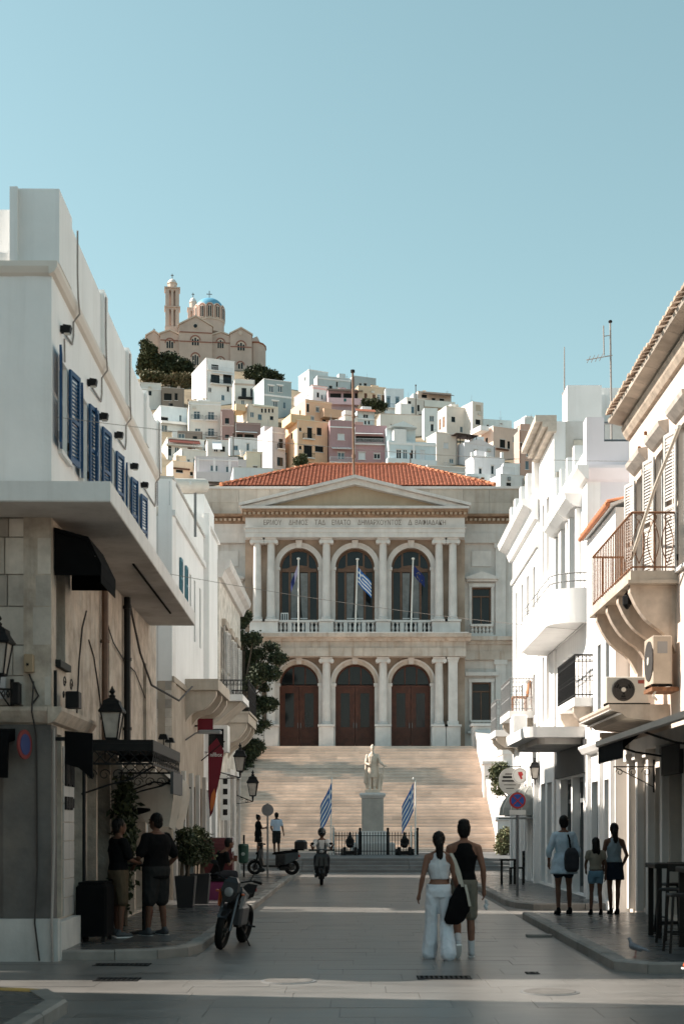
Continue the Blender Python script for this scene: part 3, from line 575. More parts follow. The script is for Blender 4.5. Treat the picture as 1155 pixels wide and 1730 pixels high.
# ------------------------------------------------------------------ foliage
leaf_ms = [M('leaf_dark', (.030, .040, .018), .7, .35, 3), M('leaf_mid', (.055, .065, .026), .7, .35, 3), M('leaf_olive', (.105, .10, .045), .7, .3, 3), M('leaf_dry', (.17, .13, .07), .8, .3, 3), M('leaf_sage', (.22, .23, .12), .8, .3, 3)]
bark = M('bark', (.10, .075, .055), .9, .3, 6, .6, 12)
def leaves(mb, blobs, n, size, rnd_, mats=(0, 1), flat=.5):
    tot = sum(b_[3]*b_[4]*b_[5] for b_ in blobs)
    for (cx, cy, cz, rx, ry, rz) in blobs:
        for _ in range(max(8, int(n*rx*ry*rz/tot))):
            while True:
                p = Vector((rnd_.uniform(-1, 1), rnd_.uniform(-1, 1), rnd_.uniform(-1, 1)))
                l = p.length
                if .35 < l <= 1 and rnd_.random() < l*l+.1: break
            c = Vector((cx+p.x*rx, cy+p.y*ry, cz+p.z*rz))
            for _k in range(3):
                q = c+Vector([rnd_.gauss(0, size*.9) for _ in range(3)])
                a = Vector([rnd_.gauss(0, 1) for _ in range(3)]).normalized(); b2 = a.orthogonal().normalized()
                b2 = Matrix.Rotation(rnd_.uniform(0, 6.3), 3, a) @ b2; l_ = size*rnd_.uniform(.6, 1.4)
                t_ = a.cross(b2)
                mb.add([q-b2*l_, q+t_*l_*flat, q+b2*l_, q-t_*l_*flat], [(0, 1, 2, 3)], rnd_.choice(mats))
def plant(name, label, cat, base, blobs, n, size, mats, trunk=None, seed=1, group=None):
    rr = random.Random(seed); t = thing(name, label, cat, base, group)
    mb = MB(); leaves(mb, blobs, n, size, rr, mats); mb.build('crown' if trunk else 'foliage', leaf_ms, t)
    tr = MB(); b = Vector(base)
    if trunk:
        r0, top = trunk; mid = b.lerp(Vector(top), .55)+Vector((r0*.6, 0, 0)); tr.tube([b-Vector((0, 0, .3)), b+Vector((0, 0, .2)), mid, top], [r0*1.3, r0, r0*.75, r0*.4], 8)
        for (cx, cy, cz, rx, ry, rz) in blobs: tr.tube([mid, mid.lerp(Vector((cx, cy, cz)), .5)+Vector((0, 0, rz*.1)), (cx, cy, cz)], [r0*.5, r0*.3, r0*.1], 6)
        tr.build('trunk', bark, t)
    else:
        for i in range(5):
            bl = rr.choice(blobs); tr.tube([b+Vector((rr.uniform(-.1, .1), rr.uniform(-.1, .1), -.3)), (bl[0], bl[1], bl[2])], [.05, .02], 5)
        tr.build('stem', bark, t)
    return t
def bl(x, y, D, r, ry=None, dy=None):
    p = P(x, y, D); s_ = D/F; return (p.x, p.y, p.z, r*s_, (dy or r)*s_, (ry or r)*s_)
D = 402
plant('pine_tree', 'tall ragged olive green tree at the left end of the church hill', 'tree', (PX(250, D), D, hill_z(PX(250, D), D)), [bl(244, 582, D, 6, 9), bl(253, 595, D, 12, 12), bl(246, 610, D, 11, 14), bl(262, 612, D, 10, 12), bl(240, 625, D, 8, 10)], 2300, .42, (1, 1, 2), trunk=(.5, P(248, 600, D)), seed=5)
plant('evergreen_tree', 'broad dark evergreen tree crowding under the church wall', 'tree', (PX(292, D), D-1, hill_z(PX(292, D), D-1)), [bl(272, 612, D, 14, 12), bl(288, 606, D, 13, 9), bl(300, 618, D, 16, 13), bl(284, 624, D, 16, 10), bl(315, 620, D, 11, 10)], 2900, .42, (0, 0, 0, 1), trunk=(.6, P(290, 612, D)), seed=6)
plant('dry_shrub', 'dry brownish shrubs on the slope above the ruined house', 'shrub', (PX(300, 388), 388, hill_z(PX(300, 388), 388)), [bl(282, 642, 388, 10, 8), bl(298, 640, 388, 12, 9), bl(312, 642, 388, 12, 11), bl(306, 652, 388, 14, 9)], 1500, .35, (3, 2, 3), seed=7)
plant('dry_shrub', 'olive dry bush at the left foot of the church trees', 'shrub', (PX(258, 388), 388, hill_z(PX(258, 388), 388)), [bl(248, 636, 388, 10, 8), bl(264, 636, 388, 11, 8)], 900, .35, (2, 3, 1), seed=8)
D = 392
plant('hedge_tree', 'dark green row of bushes right below the church apse', 'tree', (PX(440, D), D, hill_z(PX(440, D), D)), [bl(421, 630, D, 8, 8), bl(434, 627, D, 11, 9), bl(448, 630, D, 10, 8), bl(461, 634, D, 10, 6), bl(472, 638, D, 7, 4), bl(440, 640, D, 18, 8)], 2200, .38, (0, 1, 0), trunk=(.4, P(440, 632, D)), seed=9)
D = 333
plant('garden_shrub', 'dark green garden shrub below the tan house with brown shutters', 'shrub', (PX(632, D), D, hill_z(PX(632, D), D)), [bl(618, 682, D, 8, 8), bl(632, 683, D, 12, 8), bl(646, 686, D, 8, 6)], 1100, .28, (0, 1), seed=10)
D = 316
plant('garden_shrub', 'dark bushes on a wall below the cream ridge house', 'shrub', (PX(776, D), D, hill_z(PX(776, D), D)), [bl(760, 718, D, 9, 7), bl(775, 721, D, 12, 9), bl(790, 723, D, 9, 8), bl(762, 712, D, 4, 6)], 1200, .28, (0, 0, 1), seed=11)
plant('garden_shrub', 'olive shrub at the foot of the tall yellow house', 'shrub', (PX(508, 258), 258, hill_z(PX(508, 258), 258)), [bl(505, 780, 256, 8, 8), bl(512, 776, 256, 6, 8)], 700, .22, (1, 2), seed=12)
# chimney pole on the ridge and telegraph poles on the slope
for x, y0, y1, D, lab in ((702, 652, 682, 318, 'thin dark chimney pipe beside the pergola house on the ridge'), (396, 680, 745, 300, 'dark wooden utility pole before the narrow pink house'), (394, 735, 775, 262, 'short dark utility pole before the white terrace wall'), (318, 677, 712, 318, 'dark drain pole at the left edge of the cream townhouse'), (483, 768, 800, 250, 'thin dark post at the foot of the yellow house'), (693, 768, 800, 250, 'dark post below the light blue house balcony')):
    p = P(x, y1, D); t = thing('utility_pole', lab, 'pole', p-Vector((0, 0, 4)))
    MB().cyl(p-Vector((0, 0, 4)), P(x, y0, D), .12, .09, 8).build('shaft', M('pole_wood', (.06, .045, .035), .9), t)
    MB().cyl(P(x, y0, D), P(x, y0, D)+Vector((0, 0, .3)), .16, .16, 8).build('cap', M('pole_wood', (.06, .045, .035)), t)

# ------------------------------------------------------------------ the domed church
ch_m = M('church_stone', (.57, .45, .385), .9, .1, .25, .2, 3, streak=.15, dirt=(.28, .2, .15)); ch_red = M('church_red_brick', (.31, .14, .105), .9, .15, 2); ch_l = M('church_trim', (.62, .51, .43), .9, .1, .5)
dome_b = M('blue_dome_paint', (.13, .35, .50), .5, .08, .5)
CD = 425.0; CS = CD/F
cz0 = PZ(640, CD)
church = thing('church', 'tan stone church with a pale blue dome and bell tower crowning the hill', 'church', (PX(350, CD), CD, cz0))
fc = Fr((PX(350, CD), CD, 0), (math.cos(R(8)), math.sin(R(8))), (math.sin(R(8)), -math.cos(R(8))))
def cu(x, d=0): return ((x-VX)*(CD-d)/F-PX(350, CD)-d*math.sin(R(8)))/math.cos(R(8))
def czz(y, d=0): return PZ(y, CD-d)
def cwin(x, y0, y1, hw, n=3, d=0, par=None):
    """group of arched lights under one red brick arch"""
    a = cu(x); h = hw*CS; zb_, zt_ = czz(y1), czz(y0); zs = zt_-h
    arch = [(a+(h+.35)*math.cos(t), zs+(h+.35)*math.sin(t)) for t in [math.pi*i/10 for i in range(11)]]
    inn = [(a+(h+.05)*math.cos(t), zs+(h+.05)*math.sin(t)) for t in [math.pi*i/10 for i in range(10, -1, -1)]]
    o = MB(fc).prism(arch+inn, 'y', d-.05, d+.18).build('window', ch_red, par or church)
    MB(fc).prism([(a-h, zb_), (a+h, zb_), (a+h, zs)]+[(a+h*math.cos(t), zs+h*math.sin(t)) for t in [math.pi*i/8 for i in range(1, 8)]]+[(a-h, zs)], 'y', d-.05, d+.06).build('surround', ch_l, o)
    for i in range(n):
        b_ = a+(i-(n-1)/2)*2*h/n*.92; r_ = h/n*.66; zt2 = zs+(h*.45 if (i == n//2 and n > 1) else h*.1)
        MB(fc).prism([(b_-r_, zb_+.1), (b_+r_, zb_+.1), (b_+r_, zt2)]+[(b_+r_*math.cos(t), zt2+r_*math.sin(t)) for t in [math.pi*j/5 for j in range(1, 5)]]+[(b_-r_, zt2)], 'y', d+.03, d+.09).build('pane', glass, o)
def gabled(x0, x1, ye, yr, d0, d1, name='wall'):
    a, b_ = cu(x0), cu(x1)
    o = MB(fc).prism([(a, cz0-3), (b_, cz0-3), (b_, czz(ye)), ((a+b_)/2, czz(yr)), (a, czz(ye))], 'y', -d0, d1).build(name, ch_m, church)
    k = .45
    MB(fc).prism([(a-.3, czz(ye)), (a-.3, czz(ye)+k), ((a+b_)/2, czz(yr)+k), (b_+.3, czz(ye)+k), (b_+.3, czz(ye)), ((a+b_)/2, czz(yr)+.02)], 'y', -d0-.2, d1+.3).build('roof', ch_l, church)
    return o
gabled(303, 358, 556, 540, 16, 2.2); gabled(272, 303, 570, 563, 12, .8); gabled(358, 388, 568, 562, 12, .8); gabled(388, 424, 566, 555, 14, 1.6); gabled(249, 274, 570, 561, 16, -1.5)
MB(fc).box(cu(270), cu(425), -18, -2, cz0-3, czz(566)).build('nave', ch_m, church)
a_ = MB(fc); ac = cu(431); a_.loft([[(ac+5.6*math.cos(t)*.62, -6+6.2*math.sin(t), z) for t in [2*math.pi*i/14 for i in range(14)]] for z in (cz0-3, czz(575))]); a_.build('apse', ch_m, church)
MB(fc).loft([[(ac+5.8*math.cos(t)*.62*s_, -6+6.4*math.sin(t)*s_, z) for t in [2*math.pi*i/14 for i in range(14)]] for z, s_ in ((czz(575), 1.03), (czz(573.5), 1.03), (czz(568), .1))]).build('apse_roof', tile, church)
MB(fc).prism([(cu(424), czz(578)), (cu(440), czz(578)), (cu(440), czz(566)), (cu(435), czz(556)), (cu(426), czz(560)), (cu(424), czz(564))], 'y', -9, -4).build('east_gable', ch_m, church)
for z0, z1, x0, x1, d in ((583, 581.5, 303.6, 357.4, 2.2), (567.5, 566, 303.6, 357.4, 2.2), (580, 578.5, 272.6, 302.4, .8), (580, 578.5, 358.6, 387.4, .8), (587, 585.5, 388.6, 423.4, 1.6)):
    MB(fc).box(cu(x0), cu(x1), d-.05, d+.14, czz(z0), czz(z1)).build('string_course', ch_red, church)
cwin(330, 573, 589, 7, 3, 2.2); cwin(330, 602, 622, 6, 3, 2.2); cwin(288, 577, 593, 6.5, 3, .8); cwin(372, 573, 589, 6, 3, .8); cwin(406, 577, 593, 7, 3, 1.6); cwin(405, 612, 624, 5, 2, 1.6); cwin(372, 604, 622, 6, 3, .8); cwin(262, 588, 596, 4, 2, -1.5)
MB(fc).cyl((cu(330), 2.1, czz(556)), (cu(330), 2.35, czz(556)), 4.4*CS, n=16).build('round_window_rim', ch_l, church)
MB(fc).cyl((cu(330), 2.2, czz(556)), (cu(330), 2.42, czz(556)), 3.2*CS, n=16).build('round_window', glass, church)
MB(fc).cyl((cu(405), 1.5, czz(563)), (cu(405), 1.75, czz(563)), 3.4*CS, n=16).build('round_window_rim', ch_l, church)
# drum and dome
dc = (cu(353.5, -8), -8.0); dr = 26*CS
drum = MB(fc).loft([[(dc[0]+dr*math.cos(t), dc[1]+dr*math.sin(t), z) for t in [2*math.pi*(i+.5)/12 for i in range(12)]] for z in (czz(566, -8), czz(528, -8))]).build('drum', ch_m, church)
for k in range(12):
    t = 2*math.pi*k/12; n = (math.cos(t), math.sin(t)); rr_ = dr*.97
    o0 = fc((dc[0]+rr_*n[0], dc[1]+rr_*n[1], 0)); nn = fc((dc[0]+n[0], dc[1]+n[1], 0))-fc((dc[0], dc[1], 0)); uu = Vector((-nn.y, nn.x, 0))
    fk = Fr(o0, (uu.x, uu.y), (nn.x, nn.y)); hw = 1.05; zs = czz(526, -8); zb_ = czz(544, -8)
    out = [(-1.25, zb_-.5), (1.25, zb_-.5)]+[((1.25)*math.cos(q), zs+1.25*math.sin(q)) for q in [math.pi*i/8 for i in range(9)]]
    b_ = MB(fk).prism(out, 'y', -.6, .18).build('drum_bay', ch_l if k % 2 else ch_l, drum)
    MB(fk).prism([(-.95, zb_), (.95, zb_)]+[(.95*math.cos(q), zs+.95*math.sin(q)) for q in [math.pi*i/8 for i in range(9)]], 'y', .1, .24).build('brick_arch', ch_red, drum)
    MB(fk).prism([(-.66, zb_), (.66, zb_)]+[(.66*math.cos(q), zs-.1+.66*math.sin(q)) for q in [math.pi*i/8 for i in range(9)]], 'y', .2, .30).build('arch_panel', ch_l, drum)
    for q in (-.3, .3): MB(fk).box(q-.17, q+.17, .26, .34, zb_+.2, zs+.15).build('pane', glass, drum)
prof = [(24*CS*math.cos(q), czz(523, -8)+19*CS*math.sin(q)) for q in [math.pi/2*i/9*.985 for i in range(10)]]
MB(fc).loft([[(dc[0]+r_*math.cos(t), dc[1]+r_*math.sin(t), z) for t in [2*math.pi*i/32 for i in range(32)]] for r_, z in prof]).build('dome', dome_b, church, smooth=True)
def cross(u, d, z, h, par): MB(fc).box(u-.12, u+.12, d-.12, d+.12, z, z+h).box(u-h*.28, u-.121, d-.1, d+.1, z+h*.62, z+h*.62+.22).box(u+.121, u+h*.28, d-.1, d+.1, z+h*.62, z+h*.62+.22).build('cross', iron_g, par)
cross(dc[0], dc[1], czz(507.2, -8), 2.9, church); cross(cu(262), -3, czz(561), 1.4, church)
# bell towers
def belltower(x, hw, ytop, ybot, d, levels, cupy, name):
    a = cu(x, d); h = hw*CS; o = MB(fc).box(a-h*1.08, a+h*1.08, d-h*1.08, d+h*1.08, cz0-2, czz(ybot, d)).build(name, ch_m, church)
    for (y0, y1) in levels:
        z1, z0 = czz(y0, d), czz(y1, d); pr_ = MB(fc)
        for su in (-1, 0, 1):
            for sd_ in (-1, 1):
                w_ = h*.27 if su else h*.17
                pr_.box(a+su*(h-h*.27)-w_, a+su*(h-h*.27)+w_, d+sd_*(h-h*.2)-h*.2, d+sd_*(h-h*.2)+h*.2, z0, z1-.9)
        for sd_ in (-1, 1): pr_.box(a+sd_*(h-h*.2)-h*.199, a+sd_*(h-h*.2)+h*.199, d-h*.17, d+h*.17, z0, z1-.9)
        pr_.box(a-h, a+h, d-h, d+h, z1-.9, z1-.35); pr_.box(a-h*1.15, a+h*1.15, d-h*1.15, d+h*1.15, z1-.35, z1); pr_.build('belfry', ch_m, o)
        for sd_ in (-1, 1):
            for su in (-1, 1):
                uc = a+su*h*.41; rr_ = h*.3; zz = z1-.9
                MB(fc).prism([(uc-rr_, zz-rr_*.9), (uc-rr_, zz), (uc+rr_, zz), (uc+rr_, zz-rr_*.9)]+[(uc+rr_*.9*math.cos(q), zz-rr_*.9+rr_*.8*math.sin(q)) for q in [math.pi*i/6 for i in range(1, 6)]], 'y', d+sd_*h*.8-.2, d+sd_*h*.8+.2).build('belfry_arch', ch_m, o)
        MB(fc).box(a-h*.5, a+h*.5, d-h*.5, d+h*.5, z0, z1-.91).build('belfry_core', ch_m, o)
    zc = czz(cupy+9, d); MB(fc).loft([[(a+r_*math.cos(t), d+r_*math.sin(t), z) for t in [2*math.pi*(i+.5)/8 for i in range(8)]] for r_, z in ((h*.72, czz(ytop, d)), (h*.72, zc), (h*.8, zc), (h*.8, zc+.2))]).build('lantern', ch_l, o)
    MB(fc).loft([[(a+r_*math.cos(t), d+r_*math.sin(t), z) for t in [2*math.pi*i/12 for i in range(12)]] for r_, z in ((h*.7, zc+.2), (h*.62, czz(cupy+5, d)), (h*.42, czz(cupy+2, d)), (h*.1, czz(cupy, d)))]).build('cupola', marble_l, o, smooth=True)
    cross(a, d, czz(cupy, d), 1.5, o)
belltower(292, 11.5, 492, 558, -2.5, ((492, 523), (524, 558)), 474, 'bell_tower')
belltower(326.5, 9, 524, 545, -15, ((524, 545),), 504, 'bell_tower')
# ------------------------------------------------------------------ stairs and square
ZP = .5; ST0, ST1 = 67.0, 80.0; ZT = 6.2; NS = 34; SXL, SXR = -7.0, 6.6
sq = struct(MB().box(-40, 40, 54.5, 130, -.1, ZP-.004).build('square', step_low))
low = thing('low_steps', 'four low grey marble steps up to the square', 'steps', (0, 52.8, 0))
for k in range(4):
    for x0, x1 in ((-16, -6), (-6, -2.1), (-2.1, 1.9), (1.9, 5.7), (5.7, 16)):
        MB().cbox(x0+.004, x1-.004, 52.75+.44*k, 54.52, -.05+.125*k if k else -.03, .125*(k+1)-(.004 if k < 3 else 0), .012).build('step', step_low, low)
stairs = thing('grand_staircase', 'broad flight of worn warm marble steps rising to the hall', 'staircase', (0, ST0, ZP))
rs = random.Random(8); rise = (ZT-ZP)/NS; run = (ST1-ST0)/NS
nose = .03
for k in range(NS):
    z = ZP+rise*(k+1); y0 = ST0+run*k
    cuts = [SXL]+sorted(rs.uniform(SXL+1, SXR-1) for _ in range(3))+[SXR]
    cuts = [c for i, c in enumerate(cuts) if i == 0 or c-cuts[i-1] > .8 or i == len(cuts)-1]
    for a, b_ in zip(cuts, cuts[1:]):
        MB().prism([(y0, z-rise), (y0+run+.06, z-rise), (y0+run+.06, z), (y0-nose, z), (y0-nose, z-.035), (y0, z-.05)], 'x', a+.002, b_-.002).build('step', step_m, stairs)
landing = tag(MB().box(-20, 20, ST1, 84, .4, ZT-.002).build('landing', step_m), 'marble landing at the head of the stairs before the doors', 'landing')
# cheek walls with pedestals
def cheek(x0, x1, lab):
    t = thing('stair_cheek_wall', lab, 'wall', ((x0+x1)/2, ST0, ZP))
    n = 5
    for i in range(n):
        ya, yb_ = ST0-.4+(ST1-ST0)*i/n, ST0-.4+(ST1-ST0)*(i+1)/n
        za, zb_ = ZP+.75+(ZT-ZP)*i/n, ZP+.75+(ZT-ZP)*(i+1)/n
        MB().prism([(ya, ZP-.1), (yb_-.004, ZP-.1), (yb_-.004, zb_), (ya, za)], 'x', x0, x1).build('wall_block', marble_l, t)
        MB().prism([(ya, za+.002), (yb_-.004, zb_+.002), (yb_-.004, zb_+.16), (ya, za+.16)], 'x', x0-.07, x1+.07).build('coping_stone', marble_l, t)
    for yy, zz, h in ((ST0-.8, ZP, 1.5), (ST1+.3, ZT-.02, 1.15), (ST0+6.3, ZP, 4.4)):
        MB().cbox(x0-.18, x1+.18, yy-.5, yy+.5, zz-.1, zz+h, .02).build('pedestal', marble_l, t)
        MB().cbox(x0-.28, x1+.28, yy-.6, yy+.6, zz+h+.002, zz+h+.16, .03).build('pedestal_cap', marble_l, t)
cheek(SXR, SXR+.75, 'sunlit white marble cheek wall on the right of the stairs')
cheek(SXL-.75, SXL, 'marble cheek wall on the left of the stairs behind the tree')
for (yy, zz, h) in ((ST1+.3, ZT, 1.3), (ST1+.3, ZT, 1.3)): pass
# stepped marble blocks to the right of the stairs
blk = thing('marble_terrace_wall', 'stepped white marble terrace blocks right of the staircase', 'wall', (8.6, 70, ZP))
for i, (x0, x1, y0, y1, z0, z1) in enumerate(((7.42, 9.6, 68, 70, .4, 3.4), (7.42, 9.6, 70.0, 73, .4, 4.7), (7.42, 9.6, 73.0, 76, .4, 5.7), (7.42, 9.6, 76.0, 79.5, .4, 6.4))):
    MB().box(x0, x1, y0, y1-.004, z0, z1-.3).build('block', marble_l, blk); MB().cbox(x0-.06, x1+.06, y0-.08, y1-.01, z1-.298, z1, .02).build('block_cap', marble_l, blk)

# ------------------------------------------------------------------ the town hall
HD = 82.0; HX = PX(599.5, HD); HS = HD/F
hall = thing('town_hall', 'neoclassical marble town hall with columns, arched doors and red tiled roof', 'town hall', (HX, HD, ZT))
fh = Fr((HX, HD, 0), (1, 0), (0, -1)); fw = Fr((HX, HD+1.0, 0), (1, 0), (0, -1))
def hu(x): return (x-599.5)*HS
def hz(y): return PZ(y, HD)
CW = hu(785)       # half width of the projecting centre
def arch_bay(mb, u0, u1, uc, r, zs, z0, z1, d0, d1, n=14):
    """wall bay u0..u1, z0..z1 with an arched opening"""
    for a, b_ in ((u0, uc-r), (uc+r, u1)):
        mb.box(a, b_, d0, d1, z0, z1)
    pts = [(uc-r*math.cos(math.pi*i/n), zs+r*math.sin(math.pi*i/n)) for i in range(n+1)]
    for (a, za), (b_, zb_) in zip(pts, pts[1:]):
        mb.add([(a, d1, za), (b_, d1, zb_), (b_, d1, z1), (a, d1, z1), (a, d0, za), (b_, d0, zb_), (b_, d0, z1), (a, d0, z1)], [(3, 2, 1, 0), (0, 1, 5, 4), (4, 5, 6, 7), (2, 3, 7, 6)])
def ring_arch(uc, zs, r0, r1, d0, d1, n=16):
    return [(uc+r1*math.cos(math.pi*i/n), zs+r1*math.sin(math.pi*i/n)) for i in range(n+1)]+[(uc+r0*math.cos(math.pi*i/n), zs+r0*math.sin(math.pi*i/n)) for i in range(n, -1, -1)]
z_g1 = hz(1112); z_fl = hz(1075); z_bal = hz(1050); z_arc = hz(912)
bays = [hu(599.5-94.5), 0.0, hu(599.5+94.5)]; edges = [-CW, hu(552), hu(647), CW]
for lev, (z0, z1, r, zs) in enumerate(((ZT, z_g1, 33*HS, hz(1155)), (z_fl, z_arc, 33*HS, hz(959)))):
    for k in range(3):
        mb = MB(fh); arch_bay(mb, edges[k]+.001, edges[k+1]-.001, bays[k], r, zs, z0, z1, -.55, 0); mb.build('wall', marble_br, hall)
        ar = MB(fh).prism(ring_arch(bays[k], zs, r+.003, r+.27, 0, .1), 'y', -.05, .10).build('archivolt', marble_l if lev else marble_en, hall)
        MB(fh).prism(ring_arch(bays[k], zs, r+.2, r+.3, 0, .1), 'y', .09, .15).build('moulding', marble_l, ar)
        MB(fh).prism([(bays[k]-.13, zs+r-.02), (bays[k]+.13, zs+r-.02), (bays[k]+.19, zs+r+.42), (bays[k]-.19, zs+r+.42)], 'y', -.02, .26).build('keystone', marble_l, ar)
        for s_ in (-1, 1):
            MB(fh).box(bays[k]+s_*(r+.003), bays[k]+s_*(r+.27), -.03, .12, z0+(.0 if lev == 0 else 0), zs-.16).build('jamb', marble_l, hall)
            MB(fh).box(bays[k]+s_*(r-.05), bays[k]+s_*(r+.33), -.3, .17, zs-.16, zs).build('impost', marble_l, hall)
# side walls of the projecting centre, roof body
MB(fh).box(-CW, -CW+.5, -1.2, -.56, ZT, hz(868)).build('return_wall', marble, hall); MB(fh).box(CW-.5, CW, -1.2, -.56, ZT, hz(868)).build('return_wall', marble, hall)
# doors
def hall_door(uc):
    r = 33*HS; zs = hz(1157); d = -.42
    t = MB(fh).box(uc-r, uc+r, d-.06, d, zs-.12, zs).build('door', wood, hall)
    for s_ in (-1, 1):
        a, b_ = sorted((uc+s_*.012, uc+s_*r)); g0, g1 = a+.30, b_-.30
        lf = MB(fh).wall(a, b_, ZT, zs-.12, [(g0, g1, ZT+1.25, zs-.45)], d-.09, d-.01).build('door_leaf', wood, t)
        MB(fh).box(g0+.001, g1-.001, d-.06, d-.045, ZT+1.25, zs-.45).build('glass_panel', glass, t)
        for z0, z1 in ((ZT+.2, ZT+.55), (ZT+.65, ZT+1.1)): MB(fh).box(a+.18, b_-.18, d-.01, d+.02, z0, z1).build('raised_panel', wood, t)
        MB(fh).box(uc+s_*.08-.015, uc+s_*.08+.015, d, d+.06, ZT+1.2, ZT+1.5).build('handle', iron_g, t)
    n = 14; MB(fh).prism([(uc+r*math.cos(math.pi*i/n), zs+.06+r*math.sin(math.pi*i/n)) for i in range(n+1)], 'y', d-.08, d-.05).build('fanlight', glass, t)
    fb = MB(fh).prism(ring_arch(uc, zs+.06, r-.09, r, 0, 0), 'y', d-.05, d+.0)
    for a in (-.34, .34): fb.box(uc+a-.035, uc+a+.035, d-.05, d, zs, zs+math.sqrt(r*r-.34**2)-.02)
    fb.build('fanlight_frame', wood, t)
for b_ in bays: hall_door(b_)
def hall_window(uc):
    r = 33*HS; zs = hz(959); d = -.38; z0 = z_fl
    t = MB(fh).prism(ring_arch(uc, zs, r-.12, r, 0, 0), 'y', d-.06, d+.03).build('arched_window', wood_w, hall)
    fr_ = MB(fh)
    for a in (-r, -.62, .5, r-.12): fr_.box(uc+a, uc+a+.12, d-.05, d+.02, z0, zs)
    fr_.box(uc-.03, uc+.03, d-.05, d+.03, z0, zs-.2); fr_.box(uc-r+.121, uc+r-.121, d-.04, d+.05, zs-.2, zs)
    fr_.prism([(uc-.7, zs+.001), (uc+.7, zs+.001), (uc+.45, zs+.14), (uc, zs+.2), (uc-.45, zs+.14)], 'y', d-.05, d+.06)
    for a in (-.5, .5): fr_.box(uc+a-.05, uc+a+.05, d-.05, d+.015, zs+.001, zs+math.sqrt(r*r-.25)-.03)
    fr_.build('frame', wood_w, t)
    n = 14; MB(fh).prism([(uc+r*math.cos(math.pi*i/n), zs+r*math.sin(math.pi*i/n)) for i in range(n+1)], 'y', d-.06, d-.045).build('pane', glass, t)
    for a, b_ in ((-r+.12, -.62), (-.5, -.03), (.03, .5), (.62, r-.12)):
        MB(fh).box(uc+a, uc+b_, d-.06, d-.045, z0, zs-.2).build('pane', glass, t)
    for s_ in (-1, 1):  # drawn curtains behind the glass doors
        MB(fh).prism([(uc+s_*.48, z0+.3), (uc+s_*.30, z0+.3), (uc+s_*.12, z0+1.6), (uc+s_*.05, zs-.25), (uc+s_*.48, zs-.25)], 'y', d-.042, d-.03).build('curtain', curtain, t)
        MB(fh).box(uc+s_*.05, uc+s_*.48, d-.04, d-.02, z0+1.05, z0+1.11).build('crossbar', wframe, t)
for b_ in bays: hall_window(b_)
# columns: a base block, shaft, capital each
CX = [-164, -141, -48, 47, 141, 164]
def column(u, z0, z1, r, pedz, square, ionic):
    t = MB(fh).cbox(u-r*1.65, u+r*1.65, .06, .06+r*3.1, z0, pedz-.12, .02).build('column', marble_l, hall)
    MB(fh).box(u-r*1.85, u+r*1.85, .03, .10+r*3.25, pedz-.118, pedz).build('plinth_cap', marble_l, t)
    dc = .06+r*1.55
    if square:
        MB(fh).box(u-r, u+r, dc-r, dc+r, pedz+.2, z1-.28).build('shaft', marble_l, t)
        MB(fh).box(u-r*1.25, u+r*1.25, dc-r*1.25, dc+r*1.25, pedz, pedz+.2).build('base', marble_l, t)
        MB(fh).box(u-r*1.15, u+r*1.15, dc-r*1.15, dc+r*1.15, z1-.28, z1-.13).box(u-r*1.35, u+r*1.35, dc-r*1.35, dc+r*1.35, z1-.13, z1-.001).build('capital', marble_l, t)
    else:
        MB(fh).lathe([(r*1.0, pedz+.2), (r*1.0, pedz+1.2), (r*.84, z1-.30)], (u, dc, 0), 20).build('shaft', marble_l, t, smooth=True)
        MB(fh).lathe([(r*1.3, pedz), (r*1.34, pedz+.06), (r*1.15, pedz+.11), (r*1.22, pedz+.16), (r*1.05, pedz+.2)], (u, dc, 0), 20).build('base', marble_l, t, smooth=True)
        c = MB(fh).box(u-r*1.05, u+r*1.05, dc-r*1.05, dc+r*1.0, z1-.30, z1-.09).box(u-r*1.35, u+r*1.35, dc-r*1.25, dc+r*1.25, z1-.09, z1-.001)
        c.build('capital', marble_l, t)
        for s_ in (-1, 1):
            MB(fh).cyl((u+s_*r*1.2, dc-r*1.15, z1-.22), (u+s_*r*1.2, dc+r*1.2, z1-.22), r*.47, n=14).build('volute', marble_l, t, smooth=True)
for k, px in enumerate(CX):
    u = px*HS
    column(u, z_fl, z_arc-.02, .25, z_bal, False, True) if 0 < k < 5 or True else None
    column(u, ZT, z_g1-.02, .26, hz(1226), k in (0, 5), False)
# entablature between the floors
def entab(f, u0, u1, z0, z1, proj, par=hall, mat=marble):
    h = z1-z0
    MB(f).box(u0, u1, -.4, proj, z0, z0+h*.38).build('architrave', mat, par)
    MB(f).box(u0, u1, -.4, proj-.06, z0+h*.38+.001, z0+h*.68).build('frieze', mat, par)
    MB(f).prism([(-.4, z0+h*.68+.001), (proj+.05, z0+h*.68+.001), (proj+.12, z0+h*.8), (proj+.42, z0+h*.84), (proj+.46, z1), (-.4, z1)], 'x', u0-.25, u1+.25).build('cornice', mat, par)
PRJ = .95
entab(fh, -CW, CW, z_g1, z_fl-.003, PRJ, mat=marble_en)
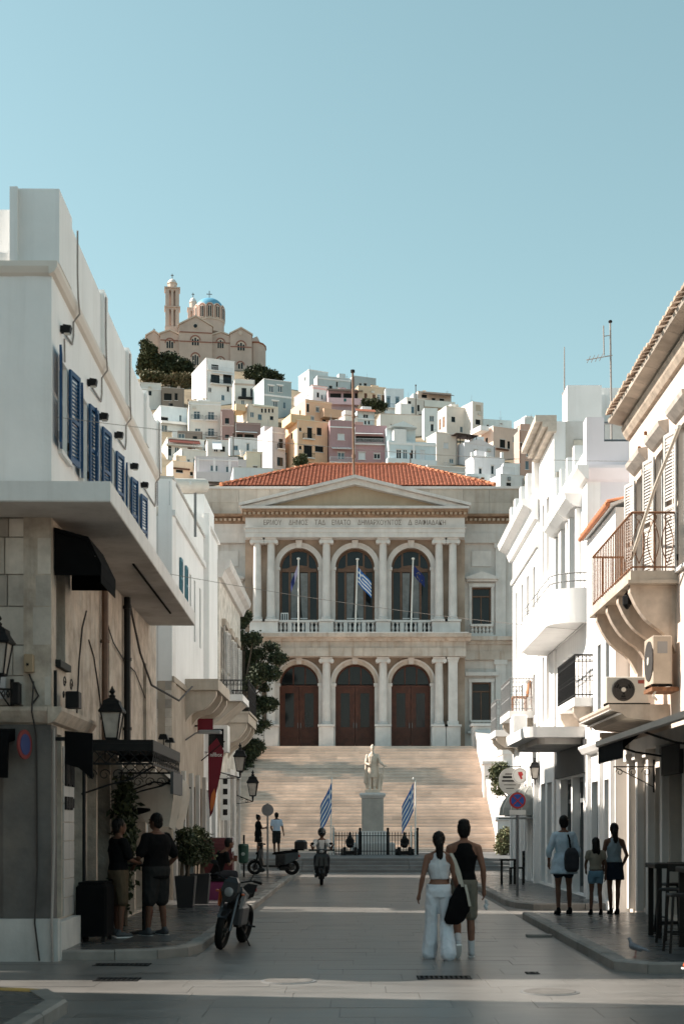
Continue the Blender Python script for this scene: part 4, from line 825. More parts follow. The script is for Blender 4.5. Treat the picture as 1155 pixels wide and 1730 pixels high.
# balcony floor, balustrades between the pedestals
MB(fh).box(-CW-.12, CW+.12, .001, PRJ+.46, z_fl-.0025, z_fl+.06).build('balcony_floor', marble_l, hall)
bal_me = MB().lathe([(.085, 0), (.085, .06), (.05, .1), (.095, .22), (.085, .32), (.045, .46), (.08, .52), (.08, .58)], (0, 0, 0), 10).mesh('baluster', marble_l, True)
def balustrade(f, u0, u1, z0, z1, d, n, par=hall, piers=True):
    t = MB(f).box(u0, u1, d-.13, d+.13, z1-.13, z1).build('balustrade', marble_l, par)
    MB(f).box(u0, u1, d-.12, d+.12, z0, z0+.1).build('base_rail', marble_l, t)
    k = (z1-z0-.232)/.58
    for i in range(n):
        u = u0+(u1-u0)*(i+.5)/n
        if piers and i in (2, n-3): MB(f).box(u-.12, u+.12, d-.11, d+.11, z0+.101, z1-.131).build('pier', marble_l, t)
        else: inst('baluster', bal_me, t, f((u, d, z0+.101)), sc=(1, 1, k))
for a, b_ in zip(CX, CX[1:]):
    u0, u1 = a*HS+.44, b_*HS-.44
    if u1-u0 > .6: balustrade(fh, u0, u1, z_fl+.061, z_bal, .45, 9)
    else: MB(fh).box(u0+.0, u1, .33, .57, z_bal-.15, z_bal).build('balustrade_cap', marble_l, hall)
# upper entablature with the inscription
z_a0 = z_arc-.019; z_f0 = hz(896); z_f1 = hz(880); z_c1 = hz(868)
MB(fh).box(-CW+.08, CW-.08, -.5, PRJ-.1, z_a0, z_a0+.26).box(-CW+.06, CW-.06, -.5, PRJ-.06, z_a0+.261, z_f0-.06).box(-CW, CW, -.5, PRJ, z_f0-.06, z_f0).build('architrave', marble_l, hall)
frz = MB(fh).box(-CW+.08, CW-.08, -.5, PRJ-.08, z_f0+.001, z_f1).build('frieze', marble_l, hall)
words = [('ΕΡΜΟΥ', 447, 477), ('ΔΗΜΟΣ', 489, 521), ('ΤΑΔ', 532, 550), ('ΕΜΑΤΟ', 561, 592), ('ΔΗΜΑΡΧΟΥΝΤΟΣ', 604, 677), ('Δ', 688, 695), ('ΒΑΦΙΑΔΑΚΗ', 700, 751)]
let_m = M('carved_letter', (.24, .20, .17), .8, .2, 5)
for wd, x0, x1 in words:
    vs_, fs_ = text_mb(wd, .5, .012)
    lo, hi = min(v.x for v in vs_), max(v.x for v in vs_); zlo, zhi = min(v.y for v in vs_), max(v.y for v in vs_)
    wu = hu(x1)-hu(x0); zc = (z_f0+z_f1)/2
    mb = MB(fh).add([((hu(x0)+hu(x1))/2+(v.x-(lo+hi)/2)*wu/(hi-lo), PRJ-.078+v.z, zc+(v.y-(zlo+zhi)/2)*.30/(zhi-zlo)) for v in vs_], fs_)
    mb.build('inscription_word', let_m, frz)
def dentils(f, u0, u1, z0, z1, d, par):
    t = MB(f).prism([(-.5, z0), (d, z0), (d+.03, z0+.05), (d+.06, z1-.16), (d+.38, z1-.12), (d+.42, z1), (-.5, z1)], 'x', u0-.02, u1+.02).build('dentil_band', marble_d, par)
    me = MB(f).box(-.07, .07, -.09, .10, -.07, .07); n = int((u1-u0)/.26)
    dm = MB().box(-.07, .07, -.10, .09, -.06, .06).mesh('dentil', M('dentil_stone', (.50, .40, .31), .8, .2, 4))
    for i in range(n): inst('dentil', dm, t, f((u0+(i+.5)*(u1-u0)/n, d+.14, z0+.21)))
    return t
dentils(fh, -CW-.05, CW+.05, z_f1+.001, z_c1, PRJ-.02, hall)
# pediment
zp0, zp1 = z_c1+.001, hz(813); PU = hu(789)
MB(fh).box(-PU, PU, -.5, PRJ+.5, zp0, zp0+.14).build('pediment_base', marble_l, hall)
MB(fh).prism([(-PU+.9, zp0+.142), (PU-.9, zp0+.142), (0, zp1-.35)], 'y', PRJ-.6, PRJ-.12).build('tympanum', ochre, hall)
for s_ in (-1, 1):
    MB(fh).prism([(s_*PU, zp0+.142), (s_*(PU-1.15), zp0+.142), (s_*.001, zp1-.47), (s_*.001, zp1-.16)], 'y', -.5, PRJ+.32).build('raking_cornice', marble_l, hall)
    MB(fh).prism([(s_*(PU+.1), zp0+.145), (s_*(PU+.1), zp0+.30), (s_*.001, zp1+.02), (s_*.001, zp1-.155)], 'y', -.5, PRJ+.55).build('raking_gutter', marble_l, hall)
# wings, with window openings
def wing(s_):
    u0, u1 = sorted((s_*(CW+.001), s_*(CW+8.5))); wc = s_*hu(815.5); hw = 16.5*HS
    lows = (hz(1218), hz(1153)); ups = (hz(1056), hz(992))
    lows = tuple(PZ(y, HD+1) for y in (1218, 1153)); ups = tuple(PZ(y, HD+1) for y in (1056, 992)); wcs = [wc, wc+s_*3.6]
    holes = [(w_-hw, w_+hw, *q) for w_ in wcs for q in (lows, ups)]
    MB(fw).wall(u0, u1, .4, hz(868), holes, -.6, 0).build('wing_wall', marble, hall)
    for w_ in wcs:
        for lev, (a, b_) in enumerate((lows, ups)):
            o = MB(fw).box(w_-hw, w_-hw+.08, -.34, -.26, a, b_).box(w_+hw-.08, w_+hw, -.34, -.26, a, b_).box(w_-hw+.08, w_+hw-.08, -.34, -.26, b_-.08, b_).box(w_-.035, w_+.035, -.34, -.26, a, b_-.56).box(w_-hw+.08, w_+hw-.08, -.34, -.255, b_-.56, b_-.48).build('wing_window', wood_w, hall)
            MB(fw).box(w_-hw+.01, w_+hw-.01, -.37, -.335, a, b_-.01).build('pane', glass, o)
            MB(fw).box(w_-hw-.16, w_-hw-.002, -.02, .09, a, b_).build("jamb", marble_l, o); MB(fw).box(w_+hw+.002, w_+hw+.16, -.02, .09, a, b_).build("jamb", marble_l, o)
            MB(fw).box(w_-hw-.2, w_+hw+.2, -.02, .12, b_+.001, b_+.2).build('lintel', marble_l, o)
            if lev: MB(fw).prism([(w_-hw-.38, b_+.42), (w_+hw+.38, b_+.42), (w_+hw+.38, b_+.52), (w_, b_+.86), (w_-hw-.38, b_+.52)], 'y', -.02, .42).box(w_-hw-.3, w_+hw+.3, -.02, .28, b_+.3, b_+.419).build('hood_pediment', marble_l, o); MB(fw).box(w_-hw, w_+hw, -.02, .07, b_+1.2, b_+2.1).build('wall_panel', marble_l, o)
            else: MB(fw).box(w_-hw-.4, w_+hw+.4, -.02, .34, b_+.36, b_+.56).build('hood', marble_l, o)
            balustrade(fw, w_-hw-.1, w_+hw+.1, a-.62, a+.02, .16, 6, hall, False)
            MB(fw).box(w_-hw-.25, w_+hw+.25, -.02, .34, a-.75, a-.621).build('sill', marble_l, o)
    for pu in (CW+2.15, CW+5.6):
        for z0, z1 in ((ZT, z_g1), (z_fl+.05, z_a0)): 
            MB(fw).box(s_*pu-.3, s_*pu+.3, .001, .14, z0, z1).build('pilaster', marble_l, hall)
            MB(fw).box(s_*pu-.38, s_*pu+.38, .001, .2, z1-.28, z1-.002).build('pilaster_cap', marble_l, hall)
    entab(fw, u0, u1, z_g1, z_fl+.05, .2, mat=marble_en)
    MB(fw).box(u0, u1, -.4, .24, z_a0, z_f0).box(u0, u1, -.4, .18, z_f0, z_f1).build('wing_architrave', marble, hall)
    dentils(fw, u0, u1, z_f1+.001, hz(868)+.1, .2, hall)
wing(1); wing(-1)
# ashlar facing of the wings beside the centre, block by block
wb_m = M('wing_block', (.60, .55, .51), .65, .1, 1.2, .3, 9, rnd=.10, streak=.35, dirt=(.38, .28, .21))
rs = random.Random(12)
for s_ in (-1, 1):
    wc = hu(815.5); hw_ = 16.5*HS+.2; z = ZT+.02; row = 0
    zl, zu = (PZ(1218, HD+1)-.8, PZ(1153, HD+1)+.6), (PZ(1056, HD+1)-.8, PZ(992, HD+1)+2.2)
    while z < z_a0-.3:
        h = .47
        if not (z+h > z_g1-.02 and z < z_fl+.06):
            us_ = [CW+.02, CW+.55+(row % 2)*.35, CW+1.2+(row % 2)*.2, CW+1.82]
            for a, b_ in zip(us_, us_[1:]):
                for q0, q1 in ((a, b_),):
                    if any(z+h > k0 and z < k1 for k0, k1 in (zl, zu)):
                        if q0 < wc-hw_ < q1: q1 = wc-hw_-.01
                        elif q0 < wc+hw_ < q1: q0 = wc+hw_+.01
                        elif wc-hw_ < (q0+q1)/2 < wc+hw_: continue
                    if q1-q0 < .08: continue
                    a2, b2 = sorted((s_*(q0+.005), s_*(q1-.005))); MB(fw).box(a2, b2, .001, .016+rs.uniform(-.003, .003), z+.005, z+h-.005).build('ashlar_block', wb_m, hall)
        z += h; row += 1
# attic parapet built of stone blocks, two courses
at_m = M('attic_block', (.47, .415, .36), .85, .15, 1.2, .4, 8, rnd=.10, streak=.45, dirt=(.25, .17, .12), blotch=.3, blotch_col=(.60, .56, .52))
AL, AR = hu(343), hu(862); zc0 = hz(868)+.102; rs = random.Random(4); zc2 = PZ(822, HD+1.2)
for k in range(2):
    z0 = zc0+(zc2-zc0-.14)*k/2; z1 = zc0+(zc2-zc0-.14)*(k+1)/2; u = AL-3-(.7 if k else 0)
    while u < AR+3:
        w_ = rs.uniform(1.5, 2.1); MB(fw).box(u+.006, u+w_-.006, -.9, -.2+rs.uniform(-.008, .008), z0+.006, z1).build('attic_stone', at_m, hall); u += w_
MB(fw).box(AL-3.7, AR+4.7, -1.0, -.12, zc2-.138, zc2).build('attic_coping', marble_l, hall)
MB(fw).box(AL-3.5, AR+4.5, -14, -.95, zc0-1, zc2-.3).build('attic_core', marble, hall); MB(fw).box(PX(375, 85)-HX, PX(833, 85)-HX, -14.2, -2.4, zc2-.29, PZ(821, 85.2)-.02).build('roof_kerb', marble, hall)
MB(fw).box(-CW-8.4, CW+8.4, -14, -.62, .4, zc0-1.01).build('body', marble, hall)
# hipped roof of pan tiles
def roof_tiles():
    ex0, ex1 = PX(372, 85)-HX, PX(836, 85)-HX; rx0, rx1 = PX(530, 91)-HX, PX(690, 91)-HX
    dy0, dy1 = -2.2, -8.3; ze = PZ(821, 85.2); zr = PZ(787, 91.3)
    ob = MB(fw); ob.add([(ex0, dy0, ze), (ex1, dy0, ze), (rx1, dy1, zr), (rx0, dy1, zr), (ex0, -14.4, ze), (ex1, -14.4, ze)], [(0, 1, 2, 3), (1, 5, 2), (0, 3, 4), (3, 2, 5, 4)])
    base = ob.build('roof', tile, hall)
    mb = MB(fw); rows = 22; tw = .235; rr = random.Random(2)
    n = int((ex1-ex0)/tw)
    for k in range(rows):
        t0, t1 = k/rows, (k+1.15)/rows
        d0, d1 = dy0+(dy1-dy0)*t0, dy0+(dy1-dy0)*min(1.0, t1); z0, z1 = ze+(zr-ze)*t0, ze+(zr-ze)*min(1, t1)
        a, b_ = ex0+(rx0-ex0)*t0, ex1+(rx1-ex1)*t0
        for i in range(n):
            u = ex0+(i+.5)*tw
            if u < a+.05 or u > b_-.05: continue
            j = rr.uniform(-.012, .012); h = .075; vs_ = []
            for (dd, zz, lift) in ((d0+.03, z0, .045+j), (d1, z1, .012+j)):
                for q in range(5):
                    t = math.pi*q/4; vs_.append((u-.105*math.cos(t), dd, zz+lift+h*math.sin(t)))
            mb.add(vs_, [(q, q+1, q+6, q+5) for q in range(4)]+[(4, 3, 2, 1, 0)])
    # the two side slopes
    for s_, e, r_ in ((-1, ex0, rx0), (1, ex1, rx1)):
        m = int(12/tw); 
        for k in range(14):
            t0, t1 = k/14, min(1, (k+1.15)/14); u0, u1 = e+(r_-e)*t0, e+(r_-e)*t1; z0, z1 = ze+(zr-ze)*t0, ze+(zr-ze)*t1
            lo, hi = dy0+(dy1-dy0)*t0, -14.4+(dy1+14.4)*t0
            for i in range(m):
                d = -14.4+(i+.5)*tw
                if not hi+.05 < d < lo-.05: continue
                vs_ = []
                for (uu, zz, l) in ((u0, z0, .045), (u1, z1, .012)):
                    for q in range(4): t = math.pi*q/3; vs_.append((uu, d-.105*math.cos(t), zz+l+.075*math.sin(t)))
                mb.add(vs_, [(q, q+1, q+5, q+4) for q in range(3)])
    tag(mb.build('roof_tiles', tile, hall, smooth=True), kind='stuff')
    for p0, p1 in (((ex0, dy0, ze), (rx0, dy1, zr)), ((ex1, dy0, ze), (rx1, dy1, zr)), ((rx0, dy1, zr), (rx1, dy1, zr))):
        p0, p1 = Vector(p0), Vector(p1); n = int((p1-p0).length/.42)
        for i in range(n): MB(fw).cyl(p0.lerp(p1, i/n)+Vector((0, 0, .1)), p0.lerp(p1, (i+1.1)/n)+Vector((0, 0, .07)), .13, .11, 8).build('ridge_tile', tile_r, base)
roof_tiles()
# roof mast and the three balcony flags
pole_m = M('rusty_mast', (.20, .115, .075), .7, .3, 2); pole_w = M('white_flag_pole', (.72, .70, .66), .4, .05)
mast = thing('flag_mast', 'tall rusty bare mast standing on the hall roof', 'mast', (PX(598, 84), 84, zc2))
MB().cyl((PX(598, 84), 84.0, zc2-.5), (PX(595.5, 84), 84.0, PZ(628, 84)), .085, .06, 10).build('shaft', pole_m, mast)
MB().cyl((PX(595.5, 84), 84.0, PZ(629, 84)), (PX(595.5, 84), 84.0, PZ(625, 84)), .13, .13, 10).build('cap', iron, mast)
for y in (700, 768): MB().cyl((PX(597, 84), 84.0, PZ(y, 84)), (PX(597, 84), 84.0, PZ(y+6, 84)), .11, .11, 10).build('clamp', pole_m, mast)
flag_b = M('flag_blue', (.014, .105, .34), .8, .15, 3); flag_w = M('flag_white', (.66, .68, .70), .8, .06, 3); flag_n = M('flag_navy', (.010, .022, .11), .8, .15, 3); flag_v = M('flag_lilac', (.36, .33, .46), .8, .1, 3)
def flag(parent, top, w_, h, droop, fold, style, T=None, sgn=1, sd=0):
    """a cloth hoisted at top (on its pole), fly end sagging; stripes follow the hoist"""
    nu, nv = 26, 27; vs_ = []; fs_ = []; mi = []
    for j in range(nv+1):
        v = j/nv
        for i in range(nu+1):
            u = i/nu
            x = sgn*w_*u*(1-droop)*(1-.12*math.sin(5*u)) ; z = -h*v-droop*w_*u*(.75+.25*u)
            y = fold*(math.sin(u*11+sd+v*1.2)*.5*u+.35*math.sin(u*5+v*3+sd)*u)
            vs_.append(Vector(top)+Vector((x, y, z)))
    for j in range(nv):
        for i in range(nu):
            a = j*(nu+1)+i; fs_.append((a, a+1, a+nu+2, a+nu+1))
            u, v = (i+.5)/nu, (j+.5)/nv
            if style == 'gr':
                st_ = int(v*9)
                if u < .37 and v < 5/9: mi.append(1 if abs(u-.185) < .037 or abs(v-2.5/9) < .055 else 0)
                else: mi.append(0 if st_ % 2 == 0 else 1)
            elif style == 'eu': mi.append(1 if (.02 < abs(math.hypot((u-.55)*1.5, v-.5)-.3) < .045 and (i+j) % 3 == 0) else 0)
            else: mi.append(1 if u < .55 else 0)
    mb = MB(); mb.v = vs_; mb.f = fs_; mb.mi = mi
    return mb.build('flag', {'gr': [flag_b, flag_w], 'eu': [flag_n, M('flag_star', (.6, .45, .05), .8)], 'city': [flag_n, flag_v]}[style], parent, smooth=True)
fd = 1.05
for x0, x1, y0, st_, lab, w_, h, dr, sg in ((504, 504, 945, 'city', 'white balcony flag pole with a limp lilac and blue flag, left arch', 1.35, .55, .75, -1), (600, 603.5, 946, 'gr', 'white balcony flag pole with a striped blue and white flag, middle arch', 1.5, .95, .55, 1), (694, 697.5, 945, 'eu', 'white balcony flag pole with a limp dark blue flag, right arch', 1.25, .6, .55, 1)):
    D = HD-fd; b0 = P(x0, 1064, D); t0 = P(x1, y0, D); b0.z = z_fl+.06
    t = thing('balcony_flag_pole', lab, 'flag', b0, 'flags on the town hall balcony')
    MB().cyl(b0, t0, .05, .04, 10).build('pole', pole_w, t); MB().ell(t0+Vector((0, 0, .04)), .1, .1, .07).build('finial', pole_w, t)
    flag(t, t0.lerp(b0, .08 if st_ != 'gr' else .1)+Vector((sg*.05, -.01, 0)), w_, h, dr, .12, st_, sgn=sg, sd=x0)
tag(MB(fh).box(hu(478.5), hu(487), .5, .53, z_bal-.3, hz(1037)).build('board_dummy', wframe), 'x') if False else None
rk = thing('drying_rack', 'small pale metal rack standing behind the left balcony balustrade', 'rack', fh((hu(481), .2, z_fl+.06)))
for u_ in (475.5, 479.5, 483, 486.5): MB(fh).box(hu(u_)-.025, hu(u_)+.025, .19, .23, z_fl+.06, hz(1038)).build('bar', wframe, rk)
MB(fh).box(hu(475.5)-.025, hu(486.5)+.025, .19, .23, hz(1038)+.001, hz(1036.5)).build('top_bar', wframe, rk)
# ------------------------------------------------------------------ left side of the street
def louvre_leaf(mb, T_, w_, h, n=None):
    """a louvred shutter leaf in local (u 0..w, d 0..0.04, z 0..h)"""
    b_ = .055
    mb.add([T_(p) for p in ()], []) if False else None
    def bx(a0, a1, b0, b1, c0, c1):
        vs_ = [(a0,b0,c0),(a1,b0,c0),(a1,b1,c0),(a0,b1,c0),(a0,b0,c1),(a1,b0,c1),(a1,b1,c1),(a0,b1,c1)]
        mb.add([T_(v) for v in vs_], [(0,3,2,1),(4,5,6,7),(0,1,5,4),(1,2,6,5),(2,3,7,6),(3,0,4,7)])
    bx(0, b_, 0, .04, 0, h); bx(w_-b_, w_, 0, .04, 0, h); bx(b_, w_-b_, 0, .04, 0, b_*1.4); bx(b_, w_-b_, 0, .04, h-b_*1.2, h); bx(b_, w_-b_, 0, .04, h*.45, h*.45+b_)
    n = n or int(h/.06); 
    for i in range(n):
        z = b_*1.4+(h-b_*2.6)*i/n
        if abs(z-h*.47) < .06: continue
        vs_ = [(b_, .036, z), (w_-b_, .036, z), (w_-b_, .004, z+.05), (b_, .004, z+.05)]
        mb.add([T_(v) for v in vs_], [(0, 1, 2, 3)])
def shutter_window(fr, parent, uc, w_, z0, z1, lw, ang, mat, gl=glass, fm=wframe, rec=.14, name='window'):
    """window in a wall opening with two louvred leaves swung open by ang from closed"""
    o = MB(fr).box(uc-w_/2, uc-w_/2+.05, -rec, -rec+.05, z0, z1).box(uc+w_/2-.05, uc+w_/2, -rec, -rec+.05, z0, z1).box(uc-w_/2+.05, uc+w_/2-.05, -rec, -rec+.05, z1-.05, z1).box(uc-w_/2+.05, uc+w_/2-.05, -rec, -rec+.05, z0, z0+.06).box(uc-.025, uc+.025, -rec, -rec+.05, z0+.06, z1-.05).build(name, fm, parent)
    MB(fr).box(uc-w_/2+.01, uc+w_/2-.01, -rec-.02, -rec+.015, z0+.01, z1-.01).build('pane', gl, o)
    MB(fr).box(uc-w_/2-.06, uc+w_/2+.06, -.1, .06, z0-.06, z0-.001).build('sill', white2, o)
    for s_ in (-1, 1):
        hx = uc+s_*w_/2; ca, sa = math.cos(ang), math.sin(ang)
        # closed leaf runs from the hinge towards the centre; opening swings it outwards
        def T_(p, hx=hx, s_=s_): return (hx-s_*(p[0]*ca), .02+p[0]*sa+p[1]*abs(ca)*.8+.002, z0+p[2])
        mb = MB(fr); louvre_leaf(mb, T_, lw, z1-z0); mb.build('shutter', mat, o)
        MB(fr).cyl((hx, .02, z0+.15), (hx, .02, z0+.25), .015, n=6).build('hinge', iron, o)
def wire(label, pts, r=.012, mat=cable_m, name='cable', sag=0):
    pts = [Vector(p) for p in pts]
    if sag and len(pts) == 2:
        a, b_ = pts; pts = [a.lerp(b_, i/14)-Vector((0, 0, sag*4*(i/14)*(1-i/14))) for i in range(15)]
    return tag(MB().tube(pts, r, 6).build(name, mat), label, 'cable')

# ---- building A : white upper floor with blue shutters over an old stone ground floor
AX, AD0, AD1 = -3.95, 18.3, 29.25
FA = Fr((AX, AD0, 0), (-.019, 1), (1, .019)); FAf = Fr((AX, AD0, 0), (1, 0), (0, -1)); AL_ = AD1-AD0
A = thing('white_building', 'white building with blue shutters above an old stone ground floor', 'building', (AX-3, AD0, 0))
skew = .17
wins = [.78, 2.36, 3.56, 5.0, 6.75, 8.05]; zw0, zw1 = 6.72, 7.98
# upper walls
up = MB(FA).wall(.0, AL_, 6.0, 8.93, [(u-.3, u+.3, zw0, zw1) for u in wins], -.35, 0)
up.build('upper_wall', white, A)
MB(FAf).box(-8, -.352, -.35, 0, 6.0, 8.93).build('upper_end_wall', white, A)
MB().add([(AX-.2, AD1-.002, 0), (AX-7, AD1-.002+skew*6.8, 0), (AX-7, AD1-.002+skew*6.8, 8.93), (AX-.2, AD1-.002, 8.93), (AX-.5, AD1-.3, 0), (AX-7, AD1-.3+skew*6.4, 0), (AX-7, AD1-.3+skew*6.4, 8.93), (AX-.5, AD1-.3, 8.93)], [(0, 1, 2, 3), (4, 7, 6, 5), (0, 3, 7, 4), (3, 2, 6, 7)]).build('far_wall', white2, A)
MB(FA).box(.37, AL_-.4, -7.5, -.352, 8.6, 8.9).build('roof', roof_m, A)
MB(FA).prism([(-.02, 8.83), (.05, 8.86), (.09, 8.93), (.09, 9.0), (-.02, 9.0)], 'x', -.09, AL_+.02).build('cornice', M('cornice_plaster', (.70, .64, .58), .85, .06), A)
MB(FAf).prism([(0.001, 8.83), (.05, 8.86), (.09, 8.93), (.09, 9.0), (.001, 9.0)], 'x', -8, -.02).build('cornice', MATS['cornice_plaster'], A)
# parapet: tall corner block, lower curved run towards the left, piers along the street
MB(FA).box(0, .9, -.42, .1, 9.001, 9.96).build('corner_block', white, A)
MB(FAf).box(-.52, -.421, -.6, .08, 9.001, 9.955).build('corner_block', white, A)
MB(FA).box(.901, AL_, -.3, .055, 9.001, 9.93).build('parapet', white, A)
arc = [(-.522-.28*(1-math.cos(math.pi/2*i/8)), 9.12+.70*(1-math.sin(math.pi/2*i/8)) if False else 9.12) for i in range(2)]
MB(FAf).box(-8, -.522, -.3, .02, 9.001, 9.13).build('parapet_foot', white, A)
MB(FAf).box(-8, -.523, -.5, -.302, 9.001, 9.82).build('parapet', white, A)
for u in (3.55, 6.2, 8.6, 10.6): MB(FA).box(u, u+.38, -.36, .11, 9.001, 10.0).build('parapet_pier', white, A)
# concrete slab wrapping the corner
PJ = .89
slab = MB(FA).prism([(-PJ, PJ), (9.9, PJ), (9.9, -.02), (-.002, -.02), (-.002, -8), (-PJ, -8)], 'z', 5.72, 5.94).build('balcony_slab', concrete, A)
MB(FA).prism([(-PJ-.006, PJ+.006), (9.9, PJ+.006), (9.9, PJ-.06), (-PJ+.06, PJ-.06), (-PJ+.06, -8), (-PJ-.006, -8)], 'z', 5.735, 5.975).build('slab_fascia', white2, A)
MB(FA).box(3.2, 8.2, PJ-.3, PJ-.27, 5.70, 5.7195).build('drip_groove', dark_in, A)
for u in wins: shutter_window(FA, A, u, .6, zw0, zw1, .40, R(171), blue, gl=curtain)
# wall lamps and conduits
for i, (u, zz) in enumerate(((.62, 8.36), (2.7, 8.30), (3.75, 8.1), (5.35, 8.25), (7.2, 8.2), (8.6, 8.2))):
    t = thing('wall_floodlight', ['first', 'second', 'third', 'fourth', 'fifth', 'sixth'][i]+' small black floodlight from the corner above the blue shutters', 'lamp', FA((u, .03, zz)), 'floodlights on the white wall')
    MB(FA).box(u-.05, u+.05, 0.001, .04, zz-.04, zz+.04).build('bracket', iron, t)
    MB(FA).prism([(.041, zz-.055), (.13, zz-.04), (.145, zz+.04), (.041, zz+.055)], 'x', u-.06, u+.06).build('housing', iron, t)
    MB(FA).box(u-.045, u+.045, .05, .125, zz-.062, zz-.056).build('lens', plastic_w, t)
for i, (u, ut, zz) in enumerate(((.75, 1.15, 8.36), (2.85, 3.6, 8.30), (5.5, 6.22, 8.25), (8.75, 10.4, 8.2))):
    wire(['grey conduit looping from the parapet to the floodlight nearest the corner', 'grey conduit dropping from the first parapet pier over the white wall', 'grey conduit dropping from the second parapet pier over the white wall', 'grey conduit hanging at the far end of the white wall'][i],
         [FA(p) for p in ((ut, .13, 9.9), (ut, .13, 9.3), (ut+.05, .13, 9.0), (ut+.28, .11, 8.86), (ut+.3, .02, 8.75), (ut+.3, .02, zz+.2), (ut+.2, .02, zz+.05), (u+.1, .03, zz))], .014, cable_g)
    MB(FA)
wire('thin conduit running down beside the first blue shutter', [FA((.80, .018, 8.3)), FA((.82, .018, 7.99))], .012, cable_g)
# ground floor: stone front towards the cross street, stucco along the street
MB(FAf).box(-8, -.36, -.35, -.05, 0, 6.0).build('lower_end_wall', mortar, A)
rs = random.Random(21); z = 3.30
endw = MB(FAf).box(-8, -.36, -.049, -.03, 3.26, 5.72).build('stone_backing', mortar, A)
while z < 5.7:
    h = min(rs.uniform(.36, .5), 5.715-z)
    if 5.715-z-h < .2: h = 5.715-z
    u = -.0
    while u > -2.6:
        w_ = rs.uniform(.5, .95); MB(FAf).cbox(u-w_+.006, u-.006, -.04, .0+rs.uniform(-.006, .006), z+.006, z+h-.006, .008).build('stone_block', stone_b, A); u -= w_
    z += h
shops = [(.38, .68, .52, 2.95), (1.58, 2.5, .15, 2.9), (2.68, 3.5, .15, 2.95), (3.62, 4.85, .15, 2.9), (4.97, 6.2, .15, 2.9), (6.35, 7.75, .15, 2.95), (7.9, 9.3, .15, 2.95), (9.45, 10.8, .15, 2.95)]
holes = [(.32, .95, 3.92, 5.45), (4.35, 4.8, 3.2, 5.0), (6.6, 7.1, 3.2, 4.9), (8.9, 9.4, 3.2, 4.9)]+shops
MB(FA).wall(0, AL_, 0, 5.999, holes, -.36, -.001).build('lower_wall', stone_a, A)
for a, b_, z0, z1 in shops:
    o = MB(FA).wall(a, b_, z0, z1, [(a+.07, (a+b_)/2-.03, z0+.08, z1-.5), ((a+b_)/2+.03, b_-.07, z0+.08, z1-.5), (a+.07, b_-.07, z1-.42, z1-.07)], -.32, -.25).build('shop_front', shut_d, A)
    MB(FA).box(a+.01, b_-.01, -.35, -.30, z0, z1).build('shop_glass', glass, o)
for a, b_, z0, z1 in holes[1:4]:
    o = MB(FA).wall(a, b_, z0, z1, [(a+.06, b_-.06, z0+.06, z1-.06)], -.25, -.18).build('narrow_window', shut_br, A); MB(FA).box(a, b_, -.28, -.24, z0, z1).build('pane', glass, o)
a, b_, z0, z1 = holes[0]
o = MB(FA).wall(a, b_, z0, z1, [(a+.06, b_-.06, z0+.06, z1-.06)], -.2, -.12).build('corner_window', shut_d, A); MB(FA).box(a, b_, -.24, -.19, z0, z1).build('pane', glass, o); MB(FA).box(a-.06, b_+.06, -.05, .07, z0-.09, z0-.001).build('sill', shut_d, o)
# shop cornice round the corner
MB(FA).prism([(-.02, 3.05), (.06, 3.08), (.12, 3.16), (.16, 3.22), (.16, 3.27), (-.02, 3.27)], 'x', -.16, 2.6).build('shop_cornice', stone_a, A)
MB(FAf).prism([(.001, 3.05), (.06, 3.08), (.12, 3.16), (.16, 3.22), (.16, 3.27), (.001, 3.27)], 'x', -8, -.021).build('shop_cornice', stone_a, A)
# corner pier, plinth, end shop opening
MB(FAf).box(-.62, 0, -.34, .03, .0, 3.049).build('corner_pier', M('grey_pier', (.115, .108, .102), .8, .25, 2, .4, 10, blotch=.5, blotch_col=(.20, .175, .15), streak=.4), A)
MB(FAf).box(-3.5, -1.35, -.34, -.0, 0, 3.049).build('end_shop_front', dark_in, A); MB(FAf).box(-1.349, -.96, -.34, .02, 0, 3.049).build('end_jamb', M('cream_jamb', (.20, .17, .14), .8, .2, 2), A)
MB(FAf).box(-.959, -.621, -.34, -.0, 0, 3.049).build('end_wall_strip', MATS['grey_pier'], A)
plin = M('white_plinth', (.50, .49, .47), .8, .12, 2, .2, streak=.3, dirt=(.2, .18, .16))
MB(FAf).box(-1.34, .11, .001, .13, -.01, .55).build('plinth', plin, A); MB(FA).box(0, 1.45, .0, .12, -.01, .50).build('plinth', plin, A)
# white panelled shop wall with dark raised lettering
wp = M('panel_tile', (.42, .40, .38), .5, .1, 2, rnd=.08)
for i in range(9):
    for j in range(2): MB(FA).cbox(.74+j*.39+.008, .74+(j+1)*.39-.008, .001, .02, .52+i*.255+.006, .52+(i+1)*.255-.006, .004).build('wall_tile', wp, A)
for z0, z1, us_ in ((2.28, 2.66, (.80, .90, .98, 1.08, 1.18, 1.28, 1.36)), (1.96, 2.14, (.79, .86, .95, 1.02, 1.09, 1.17, 1.24, 1.34))):   # worn letters, too foreshortened to read
    for q, u in enumerate(us_): MB(FA).box(u, u+.042, .022, .05, z0+(.03 if q % 3 == 1 else 0), z1-(.02 if q % 2 else 0)).build('letter_stroke', iron, A)
    MB(FA).box(us_[0]+.0421, us_[1]-.0001, .022, .05, z1-.06, z1-.02).build('letter_stroke', iron, A)
